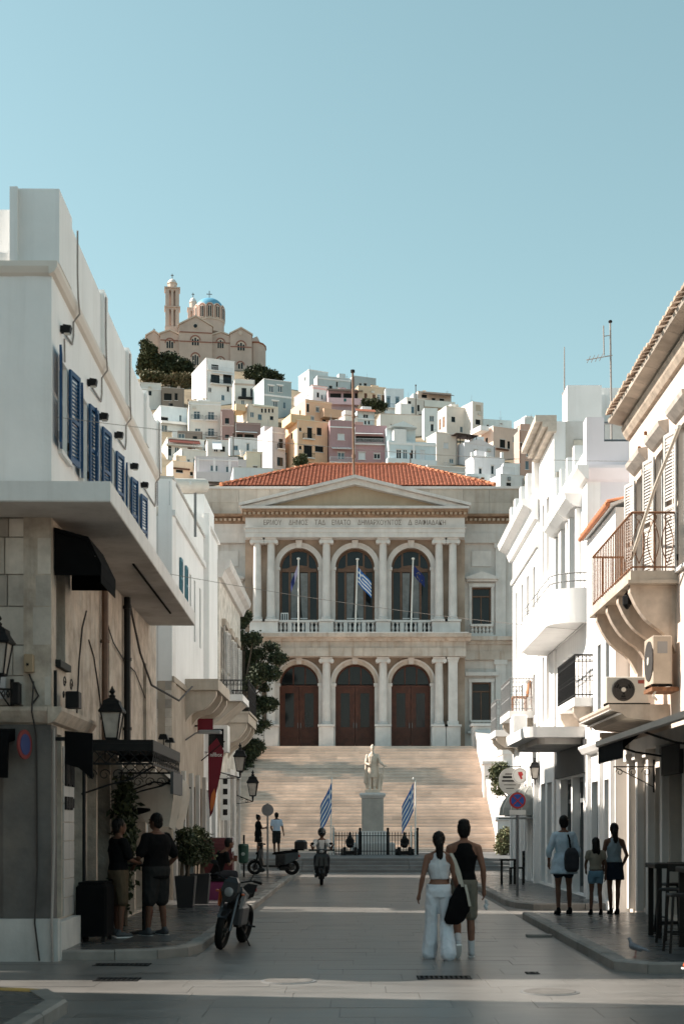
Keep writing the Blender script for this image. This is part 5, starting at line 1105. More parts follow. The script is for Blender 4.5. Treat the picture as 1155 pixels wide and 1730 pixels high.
# black window hood at the corner
hd = thing('window_awning', 'black fabric hood awning over the corner window under the slab', 'awning', FA((.7, .3, 5)))
MB(FA).prism([(.012, 5.62), (.45, 5.5), (.62, 5.15), (.62, 5.0), (.60, 5.0), (.60, 5.13), (.43, 5.46), (.012, 5.56)], 'x', .12, 1.35).build('canopy', black, hd)
for e in (.125, 1.335): MB(FA).prism([(.013, 5.55), (.43, 5.45), (.60, 5.12), (.60, 5.0), (.013, 5.0)], 'x', e, e+.012).build('side_panel', black, hd)
MB(FA).box(.12, 1.35, .605, .617, 4.9, 4.999).build('valance', black, hd)
# pipes and cables on the stone wall
for u, r, mat, lab in ((3.86, .055, pipe_b, 'brown drain pipe on the stone wall below the slab'), (6.28, .06, iron, 'black drain pipe on the stone wall near the far end of the slab')):
    t = thing('drain_pipe', lab, 'pipe', FA((u, .08, 2.9))); MB(FA).cyl((u, .075, 2.9), (u, .075, 5.7), r, n=8).build('pipe', mat, t)
    for zz in (3.4, 4.6, 5.5): MB(FA).cyl((u, .075, zz), (u, .075, zz+.05), r*1.3, n=8).build('collar', mat, t)
wire('long thin cable curving down the stone wall from the window hood', [FA(p) for p in ((2.55, .012, 4.9), (2.2, .012, 4.6), (1.95, .012, 4.1), (1.8, .012, 3.5), (1.75, .012, 3.28))], .011)
wire('second thin cable curving over the stone wall to the brown pipe', [FA(p) for p in ((2.75, .012, 4.5), (3.2, .012, 4.3), (3.6, .012, 3.9), (4.2, .012, 3.2), (4.3, .012, 2.8))], .011)
wire('cable slung under the slab along the stone wall', [FA(p) for p in ((4.0, .03, 5.1), (5.0, .03, 4.75), (6.2, .03, 4.6), (7.6, .03, 4.55), (9.0, .03, 4.2))], .012)
wire('thick black cable sagging from the slab end to the next balcony', [FA((6.4, .10, 5.6)), FA((7.6, .12, 4.9)), FA((9, .15, 4.45)), FA((11.6, .4, 4.38)), FA((13.4, .5, 4.85))], .022)
wire('black cable running down the corner pier', [FAf(p) for p in ((-.22, .05, 3.6), (-.21, .19, 3.2), (-.18, .06, 2.9), (-.17, .05, 1.2), (-.18, .16, .5), (-.12, .16, .02))], .013)
wire('black cable hanging from the meter box', [FAf(p) for p in ((-.28, .03, 3.7), (-.2, .03, 3.5), (-.16, .03, 3.42), (-.25, .03, 3.3))], .013)
wire('pale conduit down the corner beside the plinth', [FAf(p) for p in ((.035, .02, 3.0), (.04, .03, 1.5), (.04, .16, .5), (.05, .16, .0))], .018, cable_g)
mb_ = thing('meter_box', 'beige electric meter box on the stone end wall', 'box', FAf((-.26, .05, 3.85)))
MB(FAf).cbox(-.335, -.215, .002, .1, 3.72, 3.95, .01).build('case', M('beige_plastic', (.34, .25, .16), .6), mb_); MB(FAf).box(-.30, -.27, .1, .108, 3.8, 3.83).build('knob', iron, mb_)
spk = thing('wall_loudspeaker', 'black wall loudspeaker below the street lantern on the end wall', 'loudspeaker', FAf((-.4, .1, 3.5)))
MB(FAf).cbox(-.47, -.36, .08, .22, 3.3, 3.58, .02).build('cabinet', iron, spk); MB(FAf).box(-.43, -.40, .002, .079, 3.4, 3.48).build('bracket', iron, spk)
sg = tag(MB(FAf).box(-1.6, -.585, .003, .03, 3.38, 3.74).build('blank_sign', M('sign_white', (.55, .56, .58), .6)), 'blank white sign board on the stone end wall at the left edge', 'sign')
ews = thing('shop_awning', 'dark folded shop awning on the end wall at the left edge', 'awning', FAf((-1.6, .3, 2.8)))
MB(FAf).prism([(.004, 3.0), (.35, 2.95), (.42, 2.85), (.42, 2.35), (.4, 2.35), (.36, 2.8), (.004, 2.85)], 'x', -2.6, -.46).build('canopy', black, ews)
# no parking disc on the pier, turned to the cross street
npd = thing('parking_sign', 'red and blue round parking sign seen edge on at the corner pier', 'sign', FAf((-.3, .1, 2.8)))
MB(FAf).cyl((-.30, .24, 2.78), (-.28, .245, 2.78), .19, n=24).build('disc', M('faded_sign_red', (.17, .03, .03), .6), npd); MB(FAf).cyl((-.305, .239, 2.78), (-.275, .246, 2.78), .135, n=24).build('centre', M('faded_sign_blue', (.03, .05, .15), .6), npd); MB(FAf).box(-.30, -.28, .031, .06, 2.76, 2.80).build('bracket', iron, npd)
def lantern(label, loc, s_=1.0, bracket=None, mat=iron, gl=None, up=True):
    """four sided street lantern; loc is the foot of the glass body"""
    t = thing('street_lantern', label, 'street lamp', loc, 'wall lanterns of the street'); x, y, z = loc; mb = MB()
    gl = gl or M('lantern_glass', (.42, .38, .34), .25, .2, 6, spec=.5)
    def ring(h, zz): return [(x+h*s_*math.cos(math.pi/4+math.pi/2*i), y+h*s_*math.sin(math.pi/4+math.pi/2*i), z+zz*s_) for i in range(4)]
    MB().loft([ring(.13, .04), ring(.22, .46)]).build('glass', gl, t)
    for i in range(4): MB().cyl(ring(.14, .03)[i], ring(.235, .47)[i], .014*s_, n=6).build('frame_bar', mat, t)
    MB().loft([ring(.11, 0), ring(.15, .01), ring(.15, .04), ring(.13, .041)]).build('base', mat, t)
    MB().loft([ring(.28, .46), ring(.29, .49), ring(.20, .60), ring(.19, .66), ring(.10, .70), ring(.06, .72)]).build('roof', mat, t)
    MB().lathe([(.05*s_, .72*s_), (.06*s_, .75*s_), (.025*s_, .78*s_), (.055*s_, .82*s_), (.02*s_, .88*s_), (.004*s_, .92*s_)], (x, y, z), 8).build('finial', mat, t)
    if bracket:
        b_ = Vector(bracket); p = Vector(loc); q = p-Vector((0, 0, .18*s_)); bk = MB()
        bk.cyl(q, p, .02*s_, .04*s_, 8); mid = b_.lerp(q, .5)-Vector((0, 0, .16*s_))
        bk.tube([b_, b_.lerp(q, .5), q], .017*s_, 6); bk.tube([b_-Vector((0, 0, .3*s_)), mid, q.lerp(mid, .2), q], .012*s_, 6)
        d = (q-b_); 
        for f_ in (.3, .62):
            c = b_+d*f_-Vector((0, 0, .08*s_)); dn = d.normalized()
            bk.tube([c+dn*(.07*s_*math.cos(a)*(1-a/9))+Vector((0, 0, .07*s_*math.sin(a)*(1-a/9))) for a in [i*.6 for i in range(12)]], .009*s_, 5)
        bk.box(b_.x-.02, b_.x+.02, b_.y-.03, b_.y+.03, b_.z-.4*s_, b_.z+.15*s_); bk.build('bracket', mat, t)
    return t
lantern('large dark lantern cut off by the left edge of the picture', FAf((-1.15, 1.3, 3.66)), 1.15, FAf((-1.3, .02, 3.45)))
lantern('black wall lantern with pale glass on the stone end wall', FAf((-.56, .5, 3.62)), .88, FAf((-.5, .02, 3.5)))
lantern('dark lantern standing on the black iron pergola', FA((2.15, .45, 2.98)), .85)
scr = thing('sign_bracket', 'curly wrought iron sign bracket with a black lamp above the shop cornice', 'bracket', FA((.05, .1, 3.3)))
k_ = MB(FA)
for (cu_, cz_, r_) in ((.25, 3.62, .09), (.45, 3.6, .10), (.22, 3.45, .06)): k_.tube([(cu_+r_*(1-a/10)*math.cos(a), .06+.25*cu_, cz_+r_*(1-a/10)*math.sin(a)) for a in [i*.55 for i in range(14)]], .008, 5)
k_.box(-.02, .02, .03, .07, 3.28, 3.75); k_.build('scroll', iron, scr); MB(FA).cbox(.40, .62, .1, .28, 3.30, 3.52, .01).build('lamp_box', iron, scr)
# hanging black banner sign in front of the panelled wall
bs = thing('hanging_sign', 'black projecting shop sign below the cornice at the corner', 'sign', FA((.2, .3, 2.6)))
MB(FA).prism([(.14, 2.98), (.5, 2.95), (.5, 2.35), (.32, 2.5), (.14, 2.55)], 'x', .15, .2).build('board', black, bs); MB(FA).box(.15, .2, .001, .139, 2.85, 2.9).build('arm', iron, bs)
# black iron pergola with lattice over the cafe pavement
pg = thing('iron_pergola', 'black wrought iron pergola roof with lattice over the cafe front', 'pergola', FA((4, .5, 2.9)))
u0, u1, dd, zt_, zb_ = 2.05, 5.7, 1.05, 2.98, 2.62
MB(FA).box(u0, u1, 0.02, dd, zt_-.05, zt_).build('roof_panel', iron, pg)
for (a0, a1, b0, b1) in ((u0, u1, dd-.03, dd), (u0, u0+.03, .02, dd-.031), (u1-.03, u1, .02, dd-.031)):
    MB(FA).box(a0, a1, b0, b1, zt_-.16, zt_-.051).build('fascia', iron, pg); MB(FA).box(a0, a1, b0, b1, zb_, zb_+.03).build('lower_rail', iron, pg)
lat = MB(FA)
for i in range(6):
    x0, x1 = .05+(dd-.08)*i/6, .05+(dd-.08)*(i+1)/6
    for e in (u0+.012, u1-.018): lat.tube([(e, x0, zb_+.03), (e, x1, zt_-.16)], .008, 5); lat.tube([(e, x1, zb_+.03), (e, x0, zt_-.16)], .008, 5)
for i in range(16):
    x0, x1 = u0+(u1-u0)*i/16, u0+(u1-u0)*(i+1)/16; lat.tube([(x0, dd-.015, zb_+.03), (x1, dd-.015, zt_-.16)], .008, 5); lat.tube([(x1, dd-.015, zb_+.03), (x0, dd-.015, zt_-.16)], .008, 5)
tag(lat.build('lattice', iron, pg), kind='stuff')
for uu in (u0+.03, u1-.05):
    sc_ = MB(FA)
    for i in range(5):
        c0, c1 = .16+.19*i, 2.48; sc_.tube([(uu, c0+.085*(1-a/11)*math.cos(a), c1+.085*(1-a/11)*math.sin(a)) for a in [q*.55 for q in range(15)]], .008, 5)
    sc_.tube([(uu, .02, 2.2), (uu, .4, 2.33), (uu, .75, 2.42), (uu, dd, 2.6)], .014, 6); sc_.build('scroll_bracket', iron, pg)
for uu in (u0+.02, u1-.02): MB(FA).cyl((uu, .06, .12), (uu, .06, zb_), .025, n=8).build('post', iron, pg)
MB(FA).box(4.2, 5.6, dd+.002, dd+.05, 2.25, 2.60).build('sign_board', M('grey_board', (.07, .072, .075), .6, .2, 3), pg)
for u, lab in ((4.6, 'small black spotlight on the pergola edge towards the middle'), (5.5, 'small black spotlight at the far end of the pergola')):
    t = thing('spotlight', lab, 'lamp', FA((u, .9, 3.0))); MB(FA).cyl((u, .9, 2.981), (u, .9, 3.14), .01, n=6).build('stem', iron, t); MB(FA).prism([(.82, 3.14), (.98, 3.14), (.95, 3.22), (.85, 3.22)], 'x', u-.1, u+.1).build('head', iron, t)
# cream cloth awning hanging crumpled, dark small hood before it
cl = thing('cloth_awning', 'cream cloth awning hanging crumpled beyond the pergola', 'awning', FA((7.2, .6, 2.3)))
mb = MB(FA); n, m = 16, 10; rs = random.Random(2); vs_ = []
for i in range(n+1):
    for j in range(m+1):
        t = j/m; uu = 6.15+2.1*i/n; d = .02+1.0*math.sin(min(1, t*1.45)*math.pi/2)*(.9+.1*math.sin(i*1.9)); zz = 2.75-.28*t-(.75*max(0, t-.45)/.55)*(.85+.25*math.sin(i*1.3+.6)); vs_.append((uu+.06*math.sin(j*.9+i), d-.25*max(0, t-.55), zz))
mb.add(vs_, [(i*(m+1)+j, (i+1)*(m+1)+j, (i+1)*(m+1)+j+1, i*(m+1)+j+1) for i in range(n) for j in range(m)]); mb.build('cloth', cream_f, cl, smooth=True)
MB(FA).loft([[(6.16+k, p[1], p[2]) for p in [(0, .02, 2.75)]+vs_[1:m+1]+[(0, .45, 1.75), (0, .2, 2.1), (0, .02, 2.3)]] for k in (0, .012)]).build('side_cloth', cream_f, cl)
for e in (6.15, 8.25): MB(FA).tube([(e, .02, 2.3), (e, .55, 2.5), (e, .98, 2.45)], .014, 6).build('arm', iron, cl)
dh = thing('shop_hood', 'small dark pointed shop hood under the cream awning', 'awning', FA((5.4, .5, 2)))
MB(FA).prism([(.01, 2.08), (.5, 2.04), (.51, 2.0), (.2, 1.9), (.01, 1.7)], 'x', 5.75, 6.05).build('canopy', black, dh)

# ---- building B : white upper floor with narrow windows
BX, BD0, BD1 = -4.05, 30.9, 37.25
FB = Fr((BX, BD0, 0), (0, 1), (1, 0)); FBf = Fr((BX, BD0, 0), (1, -skew), (-skew, -1)); BL_ = BD1-BD0
B = thing('white_building', 'white building with narrow windows and a boiler behind the blue shuttered house', 'building', (BX-2, BD0, 0))
bw = [(.35, .0), (1.4, 1), (2.4, 1), (3.4, 0), (4.3, 2), (5.5, 2)]
hs = [(u-.17, u+.17, 6.95 if k < 2 else 6.3, 7.82) for u, k in bw]
bsh = [(.5, 1.5, .15, 2.7), (1.9, 3.0, .15, 2.7), (3.4, 4.4, .15, 2.7), (4.8, 5.9, .15, 2.7)]
MB(FB).wall(0, BL_, 4.9, 9.3, hs, -.3, 0).build('wall', white, B)
MB(FB).wall(0, BL_, 0, 4.899, bsh, -.3, 0).build('ground_floor_wall', M('pale_stone', (.38, .32, .26), .85, .15, 2, .4, 10, streak=.3), B)
MB(FBf).box(-7, -.001, -.3, 0, 0, 4.899).build('end_wall_stone', MATS['pale_stone'], B); MB(FBf).box(-7, -.001, -.3, 0, 4.9, 9.3).build('end_wall', white2, B)
MB(FBf).box(-.9, -.05, .001, .01, 8.72, 9.25).build('stained_patch', M('stained_plaster', (.20, .20, .21), .9, .4, 3, blotch=.7, blotch_col=(.5, .5, .5)), B)
MB(FB).box(.05, BL_, -6, -.302, 8.5, 8.7).build('roof', roof_m, B)
MB(FB).box(-.0, BL_, .001, .07, 8.5, 8.62).build('moulding', white2, B); MB(FB).box(0, BL_, -.35, .04, 9.301, 9.36).build('coping', concrete, B)
MB(FB).box(-.02, BL_, .001, .05, 4.88, 5.0).build('floor_band', MATS['pale_stone'], B)
for (u, k), h_ in zip(bw, hs):
    o = MB(FB).wall(*h_, [(h_[0]+.04, h_[1]-.04, h_[2]+.04, h_[3]-.04)], -.2, -.14).build('window', wframe if k != 1 else teal, B); MB(FB).box(h_[0], h_[1], -.23, -.19, h_[2], h_[3]).build('pane', curtain if k != 1 else teal, o)
    if k == 1: mb = MB(FB); louvre_leaf(mb, lambda p, u=u, h_=h_: (u-.17+p[0], .01+p[1], h_[2]+p[2]), .34, h_[3]-h_[2]); mb.build('shutter', teal, o)
for a, b_, z0, z1 in bsh:
    o = MB(FB).wall(a, b_, z0, z1, [(a+.08, (a+b_)/2-.04, z0+.08, z1-.5), ((a+b_)/2+.04, b_-.08, z0+.08, z1-.5), (a+.08, b_-.08, z1-.42, z1-.07)], -.25, -.18).build('shop_front', shut_d, B); MB(FB).box(a, b_, -.29, -.24, z0, z1).build('shop_glass', glass, o)
for a in (.1, 1.6, 3.1, 4.5, 6.0): MB(FB).box(a, a+.22, .001, .09, .12, 3.0).build('pilaster', M('grey_white_pilaster', (.48, .46, .44), .8, .1, 2), B)
for i in range(9):
    for j in range(2): MB(FBf).cbox(-.42*(j+1)+.008, -.42*j-.008, .001, .025, 3.1+i*.2-.1*0+.005, 3.1+(i+1)*.2-.005, .005).build('quoin_stone', stone_b, B)
bo = thing('solar_boiler', 'pale cylindrical water boiler on the roof of the white building', 'boiler', (PX(318, 34), 34, 8.7))
p0, p1 = P(283, 820, 33.5), P(345, 821, 34.4)
MB().cyl(p0, p1, .17, n=18).build('tank', plastic_w, bo, smooth=False); 
for f_ in (.25, .75): q = p0.lerp(p1, f_); MB().box(q.x-.03, q.x+.03, q.y-.03, q.y+.03, 8.7, q.z-.15).build('stand', iron_g, bo)
q = p0.lerp(p1, .55); MB().box(q.x-.1, q.x+.1, q.y-.182, q.y-.165, q.z-.02, q.z+.07).build('label_plate', wframe, bo)

# ---- building C : white with a penthouse; building D : rubble stone with cornice
C_ = thing('white_building', 'slim white building with a set back roof room before the stone house', 'building', (-6, 37.3, 0))
FC = Fr((-4.05, 37.26, 0), (0, 1), (1, 0))
MB(FC).wall(0, 3.7, 0, 9.85, [(.8, 1.15, 6.2, 8.3), (.5, 1.5, .15, 2.7), (2.0, 3.1, .15, 2.7)], -.3, 0).build('wall', white, C_)
MB(FC).box(0, 3.7, -6, -.301, 0, 9.4).build('body', white, C_); MB(FC).box(-.02, .42, .001, .14, 4.9, 9.95).build('corner_pilaster', white, C_)
MB(FC).box(.81, 1.14, -.2, -.15, 6.21, 8.29).build('window', greyshut, C_)
for a in (.5, 2.0): MB(FC).box(a, a+1.05, -.28, -.2, .15, 2.7).build('shop_front', glass, C_)
MB().box(-7.5, -4.12, 38.0, 40.6, 9.401, 10.62).build('roof_room', white, C_); MB().prism([(37.3, 9.86), (41, 9.86), (41, 9.9), (37.3, 9.95)], 'x', -4.4, -3.98).build('coping', white, C_)
Dd = thing('stone_house', 'pale rubble stone house with cornice and wrought iron balcony on the left corner', 'building', (-6, 41, 0))
FD = Fr((-4.02, 40.98, 0), (0, 1), (1, 0)); DL = 7.45
dh_ = [(1.0, 1.9, 5.1, 7.6), (3.1, 4.0, 5.1, 7.6), (5.2, 6.1, 5.1, 7.6), (.8, 2.0, .15, 3.1), (2.8, 4.2, .15, 3.3), (5.0, 6.4, .15, 3.3)]
MB(FD).wall(0, DL, 0, 8.9, dh_, -.4, 0).build('wall', stone_c, Dd)
MB(FD).box(0, DL, -5, -.401, 0, 8.8).build('body', stone_c, Dd)
MB(FD).prism([(-.1, 8.901), (.1, 8.901), (.18, 9.1), (.32, 9.2), (.36, 9.35), (-.1, 9.35)], 'x', -.1, DL+.2).build('cornice', marble_l, Dd); MB(FD).prism([(-5, 9.351), (.34, 9.351), (.34, 9.42), (-5, 9.42)], 'x', -.08, DL+.18).build('roof', marble_l, Dd)
for a, b_, z0, z1 in dh_[:3]:
    shutter_window(FD, Dd, (a+b_)/2, b_-a, z0, z1, .45, R(170), greyshut, gl=glass); MB(FD).box(a-.15, b_+.15, .001, .12, z1+.05, z1+.25).build('lintel', stone_a, Dd)
for a, b_, z0, z1 in dh_[3:]:
    o = MB(FD).wall(a, b_, z0, z1, [(a+.1, (a+b_)/2-.04, z0+.9, z1-.5), ((a+b_)/2+.04, b_-.1, z0+.9, z1-.5), (a+.1, b_-.1, z1-.42, z1-.08)], -.3, -.2).build('shop_front', M('grey_green_joinery', (.22, .24, .24), .7, .15, 3), Dd); MB(FD).box(a, b_, -.36, -.29, z0, z1).build('shop_glass', glass, o)
    MB(FD).box(a-.12, b_+.12, .001, .1, z1, z1+.2).build('shop_lintel', marble_l, Dd); [MB(FD).box(q-.09, q+.09, .001, .08, .12, z1-.001).build('shop_jamb', marble_l, Dd) for q in (a-.1, b_+.1)]
# projecting balconies with curved consoles
def console(fr, par, u, w_, d, z, h, mat):
    """S-curved console bracket, top at z, depth d, height h"""
    pts = [(0, z), (d, z), (d, z-.12)]+[(d*(1-t)-.05*math.sin(t*math.pi), z-.12-(h-.12)*(t**.8)-.07*math.sin(t*math.pi*2)) for t in [i/10 for i in range(1, 11)]]
    MB(fr).prism(pts, 'x', u-w_/2, u+w_/2).build('console', mat, par)
def railing(fr, par, pts, z0, z1, sp=.11, r=.008, mat=iron, scroll=False):
    """iron railing along (u,d) points: rails, and every bar a piece of its own"""
    bar = {}
    o = None
    for (a, b_), (c, d) in zip(pts, pts[1:]):
        L = math.hypot(c-a, d-b_); t = MB(fr).tube([(a, b_, z1), (c, d, z1)], r*1.9, 6).build('top_rail' if o else 'railing', mat, par)
        if o is None: o = t
        MB(fr).tube([(a, b_, z0+.06), (c, d, z0+.06)], r*1.4, 6).build('bottom_rail', mat, o)
        if scroll: MB(fr).tube([(a, b_, z1-.14), (c, d, z1-.14)], r*1.2, 6).build('mid_rail', mat, o)
        n = max(1, int(L/sp)); me = MB().cyl((0, 0, z0-(z0+z1)/2), (0, 0, z1-(z0+z1)/2), r, n=6).mesh('bar', mat)
        for i in range(n+1):
            f_ = i/n; inst('bar', me, o, fr((a+(c-a)*f_, b_+(d-b_)*f_, (z0+z1)/2)))
        if scroll:
            sc_ = MB(fr)
            for i in range(n):
                f_ = (i+.5)/n; uc, dc_ = a+(c-a)*f_, b_+(d-b_)*f_; ux, ud = (c-a)/L, (d-b_)/L
                for zc, rr_ in ((z1-.07, .045), (z0+.45*(z1-z0), .05)):
                    sc_.tube([(uc+ux*rr_*math.cos(q), dc_+ud*rr_*math.cos(q), zc+rr_*math.sin(q)) for q in [2*math.pi*k/10 for k in range(11)]], r*.7, 4)
            tag(sc_.build('scrollwork', mat, o), kind='stuff')
    return o
bm = M('balcony_marble', (.46, .40, .335), .75, .15, 2, .3, 10, streak=.4, dirt=(.22, .16, .11))
b1 = thing('stone_balcony', 'bare stone balcony slab on curved consoles below the white building', 'balcony', FB((3.6, .4, 4.7)))
MB(FB).box(2.3, 5.3, .002, .78, 4.92, 5.18).build('slab', bm, b1); [console(FB, b1, u, .22, .72, 4.919, .75, bm) for u in (2.5, 3.8, 5.1)]
b2 = thing('canopy_slab', 'pale canopy slab with dark underside before the stone house', 'canopy', FC((.9, .4, 4.5)))
MB(FC).box(.3, 2.4, .002, 1.0, 5.05, 5.22).build('slab', white2, b2); MB(FC).prism([(.002, 5.049), (.95, 5.049), (.3, 4.5), (.002, 4.3)], 'x', .5, 2.2).build('soffit', bm, b2)
b3 = thing('iron_balcony', 'stone balcony with black iron railing on the stone corner house', 'balcony', FD((1.8, .4, 4.7)))
MB(FD).box(.0, 3.2, .002, .85, 4.72, 4.98).build('slab', bm, b3); MB(FD).box(-.04, 3.24, .002, .9, 4.98, 5.04).build('edge', bm, b3)
[console(FD, b3, u, .26, .8, 4.719, .9, bm) for u in (.2, 1.6, 3.0)]
railing(FD, b3, [(.03, .02), (.03, .84), (3.17, .84), (3.17, .02)], 5.04, 5.95, .1, .008, iron, True)
# lamps, banner and small things along the left facades
lantern('black wall lantern on an iron arm above the shops left of the stairs', (-3.15, 37.9, 3.18), .85, (-4.0, 38.2, 3.25))
lantern('black lantern at the end of the left facades against the stairs', (-3.45, 46.5, 2.7), .95, (-4.0, 46.6, 2.75))
bn = thing('banner', 'dark red tapered shop banner hanging from the left facades', 'banner', (-3.6, 36.8, 3))
FN = Fr((-3.62, 36.2, 0), (1, 0), (0, -1))
red_b = M('banner_red', (.14, .010, .022), .7, .1, 3)
MB(FN).prism([(-.2, 3.75), (.02, 3.98), (.20, 3.65), (.12, 3.1), (.0, 2.55), (-.08, 2.1), (-.16, 1.95), (-.2, 2.6)], 'y', -.006, .006).build('cloth', red_b, bn)
MB(FN).prism([(-.12, 2.55), (-.04, 2.7), (.0, 2.5), (-.05, 2.25), (-.13, 2.1), (-.15, 2.3)], 'y', .007, .012).build('orange_motif', M('banner_orange', (.5, .14, .04), .7), bn)
vs_, fs_ = text_mb('nillbox', .15, .004); MB(FN).add([(v.x*.75+.0, .012+v.z, 3.55+v.y) for v in vs_], fs_).build('lettering', wframe, bn)
MB().cyl((-4.0, 36.2, 3.4), (-3.4, 36.2, 3.9), .015, n=6).build('pole', iron, bn)
red2 = thing('projecting_sign', 'small red square sign above the banner on the left facades', 'sign', (-3.75, 35.2, 4.2)); MB().box(-3.98, -3.6, 35.2, 35.26, 4.05, 4.4).build('board', red_b, red2); MB().box(-4.05, -3.981, 35.215, 35.245, 4.2, 4.24).build('bracket', iron, red2)
kio = thing('box_window', 'square grey box window projecting below the canopy slab', 'window', (-3.8, 37.6, 4.1)); MB().box(-4.049, -3.45, 37.5, 38.2, 3.7, 4.4).build('frame', white2, kio); MB().box(-3.95, -3.55, 37.49, 37.499, 3.8, 4.3).build('pane', glass, kio)
for x, lab in ((-3.55, 'flat grey street light arm reaching out below the stone balcony'),):
    t = thing('flat_lamp', lab, 'lamp', (x, 33.3, 3.9)); MB().tube([(-4.05, 33.3, 3.75), (-3.8, 33.3, 3.92), (-3.6, 33.3, 3.95)], .02, 6).build('arm', iron_g, t); MB().cbox(-3.75, -3.2, 33.2, 33.4, 3.9, 3.99, .03).build('head', iron_g, t)
vt = thing('vertical_sign', 'narrow white sign with dark marks standing on the stone house wall', 'sign', (-3.95, 41.4, 2.8))
MB().box(-4.01, -3.72, 41.3, 41.34, 1.9, 3.3).build('board', wframe, vt)
for i in range(4): MB().box(-3.93, -3.80, 41.285, 41.299, 2.05+i*.3, 2.22+i*.3).build('mark', iron, vt)
# ---- near-left block across the side street (outside the frame, its shade falls on the road)
Zb = thing('near_left_block', 'white corner block across the side street, just out of the left edge', 'building', (-7, 5, 0))
MB().add([(-4.6, -10, 0), (-4.6, 15.1, 0), (-12, 16.36, 0), (-12, -10, 0), (-4.6, -10, 10.4), (-4.6, 15.1, 10.4), (-12, 16.36, 10.4), (-12, -10, 10.4)], [(0, 1, 5, 4), (1, 2, 6, 5), (2, 3, 7, 6), (3, 0, 4, 7), (4, 5, 6, 7)]).build('wall', white2, Zb)
for i in range(5):
    for z0 in (1.2, 4.6, 7.6): MB().box(-4.62, -4.58, -7+4*i, -6+4*i, z0, z0+1.7).build('window', shut_d, Zb)
# ---- building left of the square beyond the gap
E = thing('square_side_building', 'building on the left of the square hidden behind the stone house', 'building', (-10, 58, 0))
MB().add([(-6.7, 51.3, 0), (-6.7, 66.6, 0), (-14, 67.8, 0), (-14, 52.5, 0), (-6.7, 51.3, 9.2), (-6.7, 66.6, 9.2), (-14, 67.8, 9.2), (-14, 52.5, 9.2)], [(0, 1, 5, 4), (1, 2, 6, 5), (2, 3, 7, 6), (3, 0, 4, 7), (4, 5, 6, 7)]).build('wall', white2, E)
MB().box(-6.85, -6.4, 51.2, 66.7, 9.201, 9.5).build('cornice', white, E)
for i in range(5): MB().box(-6.72, -6.66, 52.5+2.9*i, 53.6+2.9*i, 5, 7.2).build('window', shut_d, E)
wire('thin wire crossing the street at the level of the hall balcony', [FA((8.5, .0, 6.6)), Vector((5.1, 33.0, 6.3))], .005, cable_g, sag=.12)
wire('thin wire stretched high across the street before the hillside', [FA((.3, .02, 7.1)), Vector((5.3, 26.5, 8.55))], .004, cable_g, sag=.15)
# ------------------------------------------------------------------ right side of the street
def FRx(X): return Fr((X, 0, 0), (0, 1), (-1, 0))        # u is the depth down the street
# ---- R1 : old pink-cream house with shuttered French doors
r1_m = M('pinkish_old_plaster', (.62, .52, .45), .9, .10, 1.5, .5, 9, streak=.25, dirt=(.42, .32, .25), blotch=.35, blotch_col=(.70, .62, .55))
f1 = FRx(5.4); R1 = thing('old_cream_house', 'weathered cream house with louvred shutters and tiled eave at the right edge', 'building', (7, 22, 0))
fd_ = [27.15, 25.35, 23.55, 21.75, 19.9]
R1H = [(u-.42, u+.42, 6.08, 8.45) for u in fd_]
shops1 = [(27.15, 27.7, .2, 2.85), (26.12, 26.85, .2, 2.8), (24.95, 25.85, .2, 2.8), (23.25, 24.65, .2, 2.9), (21.15, 22.95, .2, 2.9), (18.95, 20.85, .2, 2.9), (17, 18.7, .2, 2.9)]
mids1 = [(27.0, 27.5, 3.9, 5.5), (25.9, 26.4, 3.9, 5.5)]
MB(f1).wall(16.9, 28.3, 3.4, 9.6, R1H+mids1, -.35, 0).build('wall', r1_m, R1)
MB(f1).wall(16.9, 28.3, 0, 3.399, shops1, -.35, 0).build('ground_floor_wall', M('cream_shop_front', (.60, .53, .46), .8, .12, 2, .3, 10, streak=.35, dirt=(.3, .24, .19)), R1)
MB(f1).box(16.9, 28.3, -6, -.351, 0, 9.5).build('body', r1_m, R1)
for u in fd_: 
    shutter_window(f1, R1, u, .84, 6.08, 8.45, .45, R(166), greyshut, gl=glass, name='french_door')
    MB(f1).prism([(-.01, 8.56), (.05, 8.6), (.17, 8.72), (.19, 8.8), (-.01, 8.84)], 'x', u-.62, u+.62).build('hood_mould', M('hood_stone', (.44, .39, .35), .85, .2, 4, streak=.4), R1)
for h_ in mids1: o = MB(f1).wall(*h_, [(h_[0]+.06, h_[1]-.06, h_[2]+.06, h_[3]-.06)], -.2, -.13).build('window', wframe, R1); MB(f1).box(h_[0], h_[1], -.24, -.19, h_[2], h_[3]).build('pane', glass, o)
for h_ in shops1:
    o = MB(f1).wall(*h_, [(h_[0]+.07, h_[1]-.07, h_[2]+.5, h_[3]-.5), (h_[0]+.07, h_[1]-.07, h_[3]-.43, h_[3]-.07)], -.28, -.2).build('shop_front', M('grey_shop_joinery', (.14, .15, .155), .6, .2, 3), R1); MB(f1).box(h_[0], h_[1], -.33, -.27, h_[2], h_[3]).build('shop_glass', glass, o)
for u in (27.75, 26.9, 25.9, 24.7, 23.0, 20.9): MB(f1).box(u, u+.2, .001, .12, .12, 3.0).build('pilaster', M('white_pilaster', (.68, .64, .60), .8, .08, 2), R1); MB(f1).box(u-.05, u+.25, .001, .18, 3.0, 3.14).build('pilaster_cap', MATS['white_pilaster'], R1)
MB(f1).box(16.9, 28.35, .001, .16, 3.141, 3.38).build('shop_frieze', MATS['white_pilaster'], R1)
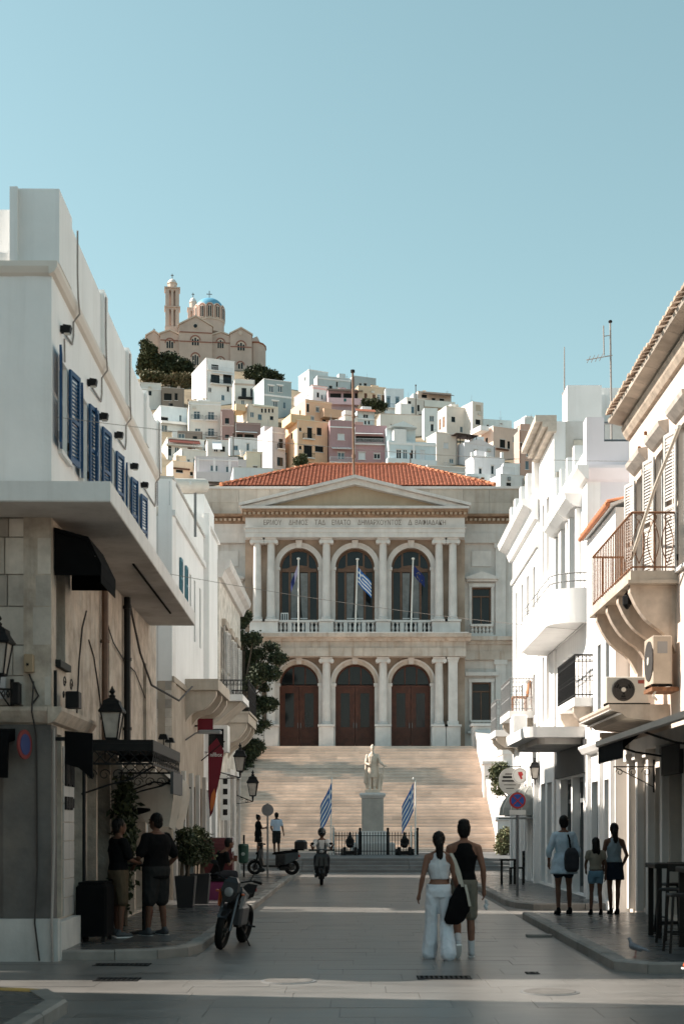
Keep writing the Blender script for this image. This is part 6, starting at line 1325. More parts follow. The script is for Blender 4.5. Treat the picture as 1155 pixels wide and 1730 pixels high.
# stone cornice, soffit boards and tile eave
MB(f1).prism([(-.05, 9.42), (.06, 9.45), (.12, 9.55), (.16, 9.68), (-.05, 9.68)], 'x', 16.9, 28.35).build('cornice', M('old_cornice', (.44, .36, .29), .9, .25, 4, .5, 12, streak=.4), R1)
rs = random.Random(31)
for i in range(13):
    u0 = 16.9+i*.885; MB(f1).prism([(-.05, 9.682), (.40, 9.80), (.42, 9.86), (-.05, 9.80)], 'x', u0, u0+.875).build('eave_slab', M('eave_stone', (.46, .40, .34), .9, .2, 3, .4, 12, rnd=.25), R1)
tm = MB().loft([[(.0, .10*math.cos(t), .05+.07*math.sin(t)) for t in [math.pi*i/5 for i in range(6)]], [(-.55, .08*math.cos(t), -.0+.06*math.sin(t)-.05) for t in [math.pi*i/5 for i in range(6)]]]).mesh('eave_tile', M('old_eave_tile', (.40, .30, .23), .9, .25, 5, .3, 15, rnd=.25))
for i in range(54): inst('eave_tile', tm, R1, (5.4+.05+rs.uniform(-.015, .015), 17.0+i*.21, 9.95+rs.uniform(-.012, .012)), rz=rs.uniform(-.04, .04))
MB(f1).prism([(-6, 11.0), (-.02, 9.86), (.35, 9.88), (.35, 9.91), (-.02, 9.93), (-6, 11.1)], 'x', 16.9, 28.3).build('roof', M('old_eave_tile', (.4, .3, .23)), R1)
for u, z in ((27.2, 8.98), (26.6, 9.1)): MB(f1).box(u-.03, u+.03, .001, .05, z-.03, z+.03).build('wall_hook', iron_r, R1)
# rusty balcony
bz = 6.06; bal1 = thing('rusty_balcony', 'old balcony with rusty iron railing on four curved consoles', 'balcony', f1((26, .4, 5)))
MB(f1).box(24.0, 28.0, .002, .80, bz-.16, bz).build('slab', bm, bal1); MB(f1).box(23.96, 28.04, .002, .85, bz-.22, bz-.161).build('slab_moulding', bm, bal1)
rust_w = M('console_stone', (.50, .42, .35), .85, .2, 3, .3, 10, streak=.5, dirt=(.26, .17, .11))
for u in (24.25, 25.35, 26.45, 27.6): console(f1, bal1, u, .2, .78, bz-.221, 1.15, rust_w)
railing(f1, bal1, [(28.0, .02), (28.0, .78), (24.0, .78), (24.0, .02)], bz, bz+.98, .17, .011, iron_r, False)
orn = MB(f1)
for i in range(3):
    d0 = .06+.24*i
    for s_ in (-1, 1): orn.tube([(24.0, d0+.12+s_*.10*math.sin(q*math.pi/8), bz+.12+.72*q/8) for q in range(9)], .009, 5)
    orn.tube([(24.0, d0+.12+.06*math.cos(q), bz+.9+.05*math.sin(q)) for q in [2*math.pi*k/9 for k in range(10)]], .007, 4)
tag(orn.build('railing_ornament', iron_r, bal1), kind='stuff')
tag(MB(f1).tube([(24.2, .75, 6.3), (22.4, .72, 7.1), (20.8, .7, 7.6)], .03, 8).build('awning_arm', M('cream_pole', (.60, .54, .47), .7)), 'pale awning arm slanting across the shutters behind the rusty railing', 'pole')
lp_ = thing('wall_lamp', 'small black caged lamp below the rusty balcony', 'lamp', f1((25.0, .8, 5.65))); MB(f1).lathe([(.02, 5.82), (.09, 5.74), (.08, 5.6), (.02, 5.52)], (24.75, .72, 0), 6).build('cage', iron, lp_); MB(f1).cyl((24.75, .72, 5.82), (24.75, .72, 5.84), .015, n=6).build('stem', iron, lp_)
# air conditioners
def aircon(label, fr, u0, u1, d0, d1, z0, z1, face):
    t = thing('air_conditioner', label, 'air conditioner', fr(((u0+u1)/2, (d0+d1)/2, z0)), 'air conditioner units on the right facade')
    MB(fr).cbox(u0, u1, d0, d1, z0+.04, z1, .015).build('case', plastic_w if face == 'u' else M('dirty_case', (.44, .37, .30), .6, .15, 4, streak=.4), t)
    zc = (z0+z1)/2+.02; r = (z1-z0)*.40; dk = M('fan_grille', (.045, .04, .038), .6, .2, 20)
    if face == 'u':   # fan looks back towards the camera
        c = (u0, d1-(d1-d0)*.40, zc); MB(fr).disc((c[0]-.004, c[1], c[2]), (1, 0, 0), r, .02, 28).build('fan_recess', dk, t)
        for k in range(1, 5): MB(fr).torus((c[0]-.018, c[1], c[2]), (1, 0, 0), r*k/4.2, .006, 24, 5).build('grille_ring', dk, t)
        for k in range(3): a = k*2.09; MB(fr).prism([(c[1]+.02*math.cos(a), zc+.02*math.sin(a)), (c[1]+r*.85*math.cos(a+.25), zc+r*.85*math.sin(a+.25)), (c[1]+r*.85*math.cos(a+.9), zc+r*.85*math.sin(a+.9))], 'x', c[0]-.016, c[0]-.014).build('fan_blade', iron, t)
        MB(fr).disc((c[0]-.022, c[1], c[2]), (1, 0, 0), r*.2, .016, 16).build('hub', plastic_w, t)
        MB(fr).box(u0-.006, u0-.001, d0+.05, d0+.2, z1-.12, z1-.06).build('name_plate', M('red_print', (.35, .08, .06), .6), t)
    else:
        c = (u0+(u1-u0)*.42, d1, zc); MB(fr).disc((c[0], c[1]+.004, c[2]), (0, 1, 0), r, .02, 28).build('fan_recess', dk, t); MB(fr).disc((c[0], c[1]+.018, c[2]), (0, 1, 0), r*.2, .016, 16).build('hub', plastic_w, t)
        MB(fr).cbox(u0+.3, u0+.5, d0+.05, d0+.2, z0-.0, z0+.04, .01).build('connection_box', plastic_w, t); MB(fr).box(u0-.003, u0-.001, d0+.08, d1-.08, z1-.3, z1-.1).build('side_vents', iron_g, t)
    for q in (.15, .85): MB(fr).box(u0+(u1-u0)*q-.02, u0+(u1-u0)*q+.02, d0-.02, d1, z0, z0+.039).build('foot', iron, t)
    return t
aircon('white air conditioner with a round fan standing on the moulded ledge', f1, 24.9, 25.22, .30, 1.06, 3.86, 4.36, 'u')
aircon('dirty white air conditioner hung on the wall above the moulded ledge', f1, 23.9, 24.6, .12, .45, 4.1, 4.95, 'd')
wb = thing('wall_bracket', 'iron bracket carrying the upper air conditioner', 'bracket', f1((24.25, .2, 4.0))); MB(f1).box(23.9, 24.6, .002, .46, 4.02, 4.085).build('shelf', iron_r, wb)
leg_ = thing('moulded_ledge', 'moulded stone ledge carrying the air conditioner above the awning', 'ledge', f1((26, .5, 3.6)))
MB(f1).prism([(.17, 3.55), (.75, 3.62), (.85, 3.70), (1.0, 3.74), (1.06, 3.80), (1.06, 3.85), (.003, 3.85), (.003, 3.55)], 'x', 24.6, 27.9).build('ledge', rust_w, leg_); console(f1, leg_, 27.6, .2, .7, 3.549, .5, rust_w)
for z0, z1, d in ((3.74, 3.755, 1.03), (3.68, 3.695, .9)): MB(f1).box(24.59, 27.91, d-.05, d+.03, z0, z1).build('fillet', marble_l, leg_)
wire('white pipe looping from the upper air conditioner', [f1(p) for p in ((24.1, .3, 4.3), (24.0, .35, 4.1), (24.1, .4, 3.95), (24.3, .3, 3.9))], .02, plastic_w, name='pipe')
# long awning
aw = thing('shop_awning', 'long cream edged shop awning with black valance on the right facade', 'awning', f1((22, 1, 3.2)))
AZ = 3.16
MB(f1).prism([(1.12, AZ-.02), (1.16, AZ), (1.16, AZ+.09), (1.08, AZ+.11), (1.06, AZ)], 'x', 15.5, 25.4).build('front_bar', M('cream_bar', (.55, .48, .42), .6), aw)
MB(f1).prism([(.18, AZ+.34), (1.07, AZ+.05), (1.07, AZ+.035), (.18, AZ+.325)], 'x', 15.6, 25.2).build('fabric', grey_f, aw)
mb = MB(f1); n = 34
pts = [(23.0+2.35*i/n, AZ-.30-.02*(i % 2)) for i in range(n+1)]
mb.prism([(25.35, AZ-.02), (23.0, AZ-.02)]+pts, 'y', 1.11, 1.12); mb.build('valance', black, aw)
MB(f1).prism([(.3, AZ+.28), (1.1, AZ-.02), (1.1, AZ-.3), (.9, AZ-.22)], 'x', 25.35, 25.37).build('side_flap', black, aw)
MB(f1).tube([(24.6, .13, 2.95), (24.6, .6, 3.02), (24.6, 1.08, 3.18)], .018, 6).build('arm', iron, aw); MB(f1).tube([(21.6, .13, 2.95), (21.6, .6, 3.02), (21.6, 1.08, 3.18)], .018, 6).build('arm', iron, aw)
MB(f1).box(23.05, 24.4, .125, .2, 2.6, 3.1).build('sign_panel', M('dark_panel', (.03, .028, .027), .7, .2, 3), R1)
sb_ = thing('sign_bracket', 'curly black wrought iron sign bracket below the awning', 'bracket', f1((25.9, .3, 2.8)))
k_ = MB(f1); k_.tube([(25.9, .02, 2.82), (25.9, .75, 2.82)], .012, 6)
for d0, r_ in ((.15, .09), (.4, .08), (.64, .07)): k_.tube([(25.9, d0+r_*(1-a/10)*math.cos(a), 2.72+r_*(1-a/10)*math.sin(a)) for a in [i*.55 for i in range(14)]], .008, 5)
k_.tube([(25.9, .02, 2.45), (25.9, .3, 2.6), (25.9, .7, 2.8)], .009, 6); k_.box(25.88, 25.92, 0.001, .03, 2.35, 2.95); k_.build('scroll', iron, sb_)
# ---- R1b : low white house with red tile eave
f1b = FRx(5.12); R1b = thing('white_house', 'narrow white house with a red tiled eave beside the cream house', 'building', (7, 30, 0))
w1b = [(29.0, 29.4, 3.9, 5.6), (30.0, 30.4, 3.9, 5.6)]; s1b = [(28.7, 29.6, .2, 2.7), (30.0, 31.2, .2, 2.7)]
MB(f1b).wall(28.31, 31.85, 0, 8.1, w1b+s1b, -.3, 0).build('wall', white, R1b); MB(f1b).box(28.31, 31.85, -5, -.301, 0, 8.0).build('body', white, R1b)
MB(f1b).prism([(-3, 9.2), (.1, 8.12), (.1, 8.18), (-3, 9.3)], 'x', 28.32, 31.85).build('roof', white2, R1b)
et = MB().loft([[(.0, .09*math.cos(t), .07*math.sin(t)) for t in [math.pi*i/5 for i in range(6)]], [(.55, .08*math.cos(t), .12+.06*math.sin(t)) for t in [math.pi*i/5 for i in range(6)]]]).mesh('eave_tile', tile_r)
for i in range(17): inst('eave_tile', et, R1b, (5.12-.16, 28.42+i*.205, 8.2))
MB(f1b).cyl((28.32, .15, 8.16), (31.85, .15, 8.16), .05, n=8).build('gutter', tile_r, R1b)
for h_ in w1b+s1b: o = MB(f1b).wall(*h_, [(h_[0]+.06, h_[1]-.06, h_[2]+.06, h_[3]-.06)], -.2, -.13).build('window', shut_d, R1b); MB(f1b).box(h_[0], h_[1], -.25, -.19, h_[2], h_[3]).build('pane', glass, o)
for u in (28.4, 29.7, 31.3): MB(f1b).box(u, u+.2, .001, .08, .12, 3.3).build('pilaster', white, R1b)
MB(f1b).prism([(.001, 3.3), (.12, 3.34), (.2, 3.45), (.2, 3.5), (.001, 3.5)], 'x', 28.31, 31.8).build('cornice', white, R1b)
b4 = thing('iron_balcony', 'white balcony with dense black wrought iron railing beside the air conditioner', 'balcony', f1b((32, .3, 4.5)))
f2 = FRx(5.15)
MB(f2).box(31.0, 33.7, -.16, .44, 4.36, 4.55).build('slab', white2, b4); console(f2, b4, 31.3, .22, .42, 4.359, .55, rust_w); console(f2, b4, 33.3, .22, .42, 4.359, .55, rust_w)
railing(f2, b4, [(31.03, -.15), (31.03, .42), (33.67, .42), (33.67, .02)], 4.55, 5.48, .075, .010, iron, True)
# ---- R2 : white building with rounded balcony, lavender shade painted into its end wall
R2 = thing('modern_white_building', 'white building with a rounded balcony and end wall coloured in lavender shade', 'building', (8, 34, 0))
e2 = Fr((5.15, 32.0, 0), (1, 0), (0, -1))
w2 = [(33.0, 33.9, 6.6, 9.0), (34.5, 35.3, 6.6, 9.0), (35.7, 36.3, 6.6, 9.0)]; g2 = [(34.2, 34.9, 4.4, 5.9), (35.3, 36.0, 4.4, 5.9)]; s2 = [(32.5, 34.2, .15, 2.9), (34.4, 36.2, .15, 2.9)]
MB(f2).wall(32.0, 37.0, 0, 9.6, w2+g2+s2, -.3, 0).build('wall', white, R2); MB(f2).box(32.301, 37.0, -8, -.301, 0, 9.5).build('body', white, R2)
MB(e2).box(.301, 8, -.3, .002, 0, 9.6).build('end_wall', white_shade, R2)
MB(f2).prism([(.001, 9.5), (.08, 9.53), (.2, 9.68), (.26, 9.75), (.26, 9.82), (.001, 9.82)], 'x', 31.75, 37.0).build('cornice', white, R2); MB(e2).prism([(.001, 9.5), (.08, 9.53), (.2, 9.68), (.25, 9.75), (.25, 9.82), (.001, 9.82)], 'x', .0, 8).build('cornice', white_shade, R2)
MB(e2).box(-.02, .38, -.4, .03, 9.821, 10.95).build('corner_post', white_shade, R2); MB(e2).box(.381, 8, -.3, .02, 9.821, 10.4).build('end_parapet', white_shade, R2)
MB(f2).box(32.41, 37, -.3, .02, 9.821, 10.25).build('parapet', white, R2)
for u in (33.6, 34.7, 35.8, 36.7): MB(f2).box(u, u+.22, -.36, .05, 9.822, 10.75).build('parapet_post', white, R2)
railing(e2, R2, [(.40, -.1), (3.2, -.1)], 10.4, 10.85, .7, .018, iron_g, False)
for i, h_ in enumerate(w2+g2):
    o = MB(f2).wall(*h_, [(h_[0]+.06, (h_[0]+h_[1])/2-.03, h_[2]+.06, h_[3]-.06), ((h_[0]+h_[1])/2+.03, h_[1]-.06, h_[2]+.06, h_[3]-.06)], -.2, -.13).build('window', greyshut if i < 3 else wframe, R2); MB(f2).box(h_[0], h_[1], -.25, -.19, h_[2], h_[3]).build('pane', glass, o)
    if i < 3:
        MB(f2).box(h_[0]-.16, h_[0]-.001, .001, .12, h_[2], h_[3]+.1).build('jamb', white, o); MB(f2).box(h_[1]+.001, h_[1]+.16, .001, .12, h_[2], h_[3]+.1).build('jamb', white, o)
        MB(f2).prism([(.001, h_[3]+.101), (.2, h_[3]+.14), (.38, h_[3]+.3), (.40, h_[3]+.42), (.001, h_[3]+.42)], 'x', h_[0]-.25, h_[1]+.25).build('hood', white, o)
for h_ in s2: o = MB(f2).wall(*h_, [(h_[0]+.08, (h_[0]+h_[1])/2-.04, .3, 2.3), ((h_[0]+h_[1])/2+.04, h_[1]-.08, .3, 2.3), (h_[0]+.08, h_[1]-.08, 2.4, 2.8)], -.25, -.18).build('shop_front', M('grey_shop_joinery', (.14, .15, .155)), R2); MB(f2).box(h_[0], h_[1], -.29, -.24, h_[2], h_[3]).build('shop_glass', glass, o)
MB(f2).box(31.9, 36.9, .001, .05, 2.95, 3.7).build('shop_fascia', M('dark_fascia', (.06, .06, .062), .6, .1), R2)
# rounded balcony
rb = thing('rounded_balcony', 'white rounded balcony with solid parapet and thin rail', 'balcony', f2((35, .4, 6.4)))
pts = [(32.05, 0.0)]+[(32.75-.7*math.cos(t), .12+.7*math.sin(t)) for t in [math.pi/2*i/8 for i in range(9)]]+[(37.6, .82), (38.3, .6), (38.5, .0)]
MB(f2).prism(pts, 'z', 6.34, 6.52).build('slab', white, rb)
def offset_ring(pts, k): return [(33.5+(p[0]-33.5)*k if False else p[0], p[1]) for p in pts]
outer = pts; inner = [(min(max(p[0], 32.17), 38.38), max(0, p[1]-.12)) for p in pts]
n = len(outer); vs_ = [(p[0], p[1], z) for z in (6.521, 7.12) for p in outer]+[(p[0], p[1], z) for z in (6.521, 7.12) for p in inner]
fs_ = [(i, i+1, n+i+1, n+i) for i in range(n-1)]+[(2*n+i+1, 2*n+i, 3*n+i, 3*n+i+1) for i in range(n-1)]+[(n+i, n+i+1, 3*n+i+1, 3*n+i) for i in range(n-1)]
MB(f2).add(vs_, fs_).build('parapet', white, rb, smooth=True)
for k, z in enumerate((7.28, 7.46)): MB(f2).tube([(p[0], max(p[1]-.06, 0), z) for p in pts], .014, 6).build('rail', iron_g, rb)
for i in (1, 4, 7, 9): p = pts[i]; MB(f2).cyl((p[0], max(p[1]-.06, .02), 7.12), (p[0], max(p[1]-.06, .02), 7.46), .012, n=6).build('rail_post', iron_g, rb)
for u in (34.9, 36.9): MB(f2).cyl((u, .76, 7.12), (u, .76, 7.46), .012, n=6).build('rail_post', iron_g, rb)
MB(f2).box(32.2, 38.2, .05, .06, 6.325, 6.339).build('soffit_joint', iron_g, rb)
# flat canopy
cp = thing('concrete_canopy', 'white concrete canopy with rounded corner over the shop on the right', 'canopy', f2((34, .8, 3.8)))
pts = [(32.3, .002), (32.3, 1.1)]+[(32.55-.25*math.cos(t), 1.1+.25*math.sin(t)) for t in [math.pi/2*i/5 for i in range(6)]]+[(36.2, 1.38), (36.6, 1.1), (36.6, .002)]
MB(f2).prism(pts, 'z', 3.76, 4.0).build('slab', white2, cp); MB(f2).prism([(a+.0 if 32.5 < a < 36.4 else a+(.3 if a < 33 else -.3), max(.003, b_-.3)) for a, b_ in pts], 'z', 3.62, 3.759).build('soffit', concrete, cp)
# ---- R3 : tall stone gabled block with eave
f3 = FRx(5.1); R3 = thing('tall_patchy_building', 'tall building with bare stone patches and a heavy stone eave', 'building', (8, 38, 0)); e3 = Fr((5.1, 37.05, 0), (1, 0), (0, -1))
MB(f3).wall(37.05, 40.0, 0, 12.3, [(38.0, 38.5, 8.6, 10.6), (39.0, 39.4, 8.6, 10.6), (37.5, 38.4, .2, 2.9), (38.8, 39.7, .2, 2.9), (38.0, 38.5, 4.6, 6.4), (39.0, 39.4, 4.6, 6.4)], -.3, 0).build('wall', white, R3)
patch = M('patchy_plaster', (.62, .60, .58), .9, .08, 1, .3, 8, blotch=.8, blotch_col=(.40, .34, .27))
MB(e3).box(.301, 4.2, -.3, .002, 0, 12.3).build('end_wall', patch, R3); MB(f3).box(37.35, 40, -4.2, -.301, 0, 12.2).build('body', white, R3)
for i in range(7):
    rs2 = random.Random(i); u = .05
    while u < 1.1: w_ = rs2.uniform(.25, .5); MB(e3).cbox(u+.01, u+w_-.01, .0, .025, 9.0+i*.42+.01, 9.0+i*.42+.3, .01).build('exposed_stone', M('exposed_stone', (.50, .45, .38), .9, .2, 3, .4, 12, rnd=.25), R3) if rs2.random() < .7 else None; u += w_
for i, (d, z0, z1) in enumerate(((.18, 12.0, 12.12), (.32, 12.121, 12.25), (.50, 12.251, 12.42))): MB(f3).box(36.9, 40.1, -.05, d, z0, z1).build('eave_course', MATS['eave_stone'], R3)
MB(e3).box(.35, 1.25, -.9, -.02, 12.301, 13.25).build('roof_block', white, R3); MB(f3).prism([(-3.5, 12.31), (.4, 12.43), (.3, 12.5), (-3.5, 12.9)], 'x', 38.1, 40.1).build('roof', MATS['old_eave_tile'], R3)
for u in (38.0, 39.0): 
    for z0, z1 in ((8.6, 10.6), (4.6, 6.4)): o = MB(f3).box(u, u+.45, -.2, -.14, z0, z1).build('shutter', greyshut, R3)
for u in (37.5, 38.8): MB(f3).box(u, u+.9, -.28, -.2, .2, 2.9).build('shop_front', glass, R3)
# ---- R4 : white classical corner house
f4 = FRx(5.05); R4 = thing('white_corner_house', 'white house with heavy cornice and parapet posts near the stairs', 'building', (8, 43, 0))
w4 = [(40.6+1.5*i, 41.1+1.5*i, z0, z1) for i in range(4) for z0, z1 in ((7.0, 9.2), (4.9, 6.1))]+[(40.3, 41.4, .2, 3.0), (42.0, 43.1, .2, 3.0), (43.8, 45, .2, 3.0), (45.4, 46.2, .2, 3.0)]
MB(f4).wall(40.01, 46.5, 0, 10.6, w4, -.3, 0).build('wall', white, R4); MB(f4).box(40.01, 46.5, -6, -.301, 0, 10.5).build('body', white, R4)
MB(f4).prism([(.001, 10.35), (.1, 10.4), (.2, 10.65), (.42, 10.78), (.48, 10.95), (.001, 10.95)], 'x', 39.95, 46.7).build('cornice', white, R4); MB(f4).box(40.01, 46.5, -.3, .06, 10.951, 11.25).build('parapet', white, R4)
MB(f4).box(40.01, 46.5, .001, .07, 9.6, 9.72).build('string_course', white, R4)
for u in (40.1, 41.7, 43.3, 44.9, 46.1): MB(f4).box(u, u+.4, -.36, .1, 11.251, 12.1).build('parapet_post', white, R4)
for i, h_ in enumerate(w4): o = MB(f4).wall(*h_, [(h_[0]+.05, h_[1]-.05, h_[2]+.05, h_[3]-.05)], -.2, -.13).build('window' if i < 8 else 'shop_front', greyshut if i < 8 else shut_d, R4); MB(f4).box(h_[0], h_[1], -.25, -.19, h_[2], h_[3]).build('pane', greyshut if i < 8 else glass, o)
for u in (40.05, 41.6, 43.4, 45.1, 46.25): MB(f4).box(u, u+.24, .001, .1, .12, 3.4).build('pilaster', white, R4)
def ibal(label, f, u0, u1, d, z, mat=iron_g):
    b = thing('iron_balcony', label, 'balcony', f(((u0+u1)/2, .3, z-.2))); MB(f).box(u0, u1, .002, d, z-.2, z).build('slab', white2, b); [console(f, b, u, .2, d-.06, z-.201, .5, bm) for u in (u0+.25, u1-.25)]
    railing(f, b, [(u0+.03, .02), (u0+.03, d-.03), (u1-.03, d-.03), (u1-.03, .02)], z, z+.95, .09, .008, mat, True); return b
ibal('small balcony with pale grey railing and a wooden chair on the right', f4, 41.0, 43.6, .7, 5.06)
ibal('smaller far balcony with grey railing at the end of the right facades', f4, 44.6, 46.4, .75, 4.75)
chr_ = thing('wooden_chair', 'orange brown wooden chair standing on the small grey balcony', 'chair', f4((41.6, .3, 5.06))); wd_ = M('chair_wood', (.36, .16, .07), .6, .15, 4)
MB(f4).box(41.35, 41.8, .12, .55, 5.48, 5.52).build('seat', wd_, chr_); MB(f4).prism([(.10, 5.5), (.14, 5.5), (.06, 5.98), (.02, 5.98)], 'x', 41.35, 41.8).build('backrest', wd_, chr_)
for a in (41.37, 41.76):
    for b_ in (.14, .51): MB(f4).box(a, a+.035, b_, b_+.035, 5.061, 5.48).build('leg', wd_, chr_)
tag(MB(f3).cbox(40.4, 41.3, .3, .7, 4.05, 4.9, .02).build('white_cabinet', white), 'white box shaped cabinet between the balcony and the canopy', 'cabinet')
# roof aerial
ta = thing('tv_aerial', 'tall television aerial with side arms above the right roofs', 'aerial', P(1033, 700, 34))
b0, t0 = P(1034, 720, 34), P(1030.5, 543, 34); b0.z = 9.5; mt_ = M('aerial_metal', (.30, .27, .25), .6)
MB().cyl(b0, t0, .03, .02, 8).build('mast', mt_, ta); MB().ell(t0, .05, .05, .04).build('cap', iron, ta)
MB().cyl(P(990, 608, 34), P(1034, 600, 34), .012, n=6).build('boom', mt_, ta); MB().cyl(P(1019, 550, 34), P(1020, 600, 34), .016, n=6).build('side_mast', mt_, ta); MB().cyl(P(1019, 568, 34), P(1032, 566, 34), .01, n=6).build('arm', mt_, ta)
for x in (994, 1001, 1008, 1015): 
    c = P(x, 608-(x-990)*.18, 34); MB().cyl(c-Vector((0, .25, 0)), c+Vector((0, .25, 0)), .008, n=5).build('element', mt_, ta)
an = thing('whip_aerial', 'thin whip aerial on the tall building roof block', 'aerial', P(953, 655, 37.9)); a0 = P(953, 650, 37.9); MB().cyl(Vector((a0.x, a0.y, 13.25)), P(953, 586, 37.9), .022, .012, 6).build('rod', mt_, an); MB().box(a0.x-.06, a0.x+.06, a0.y-.06, a0.y+.06, 13.251, 13.3).build('foot', mt_, an)
wr = thing('roof_room', 'white roof room beside the aerial behind the shade-tinted end wall', 'building', (7.5, 40, 10)); MB().box(PX(1013, 38), PX(1090, 38), 38, 41, 9, PZ(655, 38)).build('wall', white, wr); MB().box(PX(1011, 38), PX(1020, 38), 37.9, 38.5, 9, PZ(668, 38)).build('pier', white, wr); MB().box(PX(1035, 38), PX(1052, 38), 37.96, 37.999, PZ(745, 38), PZ(700, 38)).build('shade_panel', white_shade, wr)  # front panel repeats the painted lavender shade
# hanging shop signs, grey dome awning, lantern on the right
hs_ = thing('oval_shop_sign', 'oval pale shop sign with dark lettering hanging by the right shops', 'sign', (4.2, 42.6, 3.3))
FS = Fr((0, 42.5, 0), (1, 0), (0, -1)); sx = lambda x: PX(x, 42.5); sz_ = lambda y: PZ(y, 42.5)
MB(FS).prism([(sx(861)+.34*math.cos(t), sz_(1320)+.40*math.sin(t)) for t in [2*math.pi*i/24 for i in range(24)]], 'y', -.02, .02).build('board', M('sign_cream', (.50, .48, .45), .6, .1, 4), hs_)
for i, (w_, h_) in enumerate(((.24, .03), (.36, .06), (.40, .045), (.3, .02), (.2, .02))): MB(FS).box(sx(861)-w_*.6, sx(861)+w_*.6, .021, .026, sz_(1309+6*i), sz_(1309+6*i)+h_).build('print_line', iron, hs_)
MB(FS).box(sx(842), sx(880), -.012, .012, sz_(1296), sz_(1294.5)).build('hanger', iron, hs_)
cs_ = thing('round_shop_sign', 'round white shop sign with a red emblem overlapping the oval sign', 'sign', (4.6, 42.0, 3.4)); FS2 = Fr((0, 42.0, 0), (1, 0), (0, -1)); c2 = (PX(878, 42), PZ(1311, 42))
MB(FS2).cyl((c2[0], -.015, c2[1]), (c2[0], .015, c2[1]), .235, n=28).build('board', M('sign_offwhite', (.62, .60, .57), .6), cs_); MB(FS2).torus((c2[0], .016, c2[1]), (0, 1, 0), .2, .006, 28, 5).build('ring', M('sign_grey', (.3, .3, .3), .6), cs_)
MB(FS2).prism([(c2[0]-.06, c2[1]+.11), (c2[0]+.06, c2[1]+.12), (c2[0]+.09, c2[1]+.03), (c2[0]+.05, c2[1]-.02), (c2[0]+.08, c2[1]-.08), (c2[0]+.02, c2[1]-.11), (c2[0]-.01, c2[1]-.03), (c2[0]-.05, c2[1]+.03)], 'y', .016, .02).build('emblem', M('sign_red', (.40, .04, .04)), cs_)
MB(FS2).cyl((c2[0], 0, c2[1]+.235), (c2[0], 0, c2[1]+.34), .01, n=6).build('hanger', iron, cs_)
lantern('black wall lantern on a scrolled arm above the right shops', (PX(903, 40), 40, PZ(1317, 40)), .7, (5.04, 40.2, PZ(1318, 40)))
da = thing('dome_awning', 'grey half dome awning of ribbed cloth over a right shop', 'awning', (4.7, 41.3, 2.0)); DC = Vector((5.03, 41.3, PZ(1378, 41)))
mb = MB(); vs_ = []
for i in range(9):
    a = math.pi*i/8
    for j in range(7):
        b_ = math.pi/2*j/6; vs_.append(DC+Vector((-.98*math.sin(a)*math.cos(b_)*.95, -.6*math.cos(a)*math.cos(b_), .85*math.sin(b_))))
mb.add(vs_, [(i*7+j, (i+1)*7+j, (i+1)*7+j+1, i*7+j+1) for i in range(8) for j in range(6)]); mb.build('cloth', grey_f, da)
for i in range(9): MB().tube([vs_[i*7+j] for j in range(7)], .012, 5).build('rib', M('awning_rib', (.5, .48, .45), .6), da)
MB().tube([vs_[i*7]-Vector((0, 0, .08)) for i in range(9)], .03, 6).build('hem', grey_f, da)
# greenery by the terrace wall
plant('terrace_shrub', 'olive green shrub growing over the marble terrace right of the stairs', 'shrub', (7.6, 67.5, 2.6), [(PX(838, 67), 67, PZ(1308, 67), .3, .3, .45), (PX(843, 67), 67, PZ(1330, 67), .35, .3, .4), (PX(848, 67), 67, PZ(1300, 67), .3, .3, .35)], 700, .07, (1, 2, 4), seed=21)
plant('low_bush', 'dry sage green bush at the foot of the marble cheek wall', 'bush', (PX(855, 60), 60, ZP), [(PX(855, 60), 60, PZ(1422, 60), .42, .4, .55), (PX(845, 60), 59.8, PZ(1432, 60), .25, .3, .3), (PX(866, 60), 60.2, PZ(1425, 60), .3, .3, .45)], 1500, .055, (4, 4, 3, 2), seed=22)
tr_t = thing
rt = random.Random(77); TD = 77.0; tb = []
outl = [(1048, 402, 416), (1075, 402, 438), (1100, 402, 462), (1120, 402, 474), (1140, 402, 472), (1160, 402, 455), (1180, 402, 462), (1205, 402, 448), (1230, 402, 452), (1255, 402, 436), (1280, 402, 428), (1300, 402, 420), (1320, 402, 414)]
for y_, xa_, xb_ in outl:
    for k in range(5):
        x_ = xa_-22+(xb_-xa_+22)*(k+rt.uniform(.2, .8))/5; r_ = rt.uniform(.26, .46)
        tb.append((PX(min(x_, xb_-6), TD), TD+rt.uniform(-.8, .8), PZ(y_+rt.uniform(-9, 9), TD), r_*1.25, r_, r_*.8))
plant('street_tree', 'dense dark green tree at the left side of the stairs', 'tree', (PX(398, TD), TD, ZP+4.2), tb, 15000, .078, (0, 0, 0, 0, 0, 0, 1), trunk=(.2, (PX(412, TD), TD, PZ(1100, TD))), seed=23)
# ------------------------------------------------------------------ monument, railings, flags on the square
SD = 62.0; SX = PX(629, SD)
mon = thing('monument_pedestal', 'square marble pedestal of the statue at the foot of the stairs', 'pedestal', (SX, SD, ZP))
zc = PZ(1340, SD)
for w_, z0, z1 in ((.95, ZP-.02, ZP+.5), (.72, ZP+.5, ZP+.85), (.60, ZP+.85, ZP+1.0)): MB().cbox(SX-w_, SX+w_, SD-w_, SD+w_, z0, z1-.002, .02).build('base_step', marble_l, mon)
MB().cbox(SX-.47, SX+.47, SD-.47, SD+.47, ZP+1.0, zc-.24, .02).build('die', M('pedestal_marble', (.42, .38, .34), .6, .15, 2, .2, 10, streak=.2), mon)
MB().loft([[(SX+a*k, SD+b_*k, z) for a, b_ in ((-1, -1), (1, -1), (1, 1), (-1, 1))] for k, z in ((.48, zc-.239), (.53, zc-.16), (.57, zc-.12), (.57, zc-.04), (.5, zc))]).build('cap', marble_l, mon)
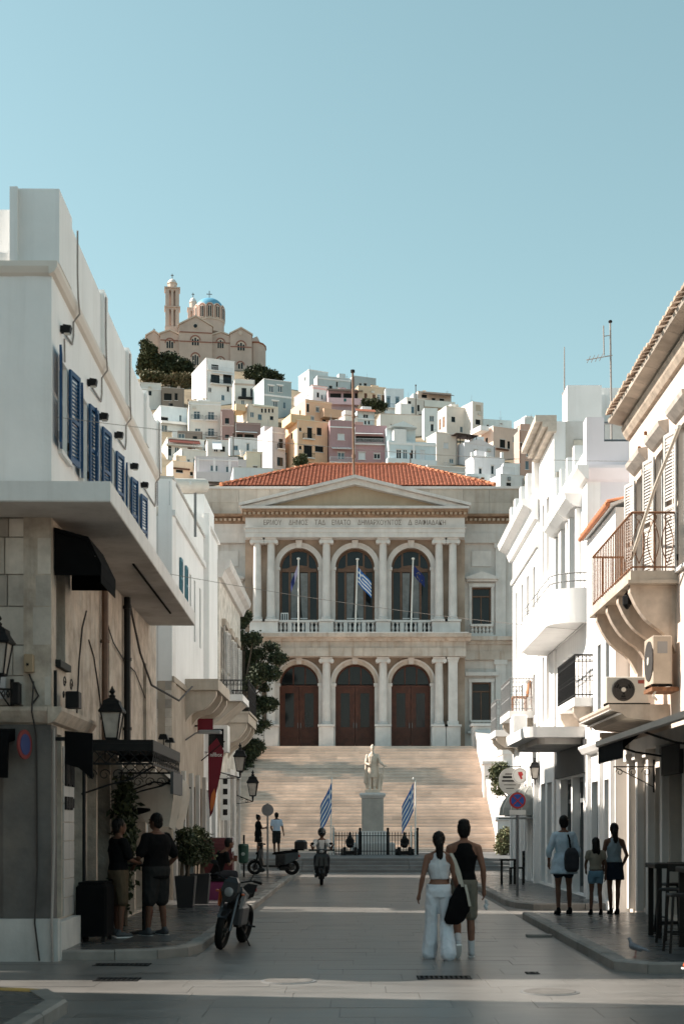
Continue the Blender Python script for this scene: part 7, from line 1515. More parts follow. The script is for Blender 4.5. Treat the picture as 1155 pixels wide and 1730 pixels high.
stt = thing('statue', 'white marble statue of a robed standing man with outstretched arm', 'statue', (SX, SD, zc))
T0 = Rot((SX, SD, zc), math.pi, sc=1.12)
class Mir:
    flip = True
    def __call__(s, p): return T0((-p[0]*.84, p[1], p[2]*1.03))
T = Mir(); sb = MB(T)
sb.box(-.34, .34, -.30, .30, .001, .12)
def limb(mb, p0, p1, r0, r1, n=10):
    p0, p1 = Vector(p0), Vector(p1); d = (p1-p0); pts = []; rr = []
    u = d.normalized()
    for k in range(3): a = math.pi/2*(k+.3)/3.0; pts.append(p0-u*r0*math.cos(a)); rr.append(r0*math.sin(a))
    for k in range(5): f_ = k/4; pts.append(p0+d*f_); rr.append(r0+(r1-r0)*f_)
    for k in range(2, -1, -1): a = math.pi/2*(k+.3)/3.0; pts.append(p1+u*r1*math.cos(a)); rr.append(r1*math.sin(a))
    mb.tube(pts, rr, n)
def ellring(x, y, z, rx, ry, n=16): return [(x+rx*math.cos(2*math.pi*i/n), y+ry*math.sin(2*math.pi*i/n), z) for i in range(n)]
def stack(mb, L): mb.loft([ellring(x, y, z, rx, ry) for (x, y, z, rx, ry) in L])
limb(sb, (-.12, .05, .18), (-.13, .02, .62), .075, .10); limb(sb, (.10, -.02, .18), (.09, -.02, .62), .075, .10); sb.ell((-.12, .14, .16), .075, .16, .06); sb.ell((.10, .10, .16), .075, .15, .06)
stack(sb, [(0, 0, .58, .22, .15), (0, 0, .80, .23, .16), (0, 0, 1.0, .20, .15), (0, .02, 1.2, .22, .16), (0, .01, 1.38, .25, .14), (0, 0, 1.48, .15, .10), (0, 0, 1.54, .07, .07)])
stack(sb, [(-.02, -.10, .16, .30, .08), (-.04, -.12, .5, .32, .10), (-.04, -.10, .9, .31, .12), (-.01, -.08, 1.25, .29, .11), (0, -.05, 1.44, .20, .09)])
for x0 in (.02, .10, .18, .26): limb(sb, (x0-.02, .05-.2*x0, 1.3), (x0+.04, .06-.3*x0, .25), .03, .05, 6)
for x0 in (-.25, -.32): limb(sb, (x0+.04, .02, 1.35), (x0-.02, -.05, .4), .05, .06, 6)
limb(sb, (-.24, 0, 1.40), (-.31, .05, 1.12), .075, .06); limb(sb, (-.31, .05, 1.12), (-.14, .20, 1.05), .055, .045)
limb(sb, (.24, 0, 1.40), (.36, .08, 1.14), .075, .055); limb(sb, (.36, .08, 1.14), (.56, .16, 1.02), .055, .035); sb.ell((.60, .17, 1.01), .05, .035, .025)
for k in range(4): limb(sb, (.61, .15+.015*k, 1.01), (.68, .15+.02*k, .985), .013, .011, 6)
limb(sb, (.40, .1, .13), (.52, .16, 1.0), .04, .03, 8); limb(sb, (.30, .1, .13), (.36, .12, .7), .08, .05, 8)
limb(sb, (0, 0, 1.5), (0, .02, 1.62), .065, .06); sb.ell((0, .03, 1.72), .085, .105, .125); sb.ell((0, .085, 1.64), .06, .05, .08); sb.ell((0, .09, 1.54), .045, .04, .09); limb(sb, (0, .12, 1.73), (0, .15, 1.70), .014, .018, 6); [sb.ell((s_*.087, .02, 1.72), .015, .025, .035) for s_ in (-1, 1)]
remesh(sb, 'figure', statue_m, stt, .014, 1, folds=.012, fz=(14, 14, 3))
# low iron fence before the pedestal: two gate-width runs with posts
fen = thing('iron_fence', 'black iron picket fence round the statue', 'fence', (SX, 60.4, ZP)); FY = 60.4
fx0, fx1 = PX(563, FY), PX(705, FY); fz0, fz1 = ZP, PZ(1405, FY)
pk = MB().cyl((0, 0, 0), (0, 0, fz1-fz0-.1), .014, n=6).cyl((0, 0, fz1-fz0-.1), (0, 0, fz1-fz0), .022, .002, 6).mesh('picket', iron)
n = 30
for i in range(n+1): inst('picket', pk, fen, (fx0+(fx1-fx0)*i/n, FY, fz0))
for s_ in (fx0, fx1):
    for i in range(1, 14): inst('picket', pk, fen, (s_, FY+i*.24, fz0))
    MB().box(s_-.012, s_+.012, FY+.02, FY+3.3, fz0+.14, fz0+.17).build('side_rail', iron, fen); MB().box(s_-.012, s_+.012, FY+.02, FY+3.3, fz1-.2, fz1-.17).build('side_rail', iron, fen)
for z in (fz0+.14, fz1-.2): MB().box(fx0, fx1, FY-.012, FY+.012, z, z+.03).build('rail', iron, fen)
for x in (fx0, PX(608, FY), PX(655, FY), fx1): MB().cyl((x, FY, fz0), (x, FY, fz1+.06), .045, n=8).ell((x, FY, fz1+.1), .06, .06, .06, 8, 5).build('post', iron, fen)
def mortar_gun(x, lab):
    t = thing('cannon', lab, 'cannon', (x, 59.6, ZP)); y = 59.6
    MB().cbox(x-.30, x-.16, y-.35, y+.5, ZP, ZP+.34, .03).build('cheek', iron, t); MB().cbox(x+.16, x+.30, y-.35, y+.5, ZP, ZP+.34, .03).build('cheek', iron, t); MB().box(x-.159, x+.159, y-.2, y+.4, ZP+.02, ZP+.16).build('bed', iron, t)
    MB().tube([(x, y+.45, ZP+.42), (x, y+.2, ZP+.46), (x, y-.3, ZP+.56), (x, y-.34, ZP+.57), (x, y-.42, ZP+.585)], [.10, .17, .15, .19, .18], 14).build('barrel', iron, t, smooth=True)
    MB().disc((x, y-.43, ZP+.587), (0, 1, -.2), .10, .02, 14).build('bore', dark_in, t)
    for s_ in (-1, 1): MB().cyl((x+s_*.31, y-.2, ZP+.14), (x+s_*.38, y-.2, ZP+.14), .14, n=14).build('wheel', iron, t)
    MB().lathe([(.12, .60), (.10, .75), (.05, .86), (.06, .92), (.01, .98)], (x, y+.1, ZP), 10).build('finial', iron, t)
mortar_gun(PX(591, 59.6), 'black iron cannon left of the statue fence'); mortar_gun(PX(683, 59.6), 'black iron cannon right of the statue fence')
for x, lab, sd_, xs in ((560, 'blue and white striped flag hanging left of the statue', 1.0, (558, 563)), (698, 'blue and white striped flag hanging right of the statue', 2.2, (694, 701.5))):
    D = 60.0; t = thing('standing_flag', lab, 'flag', (PX(x, D), D, ZP), 'flags beside the statue')
    for k, q in enumerate(xs): MB().cyl((PX(q, D), D, ZP), (PX(q if k else x, D), D, PZ(1318 if k or True else 1395, D)) if k == (1 if x > 600 else 0) else (PX(q, D), D, PZ(1395, D)), .03, .025, 8).build('pole', pole_w, t)
    top = Vector((PX(xs[1 if x > 600 else 0], D), D-.04, PZ(1322, D))); top.x = PX(x if x > 600 else x, D)
    MB().ell(Vector((top.x, D, PZ(1316, D))), .04, .04, .06).build('finial', pole_w, t)
    flag(t, top+Vector((0, 0, -.02)), 1.45, 1.2, .70, .07, 'gr', sgn=-1, sd=sd_)
# ------------------------------------------------------------------ street furniture
def sign_back(label, x, yb, yt, D, r, mats, front=True, z0=.12):
    t = thing('road_sign', label, 'road sign', (PX(x, D), D, z0)); zc = PZ(yt, D)
    MB().cyl((PX(x, D), D, z0), (PX(x, D), D, zc+r*1.1), .03, n=8).build('pole', iron_g if front else M('galvanised_pole', (.16, .16, .16), .5, metal=.4), t); MB().disc((PX(x, D), D-.05, zc), (0, 1, 0), r, .012, 28).build('disc', mats[0], t)
    if len(mats) > 1:
        MB().disc((PX(x, D), D-.059, zc), (0, 1, 0), r*.78, .008, 28).build('disc_field', mats[1], t)
        for a in (math.pi/4, -math.pi/4): c = Vector((PX(x, D), D-.066, zc)); d = Vector((math.cos(a), 0, math.sin(a))); MB().cyl(c-d*r*.78, c+d*r*.78, r*.09, n=4).build('cross_bar', mats[0], t)
        MB().box(PX(x, D)-r*1.0, PX(x, D)+r*1.0, D-.06, D-.045, zc-r*1.75, zc-r*1.15).build('sub_plate', M('sign_offwhite', (.62, .60, .57)), t)
    return t
sign_back('grey back of a round road sign on a thin pole before the stairs', 452, 0, 1369, 43.5, .185, [M('sign_back', (.14, .14, .145), .5, .15, 5)], False)
sign_back('round red and blue no stopping sign on a dark pole by the right pavement', 873.5, 0, 1353, 33.0, .19, [M('sign_red', (.40, .04, .04)), M('sign_blue', (.03, .09, .35))], False)
gb = thing('litter_bin', 'small dark green litter bin on a post at the left corner', 'bin', (PX(412, 45), 45, .12)); gx = PX(412, 45); grn = M('bin_green', (.015, .05, .035), .5, .2, 4)
MB().cyl((gx, 45, .12), (gx, 45, 1.45), .03, n=8).build('post', iron, gb); MB().lathe([(.11, .55), (.15, .6), (.17, 1.1), (.15, 1.16), (.06, 1.17)], (gx, 44.82, 0), 14).build('bucket', grn, gb); MB().disc((gx, 44.66, .85), (0, 1, 0), .06, .015, 12).build('badge', M('bin_badge', (.25, .3, .28), .5), gb)
# cafe things on the left
ps = thing('pizza_oven_cart', 'dark red round topped vending chest with a striped white end', 'cart', (PX(365, 34), 34, .12)); cx = -3.35; D = 34.0
wr_ = M('dark_red_paint', (.085, .012, .014), .5, .15, 3)
prof = [(-.45, .12), (.45, .12), (.45, 1.1)]+[(.45*math.cos(t), 1.1+.36*math.sin(t)) for t in [math.pi*i/10 for i in range(1, 10)]]+[(-.45, 1.1)]
MB().prism([(D+a*.55, z) for a, z in prof], 'x', cx-.5, cx+.34).build('body', wr_, ps)
for k in range(5): MB().prism([(D+.27*math.cos(t), 1.1+.38*math.sin(t)) for t in [math.pi*(k+.08)/5, math.pi*(k+.5)/5, math.pi*(k+.92)/5]]+[(D+.05*math.cos(math.pi*(k+.5)/5), 1.1+.05)], 'x', cx+.341, cx+.36).build('striped_panel', shut_w if k % 2 == 0 else wr_, ps)
MB().box(cx+.341, cx+.36, D-.24, D+.24, .2, 1.08).build('end_panel', wr_, ps)
bn_ = thing('pink_bench', 'magenta pink box bench on the left pavement', 'bench', (-3.1, 31.3, .12)); pk_ = M('magenta_paint', (.15, .018, .075), .6, .1, 2)
MB().cbox(-3.45, -2.88, 31.1, 31.7, .12, .52, .02).build('box', pk_, bn_); MB().cbox(-3.47, -2.86, 31.08, 31.72, .521, .56, .015).build('seat', black, bn_)
def planter(label, x, y, s_, seed):
    t = plant('potted_bush', label, 'potted plant', (x, y, .7), [(x, y, 1.35, .22*s_, .22*s_, .30*s_), (x+.08, y, 1.15, .2*s_, .2*s_, .2*s_), (x-.06, y+.05, 1.55, .14*s_, .14*s_, .16*s_)], 420, .045, (0, 1, 0), seed=seed)
    MB().loft([[(x+k*a, y+k*b_, z) for a, b_ in ((-1, -1), (1, -1), (1, 1), (-1, 1))] for k, z in ((.15, .12), (.20, .72), (.20, .75), (.17, .75), (.165, .70))]).build('pot', M('black_planter', (.02, .02, .022), .55, .15, 4), t)
planter('clipped bush in a tall black planter nearer the two men', -3.42, 28.2, 1.0, 41); planter('clipped bush in a tall black planter before the pink bench', -3.28, 29.6, 1.05, 42)
def high_table(label, x, y, z0=.12, top=.32, h=1.05, square=False):
    t = thing('high_table', label, 'table', (x, y, z0))
    if square:
        MB().cbox(x-top, x+top, y-top, y+top, z0+h-.07, z0+h, .01).build('tabletop', M('dark_wood', (.016, .013, .011), .55, .2, 4, spec=.2), t)
        for a in (-1, 1):
            for b_ in (-1, 1): MB().box(x+a*(top-.07)-.035, x+a*(top-.07)+.035, y+b_*(top-.07)-.035, y+b_*(top-.07)+.035, z0, z0+h-.071).build('leg', M('dark_wood', (.028, .022, .018)), t)
        MB().box(x-top+.11, x+top-.11, y-top+.04, y-top+.08, z0+.2, z0+.25).build('stretcher', M('dark_wood', (.028, .022, .018)), t)
    else:
        MB().lathe([(top, h-.035+z0), (top+.01, h-.02+z0), (top, h+z0)], (x, y, 0), 24).build('tabletop', M('dark_wood', (.016, .013, .011), .55, .2, 4, spec=.2), t); MB().cyl((x, y, z0+.03), (x, y, z0+h-.03), .035, n=10).build('stem', iron, t); MB().lathe([(.22, z0), (.22, z0+.02), (.05, z0+.05)], (x, y, 0), 20).build('base', iron, t)
high_table('round high cafe table between the two men on the left', -3.22, 21.4, top=.28)
iron_x = black
bar_c = thing('drinks_cooler', 'black drinks cooler standing in the cafe doorway on the left', 'cooler', (-3.7, 20.2, .12)); MB().cbox(-3.93, -3.5, 19.75, 20.4, .2, .92, .03).build('body', black, bar_c); MB().cbox(-3.9, -3.53, 19.78, 20.37, .925, .96, .01).build('lid', black, bar_c); [MB().box(a, a+.05, b_, b_+.05, .12, .199).build('foot', iron, bar_c) for a in (-3.9, -3.58) for b_ in (19.8, 20.3)]
plant('climbing_plant', 'dark climbing plant beside the cafe door behind the men', 'plant', (-3.82, 23.0, .12), [(-3.78, 23.0, 2.0, .15, .3, .5), (-3.78, 23.1, 1.4, .15, .25, .5), (-3.8, 22.9, .8, .13, .2, .45)], 500, .06, (0, 0, 1), seed=44)
# right pavement tables and stools
high_table('square dark high table nearer the right edge of the picture', 4.62, 18.75, top=.36, h=1.08, square=True); high_table('square dark high table next to the white pilasters', 4.62, 20.75, top=.36, h=1.08, square=True)
dw = M('dark_wood', (.028, .022, .018))
def stool(label, x, y, a=0, back=True):
    T = Rot((x, y, .12), a); t = thing('bar_stool', label, 'bar stool', (x, y, .12), 'dark bar stools on the right pavement')
    MB(T).cbox(-.18, .18, -.18, .18, .72, .76, .015).build('seat', dw, t)
    for s_ in (-1, 1):
        for q in (-1, 1): MB(T).cyl((s_*.2, q*.2, 0), (s_*.15, q*.15, .72), .02, n=6).build('leg', dw, t)
        MB(T).cyl((s_*.185, -.185, .25), (s_*.185, .185, .25), .014, n=6).build('footrest', dw, t)
    if back:
        for s_ in (-1, 1): MB(T).cyl((s_*.15, -.16, .76), (s_*.16, -.21, 1.08), .017, n=6).build('back_post', dw, t)
        MB(T).box(-.16, .16, -.215, -.19, .98, 1.08).build('back_rail', dw, t)
stool('dark bar stool left of the nearer high table on the right', 4.15, 18.2, 1.57); stool('dark bar stool right behind the nearer high table', 5.05, 19.4, -1.2); stool('dark bar stool between the two high tables on the right', 4.4, 19.75, 2.6); stool('dark bar stool beyond the farther high table on the right', 4.75, 21.5, .2)
ch2 = thing('dark_chair', 'dark wooden chair standing alone on the far right pavement', 'chair', (PX(873, 39.5), 39.5, .12)); cx = PX(873, 39.5); T = Rot((cx, 39.5, .12), 1.35)
MB(T).cbox(-.2, .2, -.2, .2, .43, .47, .01).build('seat', dw, ch2)
for s_ in (-1, 1):
    MB(T).box(s_*.18-.018, s_*.18+.018, .16, .195, 0, .43).build('leg', dw, ch2); MB(T).box(s_*.18-.018, s_*.18+.018, -.195, -.16, 0, .43).build('leg', dw, ch2); MB(T).box(s_*.18-.018, s_*.18+.018, -.2, -.165, .471, .92).build('back_post', dw, ch2)
for z in (.6, .74, .86): MB(T).box(-.16, .16, -.195, -.175, z, z+.05).build('back_slat', dw, ch2)
ct = thing('side_table', 'low dark cafe table beside the chair on the far right pavement', 'table', (PX(858, 39.3), 39.3, .12)); tx = PX(858, 39.3); MB().cbox(tx-.22, tx+.22, 39.1, 39.5, .78, .82, .01).build('tabletop', dw, ct); [MB().cyl((tx+a*.18, 39.3+b_*.16, .12), (tx+a*.18, 39.3+b_*.16, .78), .018, n=6).build('leg', dw, ct) for a in (-1, 1) for b_ in (-1, 1)]
# urn lamp on the cheek wall and black cross ornament
ul = thing('pedestal_lamp', 'small black lamp on the white pedestal at the stair foot', 'lamp', (SXR+.4, ST0-.8, ZP+1.66)); MB().lathe([(.2, 0), (.18, .06), (.05, .1), (.04, .3), (.14, .34), (.17, .55), (.08, .66), (.02, .78)], (SXR+.4, ST0-.8, ZP+1.66), 8).build('body', iron, ul); MB().lathe([(.1, .40), (.12, .52)], (SXR+.4, ST0-.8, ZP+1.66), 8).build('glass', M('lantern_glass', (.4, .4, .4)), ul)
# ------------------------------------------------------------------ two wheelers
tyre_m = M('tyre', (.008, .008, .008), .85, .2, 8, spec=.1); chrome = M('chrome', (.10, .10, .105), .35, .05, metal=.8); blk_p = M('black_paint', (.008, .008, .009), .3, .1, spec=.3, coat=.1)
def wheel(T, t, y, z, Rr, r, spokes=5):
    w_ = MB(T).torus((0, y, z), (1, 0, 0), Rr, r, 28, 10).build('wheel', tyre_m, t, smooth=True)
    mb = MB(T).torus((0, y, z), (1, 0, 0), Rr-r*.9, r*.28, 28, 6)
    for k in range(spokes): a = 2*math.pi*k/spokes; mb.cyl((0, y, z), (0, y+(Rr-r)*math.cos(a), z+(Rr-r)*math.sin(a)), .018, .014, 6)
    mb.cyl((-.07, y, z), (.07, y, z), .04, n=10); mb.build('rim', M('wheel_rim', (.06, .055, .05), .4, metal=.5), w_); MB(T).disc((.055, y, z), (1, 0, 0), Rr*.5, .006, 20).build('brake_disc', chrome, w_)
def motorcycle(label, loc, a, roll):
    T = Rot(loc, a, roll, .94); t = thing('motorcycle', label, 'motorcycle', loc); org = M('orange_paint', (.42, .085, .02), .35, .1, coat=.4); wp_ = M('white_fairing', (.13, .13, .132), .35, .05, coat=.3)
    wheel(T, t, .68, .30, .25, .055); wheel(T, t, -.68, .30, .245, .07)
    for s_ in (-1, 1): MB(T).cyl((s_*.1, .69, .3), (s_*.1, .46, .93), .025, .03, 8).build('fork_leg', chrome, t)
    MB(T).loft([[(-.08, .93, .50), (.08, .93, .50), (.08, .8, .56), (-.08, .8, .56)], [(-.08, .70, .60), (.08, .70, .60), (.08, .69, .63), (-.08, .69, .63)], [(-.07, .45, .52), (.07, .45, .52), (.07, .45, .55), (-.07, .45, .55)]]).build('front_mudguard', blk_p, t)
    hm_ = MB(T).loft([[(-.05, .70, .72), (.05, .70, .72), (.06, .55, .70), (-.06, .55, .70)], [(-.13, .70, .88), (.13, .70, .88), (.13, .52, .88), (-.13, .52, .88)], [(-.11, .64, 1.02), (.11, .64, 1.02), (.11, .5, 1.02), (-.11, .5, 1.02)], [(-.06, .58, 1.09), (.06, .58, 1.09), (.05, .5, 1.09), (-.05, .5, 1.09)]]).build('headlight_mask', blk_p, t)
    MB(T).ell((0, .69, .87), .075, .03, .075, 12, 6).build('headlight', M('headlight_glass', (.20, .20, .20), .15, .05, spec=.6), hm_)
    MB(T).loft([[(-.11, .38, .74), (.11, .38, .74), (.11, -.1, .72), (-.11, -.1, .72)], [(-.15, .40, .86), (.15, .40, .86), (.13, -.12, .80), (-.13, -.12, .80)], [(-.10, .32, .95), (.10, .32, .95), (.07, -.10, .84), (-.07, -.10, .84)]]).build('tank', blk_p, t, smooth=False)
    for s_ in (-1, 1): MB(T).loft([[(s_*.15, .52, .62), (s_*.17, .50, .90), (s_*.16, .25, .82), (s_*.15, .25, .66)], [(s_*.19, .50, .64), (s_*.21, .47, .88), (s_*.18, .28, .80), (s_*.18, .28, .68)]]).build('side_fairing', org if s_ > 0 else wp_, t)
    MB(T).loft([[(-.11, -.12, .80), (.11, -.12, .80), (.12, -.12, .74), (-.12, -.12, .74)], [(-.13, -.45, .82), (.13, -.45, .82), (.12, -.45, .76), (-.12, -.45, .76)], [(-.08, -.80, .93), (.08, -.80, .93), (.07, -.80, .88), (-.07, -.80, .88)]]).build('seat', black, t); MB(T).box(-.07, .07, -.85, -.80, .82, .88).build('tail_light', M('tail_red', (.25, .01, .01), .3), t)
    MB(T).cbox(-.16, .16, -.18, .30, .36, .66, .04).build('engine', M('engine_metal', (.08, .08, .085), .45, .2, 8, metal=.5), t); MB(T).tube([(.12, .30, .5), (.15, .38, .36), (.14, .1, .26), (.18, -.3, .3), (.2, -.75, .42)], [.03, .03, .03, .045, .055], 8).build('exhaust', chrome, t)
    MB(T).tube([(-.38, .36, 1.05), (-.25, .42, 1.07), (-.1, .48, 1.02), (.1, .48, 1.02), (.25, .42, 1.07), (.38, .36, 1.05)], .014, 8).build('handlebar', iron, t)
    for s_ in (-1, 1):
        MB(T).cyl((s_*.28, .41, 1.07), (s_*.40, .35, 1.05), .02, n=8).build('grip', black, t); MB(T).tube([(s_*.24, .43, 1.08), (s_*.28, .42, 1.2), (s_*.34, .40, 1.25)], .008, 5).build('mirror_stem', iron, t); MB(T).ell((s_*.37, .40, 1.26), .06, .015, .035).build('mirror', iron, t); MB(T).ell((s_*.2, .6, .86), .03, .03, .02).build('indicator', org, t); MB(T).cyl((s_*.16, -.1, .34), (s_*.3, -.12, .34), .016, n=6).build('foot_peg', iron, t)
    MB(T).cyl((-.12, .0, .3), (-.32, .05, .02), .014, n=6).build('side_stand', iron, t); MB(T).box(-.04, .04, -.7, -.1, .28, .36).build('swing_arm', iron, t); MB(T).box(-.05, .05, -.15, .46, .58, .74).build('frame', iron, t)
    return t
def scooter(label, loc, a, roll, col, topbox=False, z=None):
    T = Rot(loc, a, roll); t = thing('scooter', label, 'scooter', loc); wheel(T, t, .62, .25, .2, .05); wheel(T, t, -.60, .25, .2, .055)
    for s_ in (-1, 1): MB(T).cyl((s_*.09, .62, .25), (s_*.06, .48, .80), .022, n=8).build('fork_leg', iron, t)
    MB(T).loft([[(-.07, .84, .36), (.07, .84, .36), (.07, .78, .42), (-.07, .78, .42)], [(-.09, .62, .48), (.09, .62, .48), (.09, .62, .52), (-.09, .62, .52)], [(-.07, .40, .36), (.07, .40, .36), (.07, .38, .42), (-.07, .38, .42)]]).build('front_mudguard', col, t)
    MB(T).loft([[(-.16, .40, .26), (.16, .40, .26), (.14, .30, .26), (-.14, .30, .26)], [(-.2, .48, .55), (.2, .48, .55), (.17, .36, .55), (-.17, .36, .55)], [(-.16, .46, .82), (.16, .46, .82), (.13, .36, .82), (-.13, .36, .82)], [(-.08, .44, .95), (.08, .44, .95), (.07, .36, .95), (-.07, .36, .95)]]).build('leg_shield', col, t)
    MB(T).box(-.15, .15, -.1, .32, .24, .31).build('footboard', blk_p, t)
    MB(T).loft([[(-.15, -.08, .28), (.15, -.08, .28), (.15, -.08, .66), (-.15, -.08, .66)], [(-.17, -.4, .32), (.17, -.4, .32), (.15, -.4, .70), (-.15, -.4, .70)], [(-.10, -.82, .52), (.10, -.82, .52), (.08, -.82, .74), (-.08, -.82, .74)]]).build('body', col, t)
    MB(T).loft([[(-.13, -.02, .67), (.13, -.02, .67), (.12, -.02, .73), (-.12, -.02, .73)], [(-.15, -.4, .71), (.15, -.4, .71), (.13, -.4, .79), (-.13, -.4, .79)], [(-.10, -.80, .745), (.10, -.80, .745), (.08, -.80, .82), (-.08, -.80, .82)]]).build('seat', black, t)
    MB(T).tube([(-.34, .34, 1.02), (-.15, .42, 1.02), (.15, .42, 1.02), (.34, .34, 1.02)], .022, 8).build('handlebar', iron, t); MB(T).cbox(-.15, .15, .36, .50, .93, 1.06, .03).build('headlamp_cowl', col, t); MB(T).ell((0, .50, .98), .07, .03, .05).build('headlight', M('headlight_glass', (.45, .45, .45)), t)
    for s_ in (-1, 1): MB(T).tube([(s_*.2, .42, 1.04), (s_*.25, .42, 1.18)], .008, 5).build('mirror_stem', iron, t); MB(T).ell((s_*.27, .42, 1.21), .055, .015, .04).build('mirror', iron, t); MB(T).cyl((s_*.24, .38, 1.02), (s_*.37, .33, 1.02), .024, n=8).build('grip', black, t)
    MB(T).cyl((.16, -.1, .24), (.18, -.7, .34), .05, .06, 10).build('exhaust', chrome, t); MB(T).cbox(-.09, .09, -.55, -.2, .15, .3, .03).build('engine', iron, t); MB(T).box(-.05, .05, -.87, -.82, .58, .66).build('tail_light', M('tail_red', (.25, .01, .01)), t)
    if topbox: MB(T).cbox(-.21, .21, -1.1, -.70, .84, 1.14, .07).build('top_box', blk_p, t); MB(T).box(-.1, .1, -1.0, -.6, .80, .839).build('rack', iron, t)
    return t
motorcycle('parked motorcycle with white mask and orange side facing the camera on the left kerb', (-1.84, 20.6, .005), math.pi-.16, -.16)
scooter('dark parked scooter with a black top box at the left corner', (PX(460, 46), 46.6, .13), 1.5, .06, blk_p, True)
scooter('dark scooter ridden towards the camera by a helmeted rider', (PX(543, 42), 42, .005), math.pi+.03, 0, blk_p)
# pigeon
pg_ = thing('pigeon', 'grey pigeon standing on the right pavement by the kerb', 'bird', (3.42, 17.55, .12)); T = Rot((3.42, 17.55, .12), 1.0, 0, .82); mb = MB(T)
stack(mb, [(0, -.13, .13, .01, .01)]*1+[(0, -.12, .131, .03, .03), (0, -.05, .15, .05, .07), (0, .02, .18, .05, .06), (0, .06, .22, .03, .035)]); limb(mb, (0, -.08, .13), (0, .05, .17), .045, .055); limb(mb, (0, .05, .17), (0, .085, .25), .04, .026); mb.ell((0, .095, .275), .024, .03, .025); limb(mb, (0, -.1, .14), (0, -.22, .10), .03, .014); limb(mb, (0, .115, .275), (0, .15, .265), .008, .003, 6)
for s_ in (-1, 1): limb(mb, (s_*.04, .03, .17), (s_*.03, -.15, .13), .025, .012)
remesh(mb, 'body', M('pigeon_grey', (.16, .17, .19), .8, .4, 12), pg_, .006, 2)
for s_ in (-1, 1): MB(T).cyl((s_*.022, .0, 0), (s_*.022, -.01, .11), .005, n=5).build('leg', M('pigeon_leg', (.3, .1, .08), .7), pg_); [MB(T).cyl((s_*.022, 0, .004), (s_*.022+.012*k, .035, .002), .004, n=4).build('toe', M('pigeon_leg', (.3, .1, .08)), pg_) for k in (-1, 0, 1)]
# ------------------------------------------------------------------ people
skin = M('skin_tan', (.19, .092, .06), .6, .08, 8, spec=.25); skin_d = M('skin_deep', (.12, .058, .038), .6, .08, 8, spec=.2); hair_m = M('hair_dark', (.006, .005, .0045), .5, .3, 40, .4, 80, spec=.15)
def hand(mb, w_, d, fem=False, s_=1, curl=.5, fwd=Vector((0, 1, 0))):
    """palm and five fingers leaving the wrist w_ along d"""
    d = Vector(d).normalized(); side = d.cross(fwd).normalized()*s_; nrm = side.cross(d).normalized()
    w_ = Vector(w_); palm = w_+d*.05
    limb(mb, w_, w_+d*.075, .024, .030)
    limb(mb, w_+d*.03+fwd*.012, w_+d*.085+fwd*.022, .018, .017); limb(mb, w_+d*.03-fwd*.012, w_+d*.08-fwd*.022, .018, .016)
    for k, (o_, l_) in enumerate(((.030, .070), (.011, .080), (-.009, .075), (-.028, .058))):
        a = w_+d*.085+fwd*o_; b_ = a+d*l_*.5+side*(-.006); c = b_+d*l_*.5*(1-curl*.5)-side*l_*.5*curl
        limb(mb, a, b_, .0105, .0098, 8); limb(mb, b_, c, .0098, .0085, 8)
    a = w_+d*.03+fwd*.028; b_ = a+d*.035+fwd*.022; limb(mb, a, b_, .013, .011, 8); limb(mb, b_, b_+d*.03+fwd*.004-side*.008, .011, .009, 8)
PD = dict(lk=(-.095, .02, .50), la=(-.10, -.02, .085), rk=(.095, .02, .50), ra=(.10, -.02, .085), le=(-.222, -.03, 1.13), lw=(-.225, .04, .88), re=(.222, -.03, 1.13), rw=(.225, .04, .88), lf=0, rf=0, hip=(0, 0, 0), lean=0, hy=0, lhd=None, rhd=None)
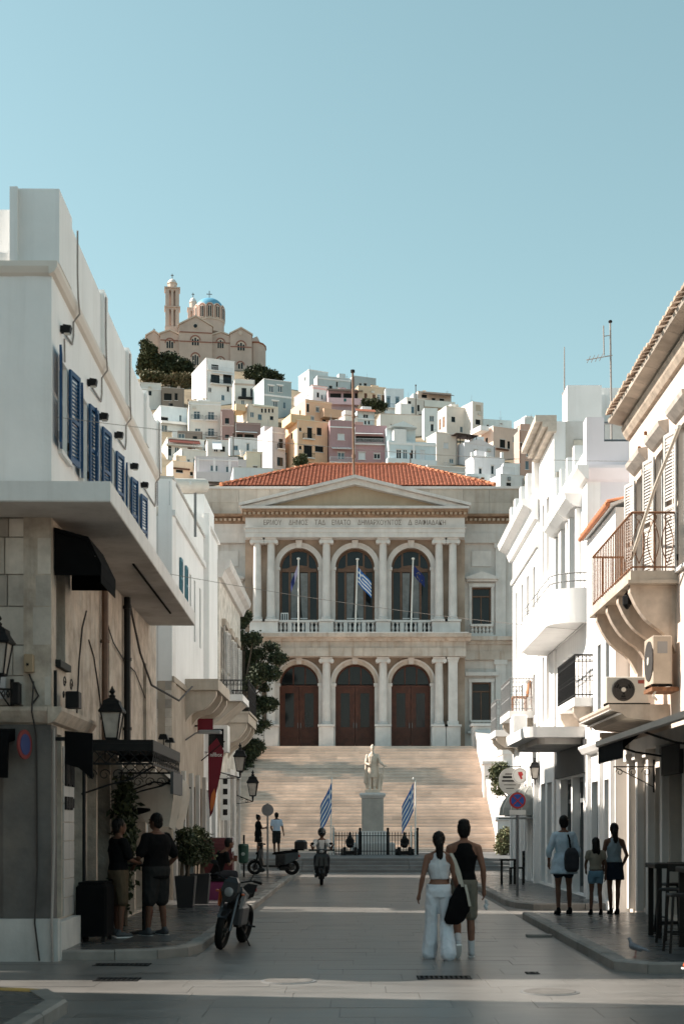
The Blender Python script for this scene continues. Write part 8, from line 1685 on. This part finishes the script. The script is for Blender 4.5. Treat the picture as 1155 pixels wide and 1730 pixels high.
def person(label, loc, a, H=1.75, fem=False, pose=None, top=None, legs=None, shoes=None, hairk='short', vox=.010, skn=None, fat=1.0, helmet=None, bare_shoulder=True, hairmat=None, extra=None, gaze=False):
    p = dict(PD); p.update(pose or {}); sc = H/1.75; T = Rot(loc, a, 0, sc); sk = skn or skin
    t = thing('person', label, 'person', loc)
    sw = .165 if fem else .19; hp = Vector(p['hip']); V3 = Vector
    def tor(z): return V3((0, (z-.92)*p['lean'], 0))+hp
    TR = [(.86, .145, .105), (.94, .160, .115), (1.02, .150, .105), (1.10, .118 if fem else .138, .09), (1.20, .13 if fem else .150, .10), (1.30, .148 if fem else .172, .108), (1.40, sw*.9, .088), (1.45, sw*.62, .07), (1.49, .06, .058)]
    TR = [(z, rx*fat, ry*(fat*1.5-.5)) for z, rx, ry in TR]
    def torso(mb, g, lo, hi, flare=0):
        L = []; zs = sorted({lo, hi, *[q[0] for q in TR if lo < q[0] < hi]})
        for z in zs:
            rx = interp([(q[0], q[1]) for q in TR], z)+g; ry = interp([(q[0], q[2]) for q in TR], z)+g
            if flare and z < 1.05: rx += flare*(1.05-z); ry += flare*(1.05-z)
            o = tor(z); L.append((o.x, o.y, z+hp.z, rx, ry))
        stack(mb, L)
    sh_ = {s_: V3((s_*(sw-.01), 0, 1.405))+tor(1.405) for s_ in (-1, 1)}; hi_ = {s_: V3((s_*.088, 0, .90))+hp for s_ in (-1, 1)}
    kn = {-1: V3(p['lk']), 1: V3(p['rk'])}; an = {-1: V3(p['la']), 1: V3(p['ra'])}; el = {-1: V3(p['le']), 1: V3(p['re'])}; wr = {-1: V3(p['lw']), 1: V3(p['rw'])}
    hc = V3((0, .015, 1.635))+tor(1.55); hy = p['hy']; Rh = Matrix.Rotation(hy, 3, 'Z')
    def hp_(x, y, z): return hc+Rh @ V3((x, y, z))
    mb = MB(T); torso(mb, -.006, .86, 1.49)
    limb(mb, V3((0, 0, 1.44))+tor(1.44), hc+V3((0, -.01, -.08)), .056 if not fem else .048, .05 if not fem else .043)
    mb.ell(hc, .076, .096, .116, 14, 9); mb.ell(hp_(0, .035, -.062), .054, .062, .058); limb(mb, hp_(0, .094, .012), hp_(0, .112, -.022), .009, .013, 8); limb(mb, hp_(-.018, .093, -.058), hp_(.018, .093, -.058), .008, .008, 6); mb.ell(hp_(0, .085, .03), .05, .016, .012)
    for s_ in (-1, 1): mb.ell(hp_(s_*.078, -.008, -.005), .010, .022, .032); limb(mb, V3((s_*.03, -.01, 1.47))+tor(1.47), sh_[s_]+V3((-s_*.01, 0, .006)), .045 if not fem else .036, .046*fat**.5 if not fem else .04)
    lt = 1.0 if not fem else .92
    for s_ in (-1, 1):
        limb(mb, hi_[s_], hi_[s_].lerp(kn[s_], .5), .084*fat, .072*fat*lt); limb(mb, hi_[s_].lerp(kn[s_], .5), kn[s_], .072*fat*lt, .053*lt); ck = kn[s_].lerp(an[s_], .35)-V3((0, .012, 0)); limb(mb, kn[s_], ck, .052*lt, .054*lt); limb(mb, ck, an[s_], .053*lt, .036*lt)
        limb(mb, sh_[s_], sh_[s_].lerp(el[s_], .45), .052*lt*fat**.5, .047*lt*fat**.5); limb(mb, sh_[s_].lerp(el[s_], .45), el[s_], .047*lt*fat**.5, .037*lt); limb(mb, el[s_], el[s_].lerp(wr[s_], .35), .038*lt, .039*lt); limb(mb, el[s_].lerp(wr[s_], .35), wr[s_], .039*lt, .025*lt)
        hd = p['lhd'] if s_ < 0 else p['rhd']; d = V3(hd) if hd else (wr[s_]-el[s_]); hand(mb, wr[s_], d, fem, s_, .5, V3((0, 1, 0)) if abs(V3(d).normalized().y) < .8 else V3((0, 0, 1)))
        fa = p['lf'] if s_ < 0 else p['rf']; fd = V3((s_*.06, math.cos(fa), math.sin(fa))); limb(mb, an[s_]-V3((0, .02, .03)), an[s_]+fd*.12-V3((0, 0, .045)), .036, .03)
    body = remesh(mb, 'body', sk, t, vox*sc if vox < .011 else vox, 3)
    if gaze:
        for s_ in (-1, 1): MB(T).ell(hp_(s_*.030, .088, .012), .011, .006, .007, 8, 5).build('eye', iron, t)
    def cloth(name, mat, fn, it=4, v=None, folds=.011, fz=(9, 9, 4.5)): m = MB(T); fn(m); return remesh(m, name, mat, t, v or vox, it, folds=folds, fz=fz)
    if top:
        k, mat = top[0], top[1]; lo = top[2] if len(top) > 2 else .86; slv = top[3] if len(top) > 3 else .5
        def fn(m):
            g = .014 if k != 'tank' else .011
            torso(m, g, lo, 1.455 if k != 'tank' else 1.31, top[4] if len(top) > 4 else 0)
            if k == 'tank':
                o_ = tor(1.4); b0_ = sw/.19; stack(m, [(o_.x, o_.y, 1.29, .165*b0_, .118), (o_.x, o_.y, 1.35, .145*b0_, .112), (o_.x, o_.y, 1.41, .125*b0_, .102), (o_.x, o_.y, 1.452, .112*b0_, .088), (o_.x, o_.y, 1.472, .090*b0_, .07)])
            else:
                limb(m, sh_[-1]+V3((0.02, 0, 0)), sh_[1]-V3((.02, 0, 0)), .066*fat**.5, .066*fat**.5)
                for s_ in (-1, 1):
                    if slv <= 1: e = sh_[s_].lerp(el[s_], slv); limb(m, sh_[s_], e, .070*fat**.5, .066*fat**.5)
                    else: limb(m, sh_[s_], el[s_], .068, .058); limb(m, el[s_], el[s_].lerp(wr[s_], slv-1), .058, .055)
        cloth('top', mat, fn)
    if legs:
        k, mat = legs[0], legs[1]
        def fn(m):
            torso(m, .017, .85, 1.0 if k != 'trousers' else 1.03)
            for s_ in (-1, 1):
                if k == 'shorts': e = hi_[s_].lerp(kn[s_], legs[2]); limb(m, hi_[s_]-V3((0, 0, .03)), e, .100*fat, .088*fat)
                elif k == 'trousers': limb(m, hi_[s_]-V3((0, 0, .03)), kn[s_], .100, .085); limb(m, kn[s_], an[s_]+V3((0, -.01, -.03)), .085, .112)
                elif k == 'slim': limb(m, hi_[s_]-V3((0, 0, .03)), kn[s_], .096*fat, .068); limb(m, kn[s_], an[s_]+V3((0, 0, .03)), .068, .055)
            if k == 'skirt': stack(m, [(hp.x, hp.y, 1.0, .15, .11), (hp.x, hp.y, .9, .175, .135), (hp.x, hp.y, legs[2], .20, .16)])
        o = cloth('legwear', mat, fn)
    if shoes:
        smat, sock = shoes[0], shoes[1] if len(shoes) > 1 else None
        for s_ in (-1, 1):
            fa = p['lf'] if s_ < 0 else p['rf']; A_ = an[s_]; c_, q_ = math.cos(fa), math.sin(fa)
            def ft(y, z, A_=A_, s_=s_, c_=c_, q_=q_): return A_+V3((s_*.05*max(0, y), y*c_-z*q_, y*q_+z*c_))
            m = MB(T); limb(m, ft(-.045, -.04), ft(.05, -.045), .042, .046); limb(m, ft(.05, -.05), ft(.155, -.06), .044, .036); limb(m, ft(-.03, -.02), ft(-.01, .01), .042, .040)
            so_ = remesh(m, 'shoe', smat, t, .010, 3)
            m = MB(T); m.loft([[ft(y, z)+V3((x, 0, 0)) for x, y in ((-.035, -.08), (.035, -.08), (.046, .08), (.035, .17), (0, .195), (-.035, .17), (-.046, .08))] for z in (-.098, -.078)]); m.build('sole', wframe if smat is not black or True else black, t) if len(shoes) < 3 else m.build('sole', shoes[2], t)
            if sock: m = MB(T); limb(m, A_, A_.lerp(kn[s_], .30), .046, .050); remesh(m, 'sock', sock, t, .010, 2)
    hmx = hairmat or hair_m
    if helmet: 
        m = MB(T); m.ell(hc+V3((0, -.005, .02)), .125, .145, .145, 18, 12); h_ = remesh(m, 'helmet', helmet, t, .01, 2); MB(T).loft([[hp_(x*.9, .11+.03*(1-abs(x)/.1), z) for x in (-.1, -.06, 0, .06, .1)]+[hp_(x*.9, .09+.03*(1-abs(x)/.1), z) for x in (.1, .06, 0, -.06, -.1)] for z in (-.04, .07)]).build('visor', glass, t)
    elif hairk:
        def fn(m):
            m.ell(hp_(0, -.016, .026), .086, .098, .106, 14, 9); m.ell(hp_(0, -.04, -.03), .076, .066, .075)
            if hairk == 'quiff': m.ell(hp_(0, .03, .098), .072, .078, .048); m.ell(hp_(0, -.02, .10), .075, .08, .05)
            if hairk == 'pony': limb(m, hp_(0, -.09, .02), hp_(0, -.125, -.06), .04, .052); limb(m, hp_(0, -.125, -.06), hp_(.005, -.11, -.21), .052, .045); limb(m, hp_(.005, -.11, -.21), hp_(.01, -.09, -.30), .045, .02)
            if hairk == 'long': limb(m, hp_(0, -.05, 0), hp_(0, -.075, -.16), .085, .085); limb(m, hp_(-.04, -.075, -.16), hp_(-.04, -.075, -.28), .055, .04); limb(m, hp_(.04, -.075, -.16), hp_(.04, -.075, -.28), .055, .04)
            if hairk == 'bun': m.ell(hp_(0, -.07, .10), .05, .05, .05)
        cloth('hair', hmx, fn, 2, .007, .010, (55, 55, 9))
    return t, T
blk_c = M('black_cotton', (.006, .006, .0065), .92, .12, 6, .7, 14, spec=.08); wht_c = M('white_cotton', (.52, .53, .55), .92, .12, 6, .7, 14, spec=.08); wht_d = M('white_denim', (.62, .64, .68), .92, .12, 6, .7, 14, spec=.08); olive = M('olive_shorts', (.16, .145, .115), .92, .12, 6, .7, 14, spec=.08); shoe_w = M('white_sneaker', (.42, .42, .43), .7, .08); sock_w = M('white_sock', (.52, .52, .53), .9)
# the couple walking away
wl = (1.05, 18.55, .004); wm = (1.40, 18.85, .004)
w_, T = person('woman in a white crop top and white flared trousers walking beside the man', wl, .03, 1.66, True, dict(lk=(-.10, .06, .50), la=(-.12, .10, .10), rk=(.10, .02, .50), ra=(.12, -.16, .12), le=(-.225, -.06, 1.13), lw=(-.265, .02, .90), re=(.21, .02, 1.14), rw=(.28, .10, .93), rf=-.25), ('tank', wht_c, 1.10), ('trousers', wht_d), (shoe_w,), 'pony', .009)
bg_ = thing('shoulder_bag', 'black cloth bag hanging from a cream strap on the woman in white', 'bag', (wl[0]+.24, wl[1]-.1, .75)); Tb = Rot((wl[0]+.27, wl[1]-.10, .004), .03)
m = MB(Tb); m.loft([[(x*k+ox, y*k*.55+oy, z) for x, y in ((-.13, -.11), (0, -.15), (.13, -.11), (.13, .11), (0, .13), (-.13, .11))] for k, z, ox, oy in ((.55, .46, -.10, 0), (1.0, .52, -.07, 0), (1.15, .64, -.03, 0), (.95, .80, .0, 0), (.55, .93, .02, 0), (.3, .98, .02, 0))]); remesh(m, 'bag_body', black, bg_, .012, 3, folds=.014)
sv_ = M('cream_strap', (.42, .38, .32), .85)
MB(Tb).loft([[(x+q, y, z), (x+q, y+.012, z), (x-q, y+.012, z), (x-q, y, z)] for x, y, z, q in ((.03, -.055, .95, .018), (-.02, -.06, 1.15, .022), (-.075, -.045, 1.30, .022), (-.115, .01, 1.385, .02), (-.10, .10, 1.32, .02), (-.02, .10, 1.1, .02), (.02, .04, .95, .018))]).build('strap', sv_, bg_)
MB(Tb).loft([[(x+.016, y, z), (x+.016, y+.01, z), (x-.016, y+.01, z), (x-.016, y, z)] for x, y, z in ((.06, -.09, .98), (.09, -.10, .85), (.12, -.09, .70))]).build('strap_end', sv_, bg_)
m_, T = person('man in a black sleeveless top and olive shorts walking beside the woman in white', wm, .02, 1.80, False, dict(lk=(-.09, .05, .50), la=(-.10, -.30, .20), rk=(.09, .03, .49), ra=(.10, .02, .085), le=(-.23, .03, 1.14), lw=(-.20, .12, .92), re=(.245, -.04, 1.14), rw=(.26, .02, .88), lf=-.75), ('tank', blk_c, .90), ('shorts', olive, .86), (shoe_w, sock_w), 'quiff', .009)
tb_ = thing('tissue', 'crumpled pale plastic bag held in the right hand of the walking man', 'bag', (wm[0]+.29, wm[1], .75)); m = MB(); [m.ell((wm[0]+.295+dx, wm[1]+.02+dy, .74+dz), .022, .022, .03) for dx, dy, dz in ((0, 0, 0), (.015, .01, -.04), (-.012, 0, -.06), (.005, -.01, -.09))]; remesh(m, 'film', M('clear_film', (.5, .52, .54), .3), tb_, .008, 1)
# trio on the right pavement
z_ = .125; lb = M('pale_blue_dress', (.40, .48, .55), .85, .18, 9, blotch=.5, blotch_col=(.16, .40, .46)); bge = M('beige_knit', (.24, .21, .165), .92, .12, 6, .7, 14, spec=.08); dnm = M('light_denim', (.13, .22, .29), .92, .12, 6, .7, 14, spec=.08); drk = M('dark_skirt', (.014, .018, .028), .92, .12, 6, .7, 14, spec=.08); ltop = M('pale_teal_top', (.22, .27, .30), .92, .12, 6, .7, 14, spec=.08)
p1, T = person('person in a pale blue printed shirt with a dark backpack on the right pavement', (PX(952, 26.0), 26.0, z_), .1, 1.80, True, dict(lk=(-.10, .02, .50), la=(-.11, -.04, .085), rk=(.10, .03, .50), ra=(.12, .06, .085), le=(-.26, .02, 1.13), lw=(-.24, .12, .92), re=(.25, -.02, 1.12), rw=(.24, .10, .90)), ('shirt', lb, .72, 1.35, .22), ('shorts', drk, .45), (black, None, black), 'short', .012, skn=skin_d, fat=1.12)
bp_ = thing('backpack', 'dark rucksack slung on the right shoulder of the pale blue shirt', 'backpack', (PX(960, 25.8), 25.8, 1.1)); q = Vector((PX(965, 25.8), 25.80, .125)); m = MB(); m.loft([[(q.x+x*k, q.y+y*k, q.z+z) for x, y in ((-.12, -.09), (.12, -.09), (.12, .07), (-.12, .07))] for k, z in ((.7, .78), (1.05, .84), (1.1, 1.0), (.95, 1.14), (.5, 1.22))]); remesh(m, 'pack', M('dark_pack', (.022, .022, .026), .8, .3, 8), bp_, .014, 3); MB().tube([(q.x-.02, q.y-.02, q.z+1.2), (q.x-.04, q.y+.0, q.z+1.38), (q.x-.05, q.y+.1, q.z+1.45), (q.x-.04, q.y+.22, q.z+1.35)], .018, 6).build('strap', black, bp_)
p2, T = person('child with long dark hair in a beige top and denim shorts on the right pavement', (PX(1006, 25.9), 25.9, z_), 0, 1.40, True, dict(la=(-.11, 0, .085), ra=(.11, -.03, .085), le=(-.23, .03, 1.14), lw=(-.2, .16, 1.0)), ('shirt', bge, 1.02, .4), ('shorts', dnm, .36), (black, None, black), 'long', .012, skn=skin_d)
p3, T = person('girl with a ponytail in a pale top and dark short skirt on the right pavement', (PX(1037, 26.1), 26.1, z_), .05, 1.66, True, dict(la=(-.06, .02, .085), ra=(.05, -.04, .085), lk=(-.08, .03, .5), rk=(.075, .02, .5), le=(-.22, -.02, 1.13), lw=(-.2, .08, .9), re=(.24, -.05, 1.13), rw=(.18, .08, .93)), ('tank', ltop, 1.0), ('skirt', drk, .66), (black, None, black), 'pony', .012, skn=skin_d)
# men by the cafe on the left
brn = M('brown_shorts', (.085, .062, .040), .92, .12, 6, .7, 14, spec=.08); gsh = M('dark_grey_shorts', (.022, .022, .022), .92, .12, 6, .7, 14, spec=.08)
c1, T = person('man in a black shirt and brown shorts standing at the cafe on the left', (PX(200, 20.7), 20.7, z_), -1.0, 1.72, False, dict(la=(-.12, .03, .085), ra=(.12, -.02, .085), le=(-.22, .08, 1.14), lw=(-.10, .25, 1.12), re=(.22, .10, 1.14), rw=(.06, .27, 1.10)), ('shirt', blk_c, .84, .75), ('shorts', brn, .9), (M('dark_sneaker', (.05, .055, .06), .7),), 'short', .012, skn=skin_d, fat=1.12)
c2, T = person('heavy man in a black shirt and dark shorts standing by the high table', (PX(264, 21.0), 21.0, z_), .85, 1.80, False, dict(la=(-.14, .02, .085), ra=(.13, -.02, .085), lk=(-.11, .02, .5), rk=(.11, .02, .5), le=(-.30, .02, 1.13), lw=(-.24, .2, 1.0), re=(.31, -.06, 1.12), rw=(.26, .12, .95), hy=.3), ('shirt', blk_c, .82, .8), ('shorts', gsh, .95), (M('dark_sneaker', (.05, .055, .06)),), 'short', .012, skn=skin_d, fat=1.3)
# seated person on the pink bench
s1, T = person('person in black sitting on the pink bench looking at a phone', (-3.18, 31.36, .12), -1.35, 1.72, False, dict(hip=(0, 0, -.42), lk=(-.11, .44, .50), la=(-.12, .46, .09), rk=(.11, .44, .50), ra=(.12, .42, .09), le=(-.24, .14, .74), lw=(-.08, .34, .80), re=(.24, .14, .74), rw=(.08, .34, .80), lean=.35), None, None, (black, None, black), None, .012, skn=skin) if False else (None, None)
def seated(label, loc, a, top_m, leg_m, skn, zs=.56, bike=False, helmet=None, H=1.72):
    """seated figure, pelvis at height zs above loc"""
    T = Rot(loc, a, 0, 1); t = thing('person', label, 'person', loc); V3 = Vector; ln = .04 if bike else .22
    def sp(z): return (0, ln*(z/.55), zs+z)
    mb = MB(T); stack(mb, [(0, sp(z)[1], zs+z, rx, ry) for z, rx, ry in ((-.06, .15, .12), (.03, .16, .12), (.15, .14, .10), (.30, .155, .105), (.42, .17, .10), (.50, .13, .08), (.55, .06, .06))])
    hc = V3(sp(.70))+V3((0, .02 if bike else .06, 0)); limb(mb, sp(.50), hc-V3((0, .01, .08)), .056, .05); mb.ell(hc, .076, .096, .114, 14, 9); mb.ell(hc+V3((0, .04, -.06)), .053, .06, .056); limb(mb, hc+V3((0, .095, .01)), hc+V3((0, .112, -.022)), .009, .013, 8)
    J = {}
    for s_ in (-1, 1):
        sh = V3((s_*.18, sp(.46)[1], zs+.46)); h = V3((s_*.09, .02, zs+.02)); k = V3((s_*(.17 if bike else .12), .42, zs+(-.02 if bike else .03))); an = V3((s_*(.20 if bike else .13), .30 if bike else .44, .09 if not bike else .38)); e = V3((s_*.27, .20, zs+.24)); w_ = V3((s_*(.31 if bike else .07), .48 if bike else .38, zs+(.32 if bike else .30)))
        if bike: an = V3((s_*.17, .22, zs-.40))
        J[s_] = (sh, h, k, an, e, w_)
        limb(mb, h, k, .085, .056); limb(mb, k, k.lerp(an, .35), .056, .054); limb(mb, k.lerp(an, .35), an, .054, .036); limb(mb, an-V3((0, .02, .03)), an+V3((0, .12, -.05)), .036, .03); limb(mb, sh, e, .052, .038); limb(mb, e, w_, .039, .026); hand(mb, w_, (w_-e), False, s_, .9, V3((0, 0, 1)))
        mb.ell(hc+V3((s_*.078, -.008, -.005)), .01, .022, .032)
    remesh(mb, 'body', skn, t, .011, 3)
    m = MB(T); stack(m, [(0, sp(z)[1], zs+z, rx+.016, ry+.016) for z, rx, ry in ((-.07, .15, .12), (.03, .16, .12), (.15, .145, .105), (.30, .155, .105), (.42, .17, .10), (.49, .14, .08))])
    for s_ in (-1, 1): limb(m, J[s_][0], J[s_][0].lerp(J[s_][4], .7), .070, .064)
    remesh(m, 'top', top_m, t, .012, 3, folds=.010)
    m = MB(T); stack(m, [(0, 0, zs-.08, .165, .135), (0, 0, zs+.04, .17, .13)])
    for s_ in (-1, 1): limb(m, J[s_][1], J[s_][2], .100, .075); limb(m, J[s_][2], J[s_][2].lerp(J[s_][3], .9), .075, .058)
    remesh(m, 'legwear', leg_m, t, .012, 3, folds=.010)
    for s_ in (-1, 1): m = MB(T); A_ = J[s_][3]; limb(m, A_+V3((0, -.045, -.04)), A_+V3((0, .05, -.045)), .042, .046); limb(m, A_+V3((0, .05, -.05)), A_+V3((0, .155, -.055)), .044, .034); remesh(m, 'shoe', black, t, .011, 2)
    if helmet:
        m = MB(T); m.ell(hc+V3((0, -.005, .025)), .125, .145, .140, 18, 12); remesh(m, 'helmet', helmet, t, .011, 2); m = MB(T); m.ell(hc+V3((0, .055, .0)), .098, .105, .06, 14, 8); remesh(m, 'visor', glass, t, .011, 1)
        for s_ in (-1, 1): MB(T).tube([(s_*.10, sp(.49)[1]-.06, zs+.50), (s_*.10, sp(.49)[1]+.06, zs+.50), (s_*.10, sp(.3)[1]+.125, zs+.32), (s_*.11, sp(.1)[1]+.118, zs+.12)], .017, 6).build('backpack_strap', black, t)
    else:
        m = MB(T); m.ell(hc+V3((0, -.016, .026)), .086, .098, .106, 14, 9); m.ell(hc+V3((0, -.04, -.03)), .076, .066, .075); remesh(m, 'hair', hair_m, t, .011, 1)
    return t, T
t, T = seated('person in black sitting on the pink bench with a cup', (-3.16, 31.38, .0), -1.05, blk_c, M('dark_jeans', (.016, .018, .024), .9), skin_d, zs=.65)
cup = thing('paper_cup', 'brown paper cup held by the seated person', 'cup', T((.0, .5, .95))); MB(T).loft([ellring(0, .50, .95+z, r, r, 12) for z, r in ((0, .03), (.13, .042))]).build('cup', M('brown_paper', (.14, .05, .03), .7), cup); MB(T).loft([ellring(0, .50, 1.08+z, r, r, 12) for z, r in ((.001, .045), (.015, .043))]).build('lid', wframe, cup)
seated('rider in a white shirt and dark helmet on the scooter facing the camera', (PX(543, 42), 42.28, .005), math.pi+.03, M('rider_white', (.50, .49, .48), .85, .08, 6), M('dark_jeans', (.016, .018, .024)), skin_d, zs=.82, bike=True, helmet=blk_p)
# pair talking on the square
q1, T = person('person in dark clothes with a hair bun looking at a phone on the square', (PX(436, 61), 61, ZP), -1.3, 1.70, True, dict(le=(-.2, .1, 1.15), lw=(-.1, .32, 1.18), re=(.2, .1, 1.15), rw=(.02, .33, 1.16), la=(-.14, 0, .085), ra=(.12, 0, .085)), ('shirt', blk_c, .82, .8, .12), ('skirt', blk_c, .55), (black, None, black), 'bun', .014, skn=skin_d, fat=1.12)
q2, T = person('man in a pale blue shirt and dark shorts standing on the square', (PX(467, 61), 61, ZP), .4, 1.80, False, dict(le=(-.25, -.02, 1.13), lw=(-.12, .16, .98), re=(.27, .02, 1.13), rw=(.33, .06, .90), la=(-.09, 0, .085), ra=(.10, 0, .085)), ('shirt', M('pale_blue_shirt', (.40, .46, .55), .9), .86, .6), ('shorts', gsh, .95), (black, None, black), 'short', .014, skn=skin_d)
# walker leaving the frame at the right edge, trailing foot in view
org_s = M('orange_sneaker', (.48, .075, .02), .7, .1, 6)
w2, T = person('walker stepping out of the frame in orange and white sneakers', (4.14, 16.2, .004), -1.45, 1.72, True, dict(lk=(-.09, .10, .49), la=(-.10, .22, .10), rk=(.09, -.08, .50), ra=(.10, -.40, .19), rf=-.35, le=(-.24, .06, 1.14), lw=(-.2, .2, .95), re=(.24, -.1, 1.14), rw=(.25, -.12, .9)), ('shirt', wht_c, .84, .6), ('shorts', dnm, .5), (org_s,), 'pony', .012)
bpy.data.scenes.remove(TMP)
